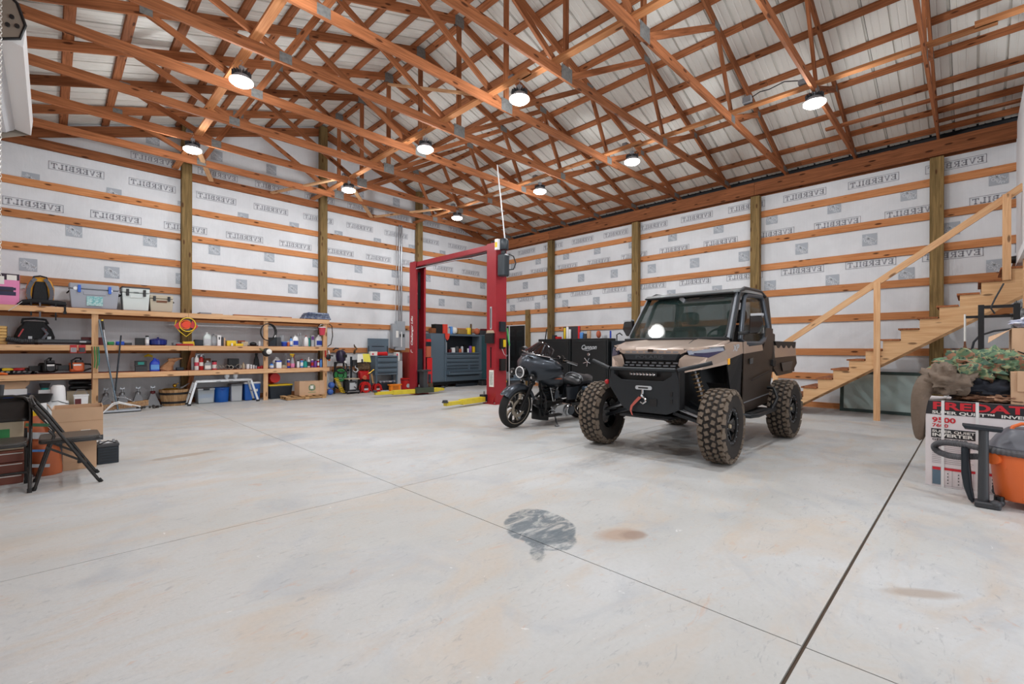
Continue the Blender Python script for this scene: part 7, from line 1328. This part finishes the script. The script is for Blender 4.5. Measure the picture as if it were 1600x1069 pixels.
# windscreen, surround, wiper
ub('windscreen', MB().add([(5.50, YC-.62, 1.35), (5.50, YC+.62, 1.35), (5.93, YC+.57, 1.905), (5.93, YC-.57, 1.905), (5.506, YC-.62, 1.347), (5.506, YC+.62, 1.347), (5.936, YC+.57, 1.90), (5.936, YC-.57, 1.90)], [(0,1,2,3),(7,6,5,4),(0,4,5,1),(1,5,6,2),(2,6,7,3),(3,7,4,0)]), 'utv_glass')
ub('windscreen_seal', MB().tube([(5.495, YC-.60, 1.345), (5.495, YC+.60, 1.345), (5.53, YC+.625, 1.38), (5.92, YC+.575, 1.89), (5.93, YC+.55, 1.905), (5.93, YC-.55, 1.905), (5.92, YC-.575, 1.89), (5.53, YC-.625, 1.38)], .012, 6, closed=True), 'utv_black', smooth=1)
ub('wiper', MB().tube([(5.905, YC+.04, 1.90), (5.87, YC+.02, 1.86), (5.86, YC-.18, 1.865)], .012, 6), 'utv_gloss'); ub('wiper_blade', MB().beam((5.865, YC-.02, 1.845), (5.865, YC-.48, 1.85), .012, .02), 'black'); ub('wiper_mount', MB().beam((5.90, YC+.10, 1.895), (5.865, YC+.02, 1.84), .02, .05), 'trim_grey')
ub('cowl', MB().box(5.44, 5.60, YC-.66, YC+.66, 1.315, 1.352), 'utv_black', bevel=.008)
# roof
m = MB(); rr_ = []
for x, w_, z0, z1 in ((5.86, .60, 1.905, 1.93), (5.95, .625, 1.915, 1.962), (6.3, .63, 1.93, 2.0), (6.8, .63, 1.945, 2.012), (7.02, .60, 1.94, 1.985)): rr_.append([(x, YC-w_, z0), (x, YC+w_, z0), (x, YC+w_*.97, z1-.012), (x, YC+w_*.4, z1), (x, YC-w_*.4, z1), (x, YC-w_*.97, z1-.012)])
m.loft(rr_); ub('roof', m, mat('roof_black', (122, 128, 130), .3, .2, coat=.4), smooth=30, bevel=.006); 
for v in (-.42, .42): ub('roof_pod', MB().loft([[(5.98, YC+v-.10, 1.955), (5.98, YC+v+.10, 1.955), (5.98, YC+v+.08, 1.965), (5.98, YC+v-.08, 1.965)], [(6.5, YC+v-.12, 2.0), (6.5, YC+v+.12, 2.0), (6.5, YC+v+.10, 2.03), (6.5, YC+v-.10, 2.03)]]), 'roof_black', bevel=.006)
ub('roof_visor', MB().box(5.85, 5.93, YC-.59, YC+.59, 1.895, 1.915), 'black', bevel=.004)
# interior: dash, wheel, seats, cage, rear glass
ub('dashboard', MB().prism([(5.60, 1.34), (5.78, 1.36), (5.84, 1.30), (5.82, 1.05), (5.60, 1.05)], YC-.6, YC+.6, 'y'), 'utv_black', bevel=.01)
ub('steering_wheel', MB().tube([(6.08+.03*math.sin(a), YC-.33+.16*math.cos(a), 1.33+.15*math.sin(a)) for a in [2*pi*i/22 for i in range(22)]], .014, 8, closed=True), 'black', smooth=1); ub('steering_column', MB().cyl((5.84, YC-.33, 1.2), (6.08, YC-.33, 1.33), .03, n=10), 'black')
for v in (-.33, .33): ub('seat_back', MB().rbox(6.62, 6.76, YC+v-.24, YC+v+.24, .95, 1.55, .06, axis='x'), mat('seat_vinyl', (44, 42, 44), .5, noise=.15), bevel=.02, smooth=50); ub('headrest', MB().rbox(6.66, 6.78, YC+v-.12, YC+v+.12, 1.58, 1.76, .05, axis='x'), 'seat_vinyl', smooth=1); ub('seat_cushion', MB().rbox(6.2, 6.65, YC+v-.25, YC+v+.25, .82, .95, .05), 'seat_vinyl', smooth=1)
ub('rear_panel', MB().box(6.98, 7.02, YC-.62, YC+.62, 1.0, 1.35), 'utv_black'); ub('cage_bar', MB().cyl((6.95, YC-.6, 1.9), (6.95, YC+.6, 1.9), .024, n=10), 'utv_black'); ub('rear_screen', MB().box(7.0, 7.006, YC-.58, YC+.58, 1.35, 1.88), 'side_glass')
# mirrors
for s in (-1, 1):
    ub('mirror_arm', MB().tube([(5.80, YC+s*.66, 1.40), (5.88, YC+s*.76, 1.42), (5.92, YC+s*.82, 1.44)], .022, 8), 'utv_black', smooth=1)
    o = ub('mirror', MB().loft([[(5.83, YC+s*.77, 1.40), (5.83, YC+s*.87, 1.40), (5.83, YC+s*.93, 1.50), (5.83, YC+s*.91, 1.60), (5.83, YC+s*.78, 1.62)], [(5.91, YC+s*.77, 1.40), (5.91, YC+s*.87, 1.40), (5.91, YC+s*.93, 1.50), (5.91, YC+s*.91, 1.60), (5.91, YC+s*.78, 1.62)]]), 'utv_gloss', bevel=.01); MB().box(5.825, 5.915, YC+s*.85-.06, YC+s*.85+.06, 1.605, 1.635).build('mirror_cap', 'lgrey', o, W=1, bevel=.004)
# cargo bed
ub('storage_pod', MB().box(7.04, 7.20, YC-.68, YC+.68, 1.12, 1.44), 'utv_brown', bevel=.02)
panel('bed_side', [(7.12, .70, 1.27), (8.16, .70, 1.29), (8.18, .70, 1.12), (7.10, .70, 1.10)], 'utv_copper', .03); panel('bed_lower', [(7.10, .70, 1.10), (8.18, .70, 1.12), (8.24, .70, 1.0), (8.05, .68, .86), (7.35, .68, .84), (7.12, .68, .95)], 'utv_brown', .03); panel('bed_recess', [(7.4, .708, 1.02), (7.98, .708, 1.04), (7.9, .70, .91), (7.5, .70, .90)], mat('bed_dark', (82, 76, 72), .45), .01)
sc_ = [(7.10, .705, 1.33), (8.16, .705, 1.335)]
for k in range(4): x = 8.14-.26*k; sc_ += [(x, .705, 1.27), (x-.06, .705, 1.235), (x-.13, .705, 1.235), (x-.2, .705, 1.275)]
panel('bed_rail', sc_, 'utv_black', .04); ub('tailgate', MB().box(8.14, 8.18, YC-.68, YC+.68, .88, 1.33), 'utv_brown'); ub('bed_floor', MB().box(7.12, 8.15, YC-.66, YC+.66, .90, .93), 'utv_black'); ub('bed_front', MB().box(7.10, 7.13, YC-.66, YC+.66, .9, 1.33), 'utv_black')
# nerf bars
for s in (-1, 1): ub('nerf_bar', MB().tube([(5.75, YC+s*.50, .43), (5.86, YC+s*.78, .42), (6.0, YC+s*.82, .42), (6.75, YC+s*.80, .43), (6.92, YC+s*.70, .46)], .026, 10), 'utv_frame', smooth=1); ub('tree_kicker', MB().tube([(6.62, YC+s*.80, .44), (6.70, YC+s*.84, .58), (6.78, YC+s*.78, .70), (6.85, YC+s*.62, .70)], .02, 8), 'utv_black', smooth=1); ub('step_plate', MB().box(6.0, 6.8, YC+s*.64-.12, YC+s*.64+.12, .42, .435), 'utv_black')
ub('inner_fender', MB().lathe([(.47, -.1), (.47, .12)], c=(5.09, YC-.60, .42), axis='y', n=20, a0=.5, a1=pi-.75, cap=False), 'utv_black')
# ------------------------------------------------------------------ touring motorcycle leaning on its stand, nose towards -X
mat('moto_paint', (62, 68, 76), .3, .6, coat=.2); mat('moto_black', (18, 19, 21), .3, .2); mat('moto_glass', (20, 20, 26), .05, alpha=.93, coat=.4); mat('moto_seat', (30, 33, 37), .35); mat('polished', (196, 198, 200), .16, 1); mat('machined', (170, 160, 146), .25, .9)
BK = E('motorcycle', (5.85, 5.04, 0), 'satin black touring motorcycle with bat-wing fairing leaning on its kickstand', 'motorcycle'); LEAN = -.185
BK.rotation_euler = (LEAN, 0, pi)
def kb(name, mb, m, **k):
    p = k.pop('par', BK); return mb.build(name, m, p, **k)
def mwheel(x, r, w_, spokes, par_name):
    W_ = E(par_name, (x, 0, r), parent=BK)
    ty = MB().lathe([(r*.74, -w_*.42), (r*.80, -w_*.5), (r*.93, -w_*.42), (r*.985, -w_*.2), (r, 0), (r*.985, w_*.2), (r*.93, w_*.42), (r*.80, w_*.5), (r*.74, w_*.42)], axis='y', n=44, cap=False); ty.build('tyre', 'rubber', W_, smooth=45)
    MB().lathe([(r*.70, -w_*.40), (r*.775, -w_*.46), (r*.775, -w_*.40), (r*.70, -w_*.25), (r*.70, w_*.25), (r*.775, w_*.40), (r*.775, w_*.46), (r*.70, w_*.40)], axis='y', n=44, cap=False).build('rim', 'moto_black', W_, smooth=30)
    for s in (-1, 1): MB().lathe([(r*.755, s*w_*.44), (r*.775, s*w_*.475), (r*.74, s*w_*.46)], axis='y', n=44, cap=False).build('rim_edge', 'machined', W_, smooth=1)
    for k in range(spokes):
        a = 2*pi*k/spokes; m = MB(); m.loft([[(.035, -.02, -.018), (.035, .02, -.018), (.035, .02, .018), (.035, -.02, .018)], [(r*.45, -.018, -.010+.03), (r*.45, .022, -.010+.03), (r*.45, .022, .010+.03), (r*.45, -.018, .010+.03)], [(r*.73, -.03, -.016), (r*.73, .03, -.016), (r*.73, .03, .02), (r*.73, -.03, .02)]]); m.xf(Matrix.Rotation(a, 4, 'Y')); m.build('spoke', 'machined' if k % 2 else 'moto_black', W_)
    MB().cyl((0, -.06, 0), (0, .07, 0), .035, n=16).build('hub', 'moto_black', W_, smooth=1); MB().cyl((0, .07, 0), (0, .085, 0), .016, n=10).build('axle_nut', 'polished', W_)
    MB().lathe([(r*.28, .062), (r*.44, .062), (r*.44, .068), (r*.28, .068), (r*.28, .062)], axis='y', n=36, cap=False).build('brake_rotor', 'machined', W_)
    return W_
mwheel(.79, .325, .13, 10, 'front_wheel'); mwheel(-.84, .315, .18, 10, 'rear_wheel')
def fenderm(cx, cz, r, w_, a0, a1, dz=0):
    m = MB(); R_ = []
    for k in range(15):
        a = a0+(a1-a0)*k/14; pr = []
        for y, dr in ((-w_/2, -.05), (-w_/2, 0), (-w_*.3, .022), (0, .03), (w_*.3, .022), (w_/2, 0), (w_/2, -.05), (w_*.42, -.04), (0, .018), (-w_*.42, -.04)): pr.append((cx+(r+dr)*math.cos(a), y, cz+(r+dr)*math.sin(a)))
        R_.append(pr)
    return m.loft(R_)
kb('front_fender', fenderm(.79, .325, .35, .17, .62, 2.8), 'moto_paint', smooth=40); kb('rear_fender', fenderm(-.84, .32, .38, .22, .6, 3.0), 'moto_paint', smooth=40)
for s in (-1, 1):
    kb('fork_leg', MB().cyl((.79, s*.105, .30), (.60, s*.105, .72), .034, .032, n=14), 'moto_black', smooth=1); kb('fork_tube', MB().cyl((.60, s*.105, .70), (.49, s*.105, .98), .027, n=14), 'moto_black', smooth=1); kb('caliper', MB().rbox(.62, .74, s*.075-.02, s*.075+.02, .28, .42, .02), 'moto_black', smooth=1)
    kb('fork_bolt', MB().cyl((.60, s*.105, .70), (.605, s*.105, .73), .036, n=14), 'polished', smooth=1)
# fairing
R_ = []; n = 22
for i in range(n+1):
    y = -.44+.88*i/n; q = abs(y)/.44; xf_ = .78-.40*q**1.7; zt = 1.175-.04*q-.08*q**3; zb = .74+.02*q+.17*q**2.2; zm = (zt*.45+zb*.55)+.03; xr = .34
    if abs(y) < .12: pass
    R_.append([(xr, y, zt-.015), (xf_*.55+xr*.45, y, zt), (xf_-.07, y, zt-.05), (xf_, y, zm), (xf_-.03, y, zm-.08), (xf_-.10, y, zb), (xr+.02, y, zb+.05)])
kb('fairing', MB().loft(R_), 'moto_paint', smooth=60)
kb('headlight_nacelle', MB().lathe([(.0, 0), (.10, .0), (.105, .05), (.095, .10), (.0, .10)], c=(.70, 0, .875), axis='x', n=26), 'moto_black', smooth=1)
mat('lamp_reflector', (96, 98, 102), .2, .7)
kb('headlight_ring', MB().tube([(.805, .082*math.cos(a), .875+.082*math.sin(a)) for a in [2*pi*i/26 for i in range(26)]], .009, 8, closed=True), 'white', smooth=1)
kb('headlight_lens', MB().lathe([(0, .02), (.04, .016), (.075, .0), (0, 0)], c=(.798, 0, .875), axis='x', n=24), 'lamp_reflector', smooth=1); kb('headlight_core', MB().box(.812, .822, -.045, .045, .87, .88), 'black')
for s in (-1, 1):
    kb('passing_lamp', MB().lathe([(0, -.09), (.035, -.08), (.058, -.02), (.06, .01), (.05, .02), (0, .028)], c=(.74, s*.21, .835), axis='x', n=20), 'moto_black', smooth=1); kb('lamp_lens', MB().lathe([(0, .012), (.045, 0), (0, 0)], c=(.758, s*.21, .835), axis='x', n=18), 'polished', smooth=1); kb('lamp_arm', MB().cyl((.68, s*.08, .82), (.70, s*.2, .82), .014, n=8), 'moto_black')
    kb('signal_lamp', MB().lathe([(0, -.03), (.022, -.02), (.026, .02), (0, .026)], c=(.72, s*.235, .75), axis='x', n=14), 'moto_black', smooth=1)
    kb('mirror', MB().loft([[(.36, s*(.36+.09*math.cos(a)), 1.12+.10*math.sin(a)) for a in [2*pi*i/16 for i in range(16)]], [(.43, s*(.36+.075*math.cos(a)), 1.12+.085*math.sin(a)) for a in [2*pi*i/16 for i in range(16)]]]) if s < 0 else MB().lathe([(0, -.01), (.045, -.008), (.05, .01), (0, .02)], c=(.3, .36, 1.16), axis='x', n=16), 'moto_black', smooth=50)
kb('air_slot', MB().box(.69, .70, -.13, .13, 1.11, 1.13), 'black')
# windscreen: smoked, wrapped
R_ = []
for k in range(7):
    u = k/6; R_.append([(.60-.22*u-.9*(y*(1-.25*u))**2*1.3, y*(1-.28*u), 1.155+.20*u-.10*(abs(y)/.3)**2*u) for y in [-.3+.6*i/14 for i in range(15)]])
o = kb('windscreen', MB().loft(R_, cap=False, close=False), 'moto_glass', smooth=1); sd = o.modifiers.new('s', 'SOLIDIFY'); sd.thickness = .005
kb('windscreen_trim', MB().tube([(.605-.9*y*y*1.3, y, 1.16) for y in [-.3+.6*i/14 for i in range(15)]], .009, 6), 'polished', smooth=1)
kb('antenna', MB().cyl((-.02, -.30, .8), (-.05, -.32, 1.52), .010, n=6), 'black')
# handlebars
for s in (-1, 1):
    kb('handlebar', MB().tube([(.42, s*.05, 1.06), (.40, s*.22, 1.12), (.30, s*.36, 1.13), (.10, s*.44, 1.09)], .013, 8), 'moto_black', smooth=1); kb('grip', MB().cyl((.22, s*.40, 1.115), (.02, s*.46, 1.07), .019, n=10), 'polished', smooth=1); kb('lever', MB().tube([(.30, s*.385, 1.13), (.22, s*.44, 1.125), (.06, s*.50, 1.095)], [.009, .007, .006], 6), 'polished', smooth=1); kb('switch_gear', MB().rbox(.22, .30, s*.37-.03, s*.37+.03, 1.09, 1.16, .012), 'moto_black', smooth=1)
    kb('reservoir', MB().rbox(.28, .34, s*.33-.03, s*.33+.03, 1.15, 1.185, .008), 'polished')
# frame, tank, seat
kb('frame_tube', MB().tube([(.48, .10, .90), (.40, .14, .5), (.34, .15, .16), (-.3, .15, .14), (-.55, .13, .3)], .018, 8), 'moto_black', smooth=1); kb('frame_tube', MB().tube([(.48, -.10, .90), (.40, -.14, .5), (.34, -.15, .16), (-.3, -.15, .14), (-.55, -.13, .3)], .018, 8), 'moto_black', smooth=1)
R_ = []
for x, w_, z0, z1 in ((.40, .06, .74, .86), (.34, .13, .68, .92), (.18, .165, .62, .94), (0, .16, .60, .91), (-.16, .12, .60, .84), (-.25, .05, .62, .76)):
    zc = (z0+z1)/2; h = (z1-z0)/2; R_.append([(x, w_*math.cos(a), zc+h*math.sin(a)) for a in [2*pi*i/20 for i in range(20)]])
tk = kb('fuel_tank', MB().loft(R_), 'moto_paint', smooth=60); kb('tank_emblem', MB().loft([[(.16, .166, .78), (.0, .163, .79), (-.06, .155, .77), (.0, .162, .765)], [(.16, .170, .78), (.0, .167, .79), (-.06, .159, .77), (.0, .166, .765)]]), 'terracotta', par=BK)
kb('tank_console', MB().loft([[(x, -w_, z), (x, w_, z), (x, w_*.6, z+.015), (x, -w_*.6, z+.015)] for x, w_, z in ((.25, .03, .935), (.0, .04, .91), (-.2, .035, .82))]), 'moto_black')
R_ = []
for x, w_, z0, z1 in ((-.16, .10, .70, .79), (-.26, .16, .66, .755), (-.42, .19, .62, .72), (-.54, .19, .63, .745), (-.60, .17, .65, .80), (-.76, .16, .67, .80), (-.94, .14, .67, .77), (-1.0, .09, .70, .78)):
    zc = (z0+z1)/2; h = (z1-z0)/2; R_.append([(x, w_*math.cos(a)*(1 if abs(math.cos(a)) > .5 else 1), zc+h*math.sin(a)) for a in [2*pi*i/18 for i in range(18)]])
kb('seat', MB().loft(R_), 'moto_seat', smooth=60); kb('seat_piping', MB().tube([(-.58, .19*math.cos(a), .72+.10*math.sin(a)) for a in [pi*i/12 for i in range(13)]], .007, 6), 'trim_grey', smooth=1)
# engine
kb('crankcase', MB().rbox(-.22, .28, -.15, .15, .17, .42, .06, axis='x'), 'moto_black', smooth=40)
for s, a in ((1, .38), (-1, -.38)):
    for k in range(9):
        c = Vector((.05+math.sin(a)*(.06+.026*k), 0, .40+math.cos(a)*(.0+.026*k))); m = MB(); m.cyl(c, c+Vector((math.sin(a), 0, math.cos(a)))*.012, .085 if k < 7 else .07, n=18); kb('cylinder_fin', m, 'moto_black' if k % 2 else 'gunmetal_dark')
    c = Vector((.05+math.sin(a)*.30, 0, .40+math.cos(a)*.24)); kb('rocker_cover', MB().rbox(c.x-.08, c.x+.08, -.07, .07, c.z, c.z+.06, .02), 'moto_black', smooth=1)
    kb('pushrod_tube', MB().cyl((.04, .13, .34), (.05+math.sin(a)*.27, .10, .62), .014, n=8), 'polished', smooth=1)
kb('primary_cover', MB().loft([[(x, y, .25+r*math.sin(t_)) if 0 else (xc+r*math.cos(t_), y, zc+r*math.sin(t_)) for t_ in [2*pi*i/24 for i in range(24)]] for xc, zc, r, y in ((.0, .25, .10, .15),)]+[[(xc+r*math.cos(t_)*1.0, .22, zc+r*math.sin(t_)) for t_ in [2*pi*i/24 for i in range(24)]] for xc, zc, r in ((.0, .25, .095),)]), 'polished', smooth=50)
kb('primary_case', MB().prism([(.16, .33), (.16, .20), (-.02, .14), (-.32, .12), (-.40, .20), (-.38, .34), (-.1, .38)], .14, .20, 'y'), 'polished', bevel=.02); kb('clutch_cover', MB().lathe([(0, .055), (.06, .05), (.095, .03), (.105, 0), (.105, -.03)], c=(-.30, .20, .24), axis='y', n=28), 'polished', smooth=1)
kb('clutch_face', MB().cyl((-.30, .25, .24), (-.30, .262, .24), .075, n=26), 'moto_paint', smooth=1); kb('horn_cover', MB().rbox(-.02, .07, .12, .18, .44, .58, .03), 'moto_paint', smooth=1); kb('shift_linkage', MB().tube([(.36, .2, .2), (.1, .23, .34), (-.1, .22, .36)], .007, 6), 'polished')
kb('lower_fairing', MB().loft([[(.44, s*.08, .34), (.44, s*.20, .30), (.38, s*.22, .12), (.40, s*.08, .10)] if 0 else p for s in (1,) for p in ([(.46, .02, .36), (.46, .20, .32), (.42, .22, .14), (.42, .02, .10)], [(.26, .02, .34), (.26, .24, .28), (.24, .25, .12), (.26, .02, .10)])]), 'moto_black', bevel=.02)
kb('crash_bar', MB().tube([(.40, .12, .62), (.42, .26, .52), (.42, .29, .36), (.38, .24, .22), (.34, .14, .17)], .014, 8), 'moto_black', smooth=1); kb('floor_board', MB().rbox(.02, .34, .25, .34, .215, .235, .03), 'moto_black', smooth=1)
kb('exhaust', MB().tube([(.10, -.12, .5), (.18, -.2, .35), (.05, -.22, .2), (-.4, -.24, .2), (-1.1, -.26, .25)], [.025, .025, .03, .045, .05], 12), 'moto_black', smooth=1)
for s in (-1, 1):
    kb('saddlebag', MB().rbox(-1.18, -.58, s*.29-.10, s*.29+.10, .30, .56, .05, axis='x'), 'moto_paint', smooth=50); kb('saddlebag_lid', MB().rbox(-1.19, -.57, s*.29-.105, s*.29+.105, .56, .63, .03, axis='x'), mat('moto_lid', (90, 102, 116), .2, .5, coat=.4), smooth=50); kb('bag_latch', MB().box(-.9, -.84, s*.29+s*.1, s*.29+s*.112, .52, .58), 'polished')
    kb('side_cover', MB().prism([(-.2, .62), (-.55, .62), (-.52, .40), (-.28, .40)], s*.15-.01, s*.15+.01, 'y'), 'moto_paint', bevel=.006)
kb('lower_frame_cover', MB().box(-.55, .1, -.10, .10, .12, .2), 'moto_black'); kb('swing_arm', MB().beam((-.3, .12, .3), (-.84, .13, .31), .05, .06), 'moto_black')
MB().tube([(5.80, 4.82, .16), (5.70, 4.70, .06), (5.66, 4.64, .012), (5.60, 4.60, .012)], [.014, .012, .012, .014], 8).build('kickstand', 'steel', BK, W=1, smooth=1); MB().tube([(5.62+.03*math.cos(a), 4.615+.03*math.sin(a), .012) for a in [2*pi*i/12 for i in range(12)]], .009, 6, closed=True).build('kickstand_foot', 'steel', BK, W=1, smooth=1)
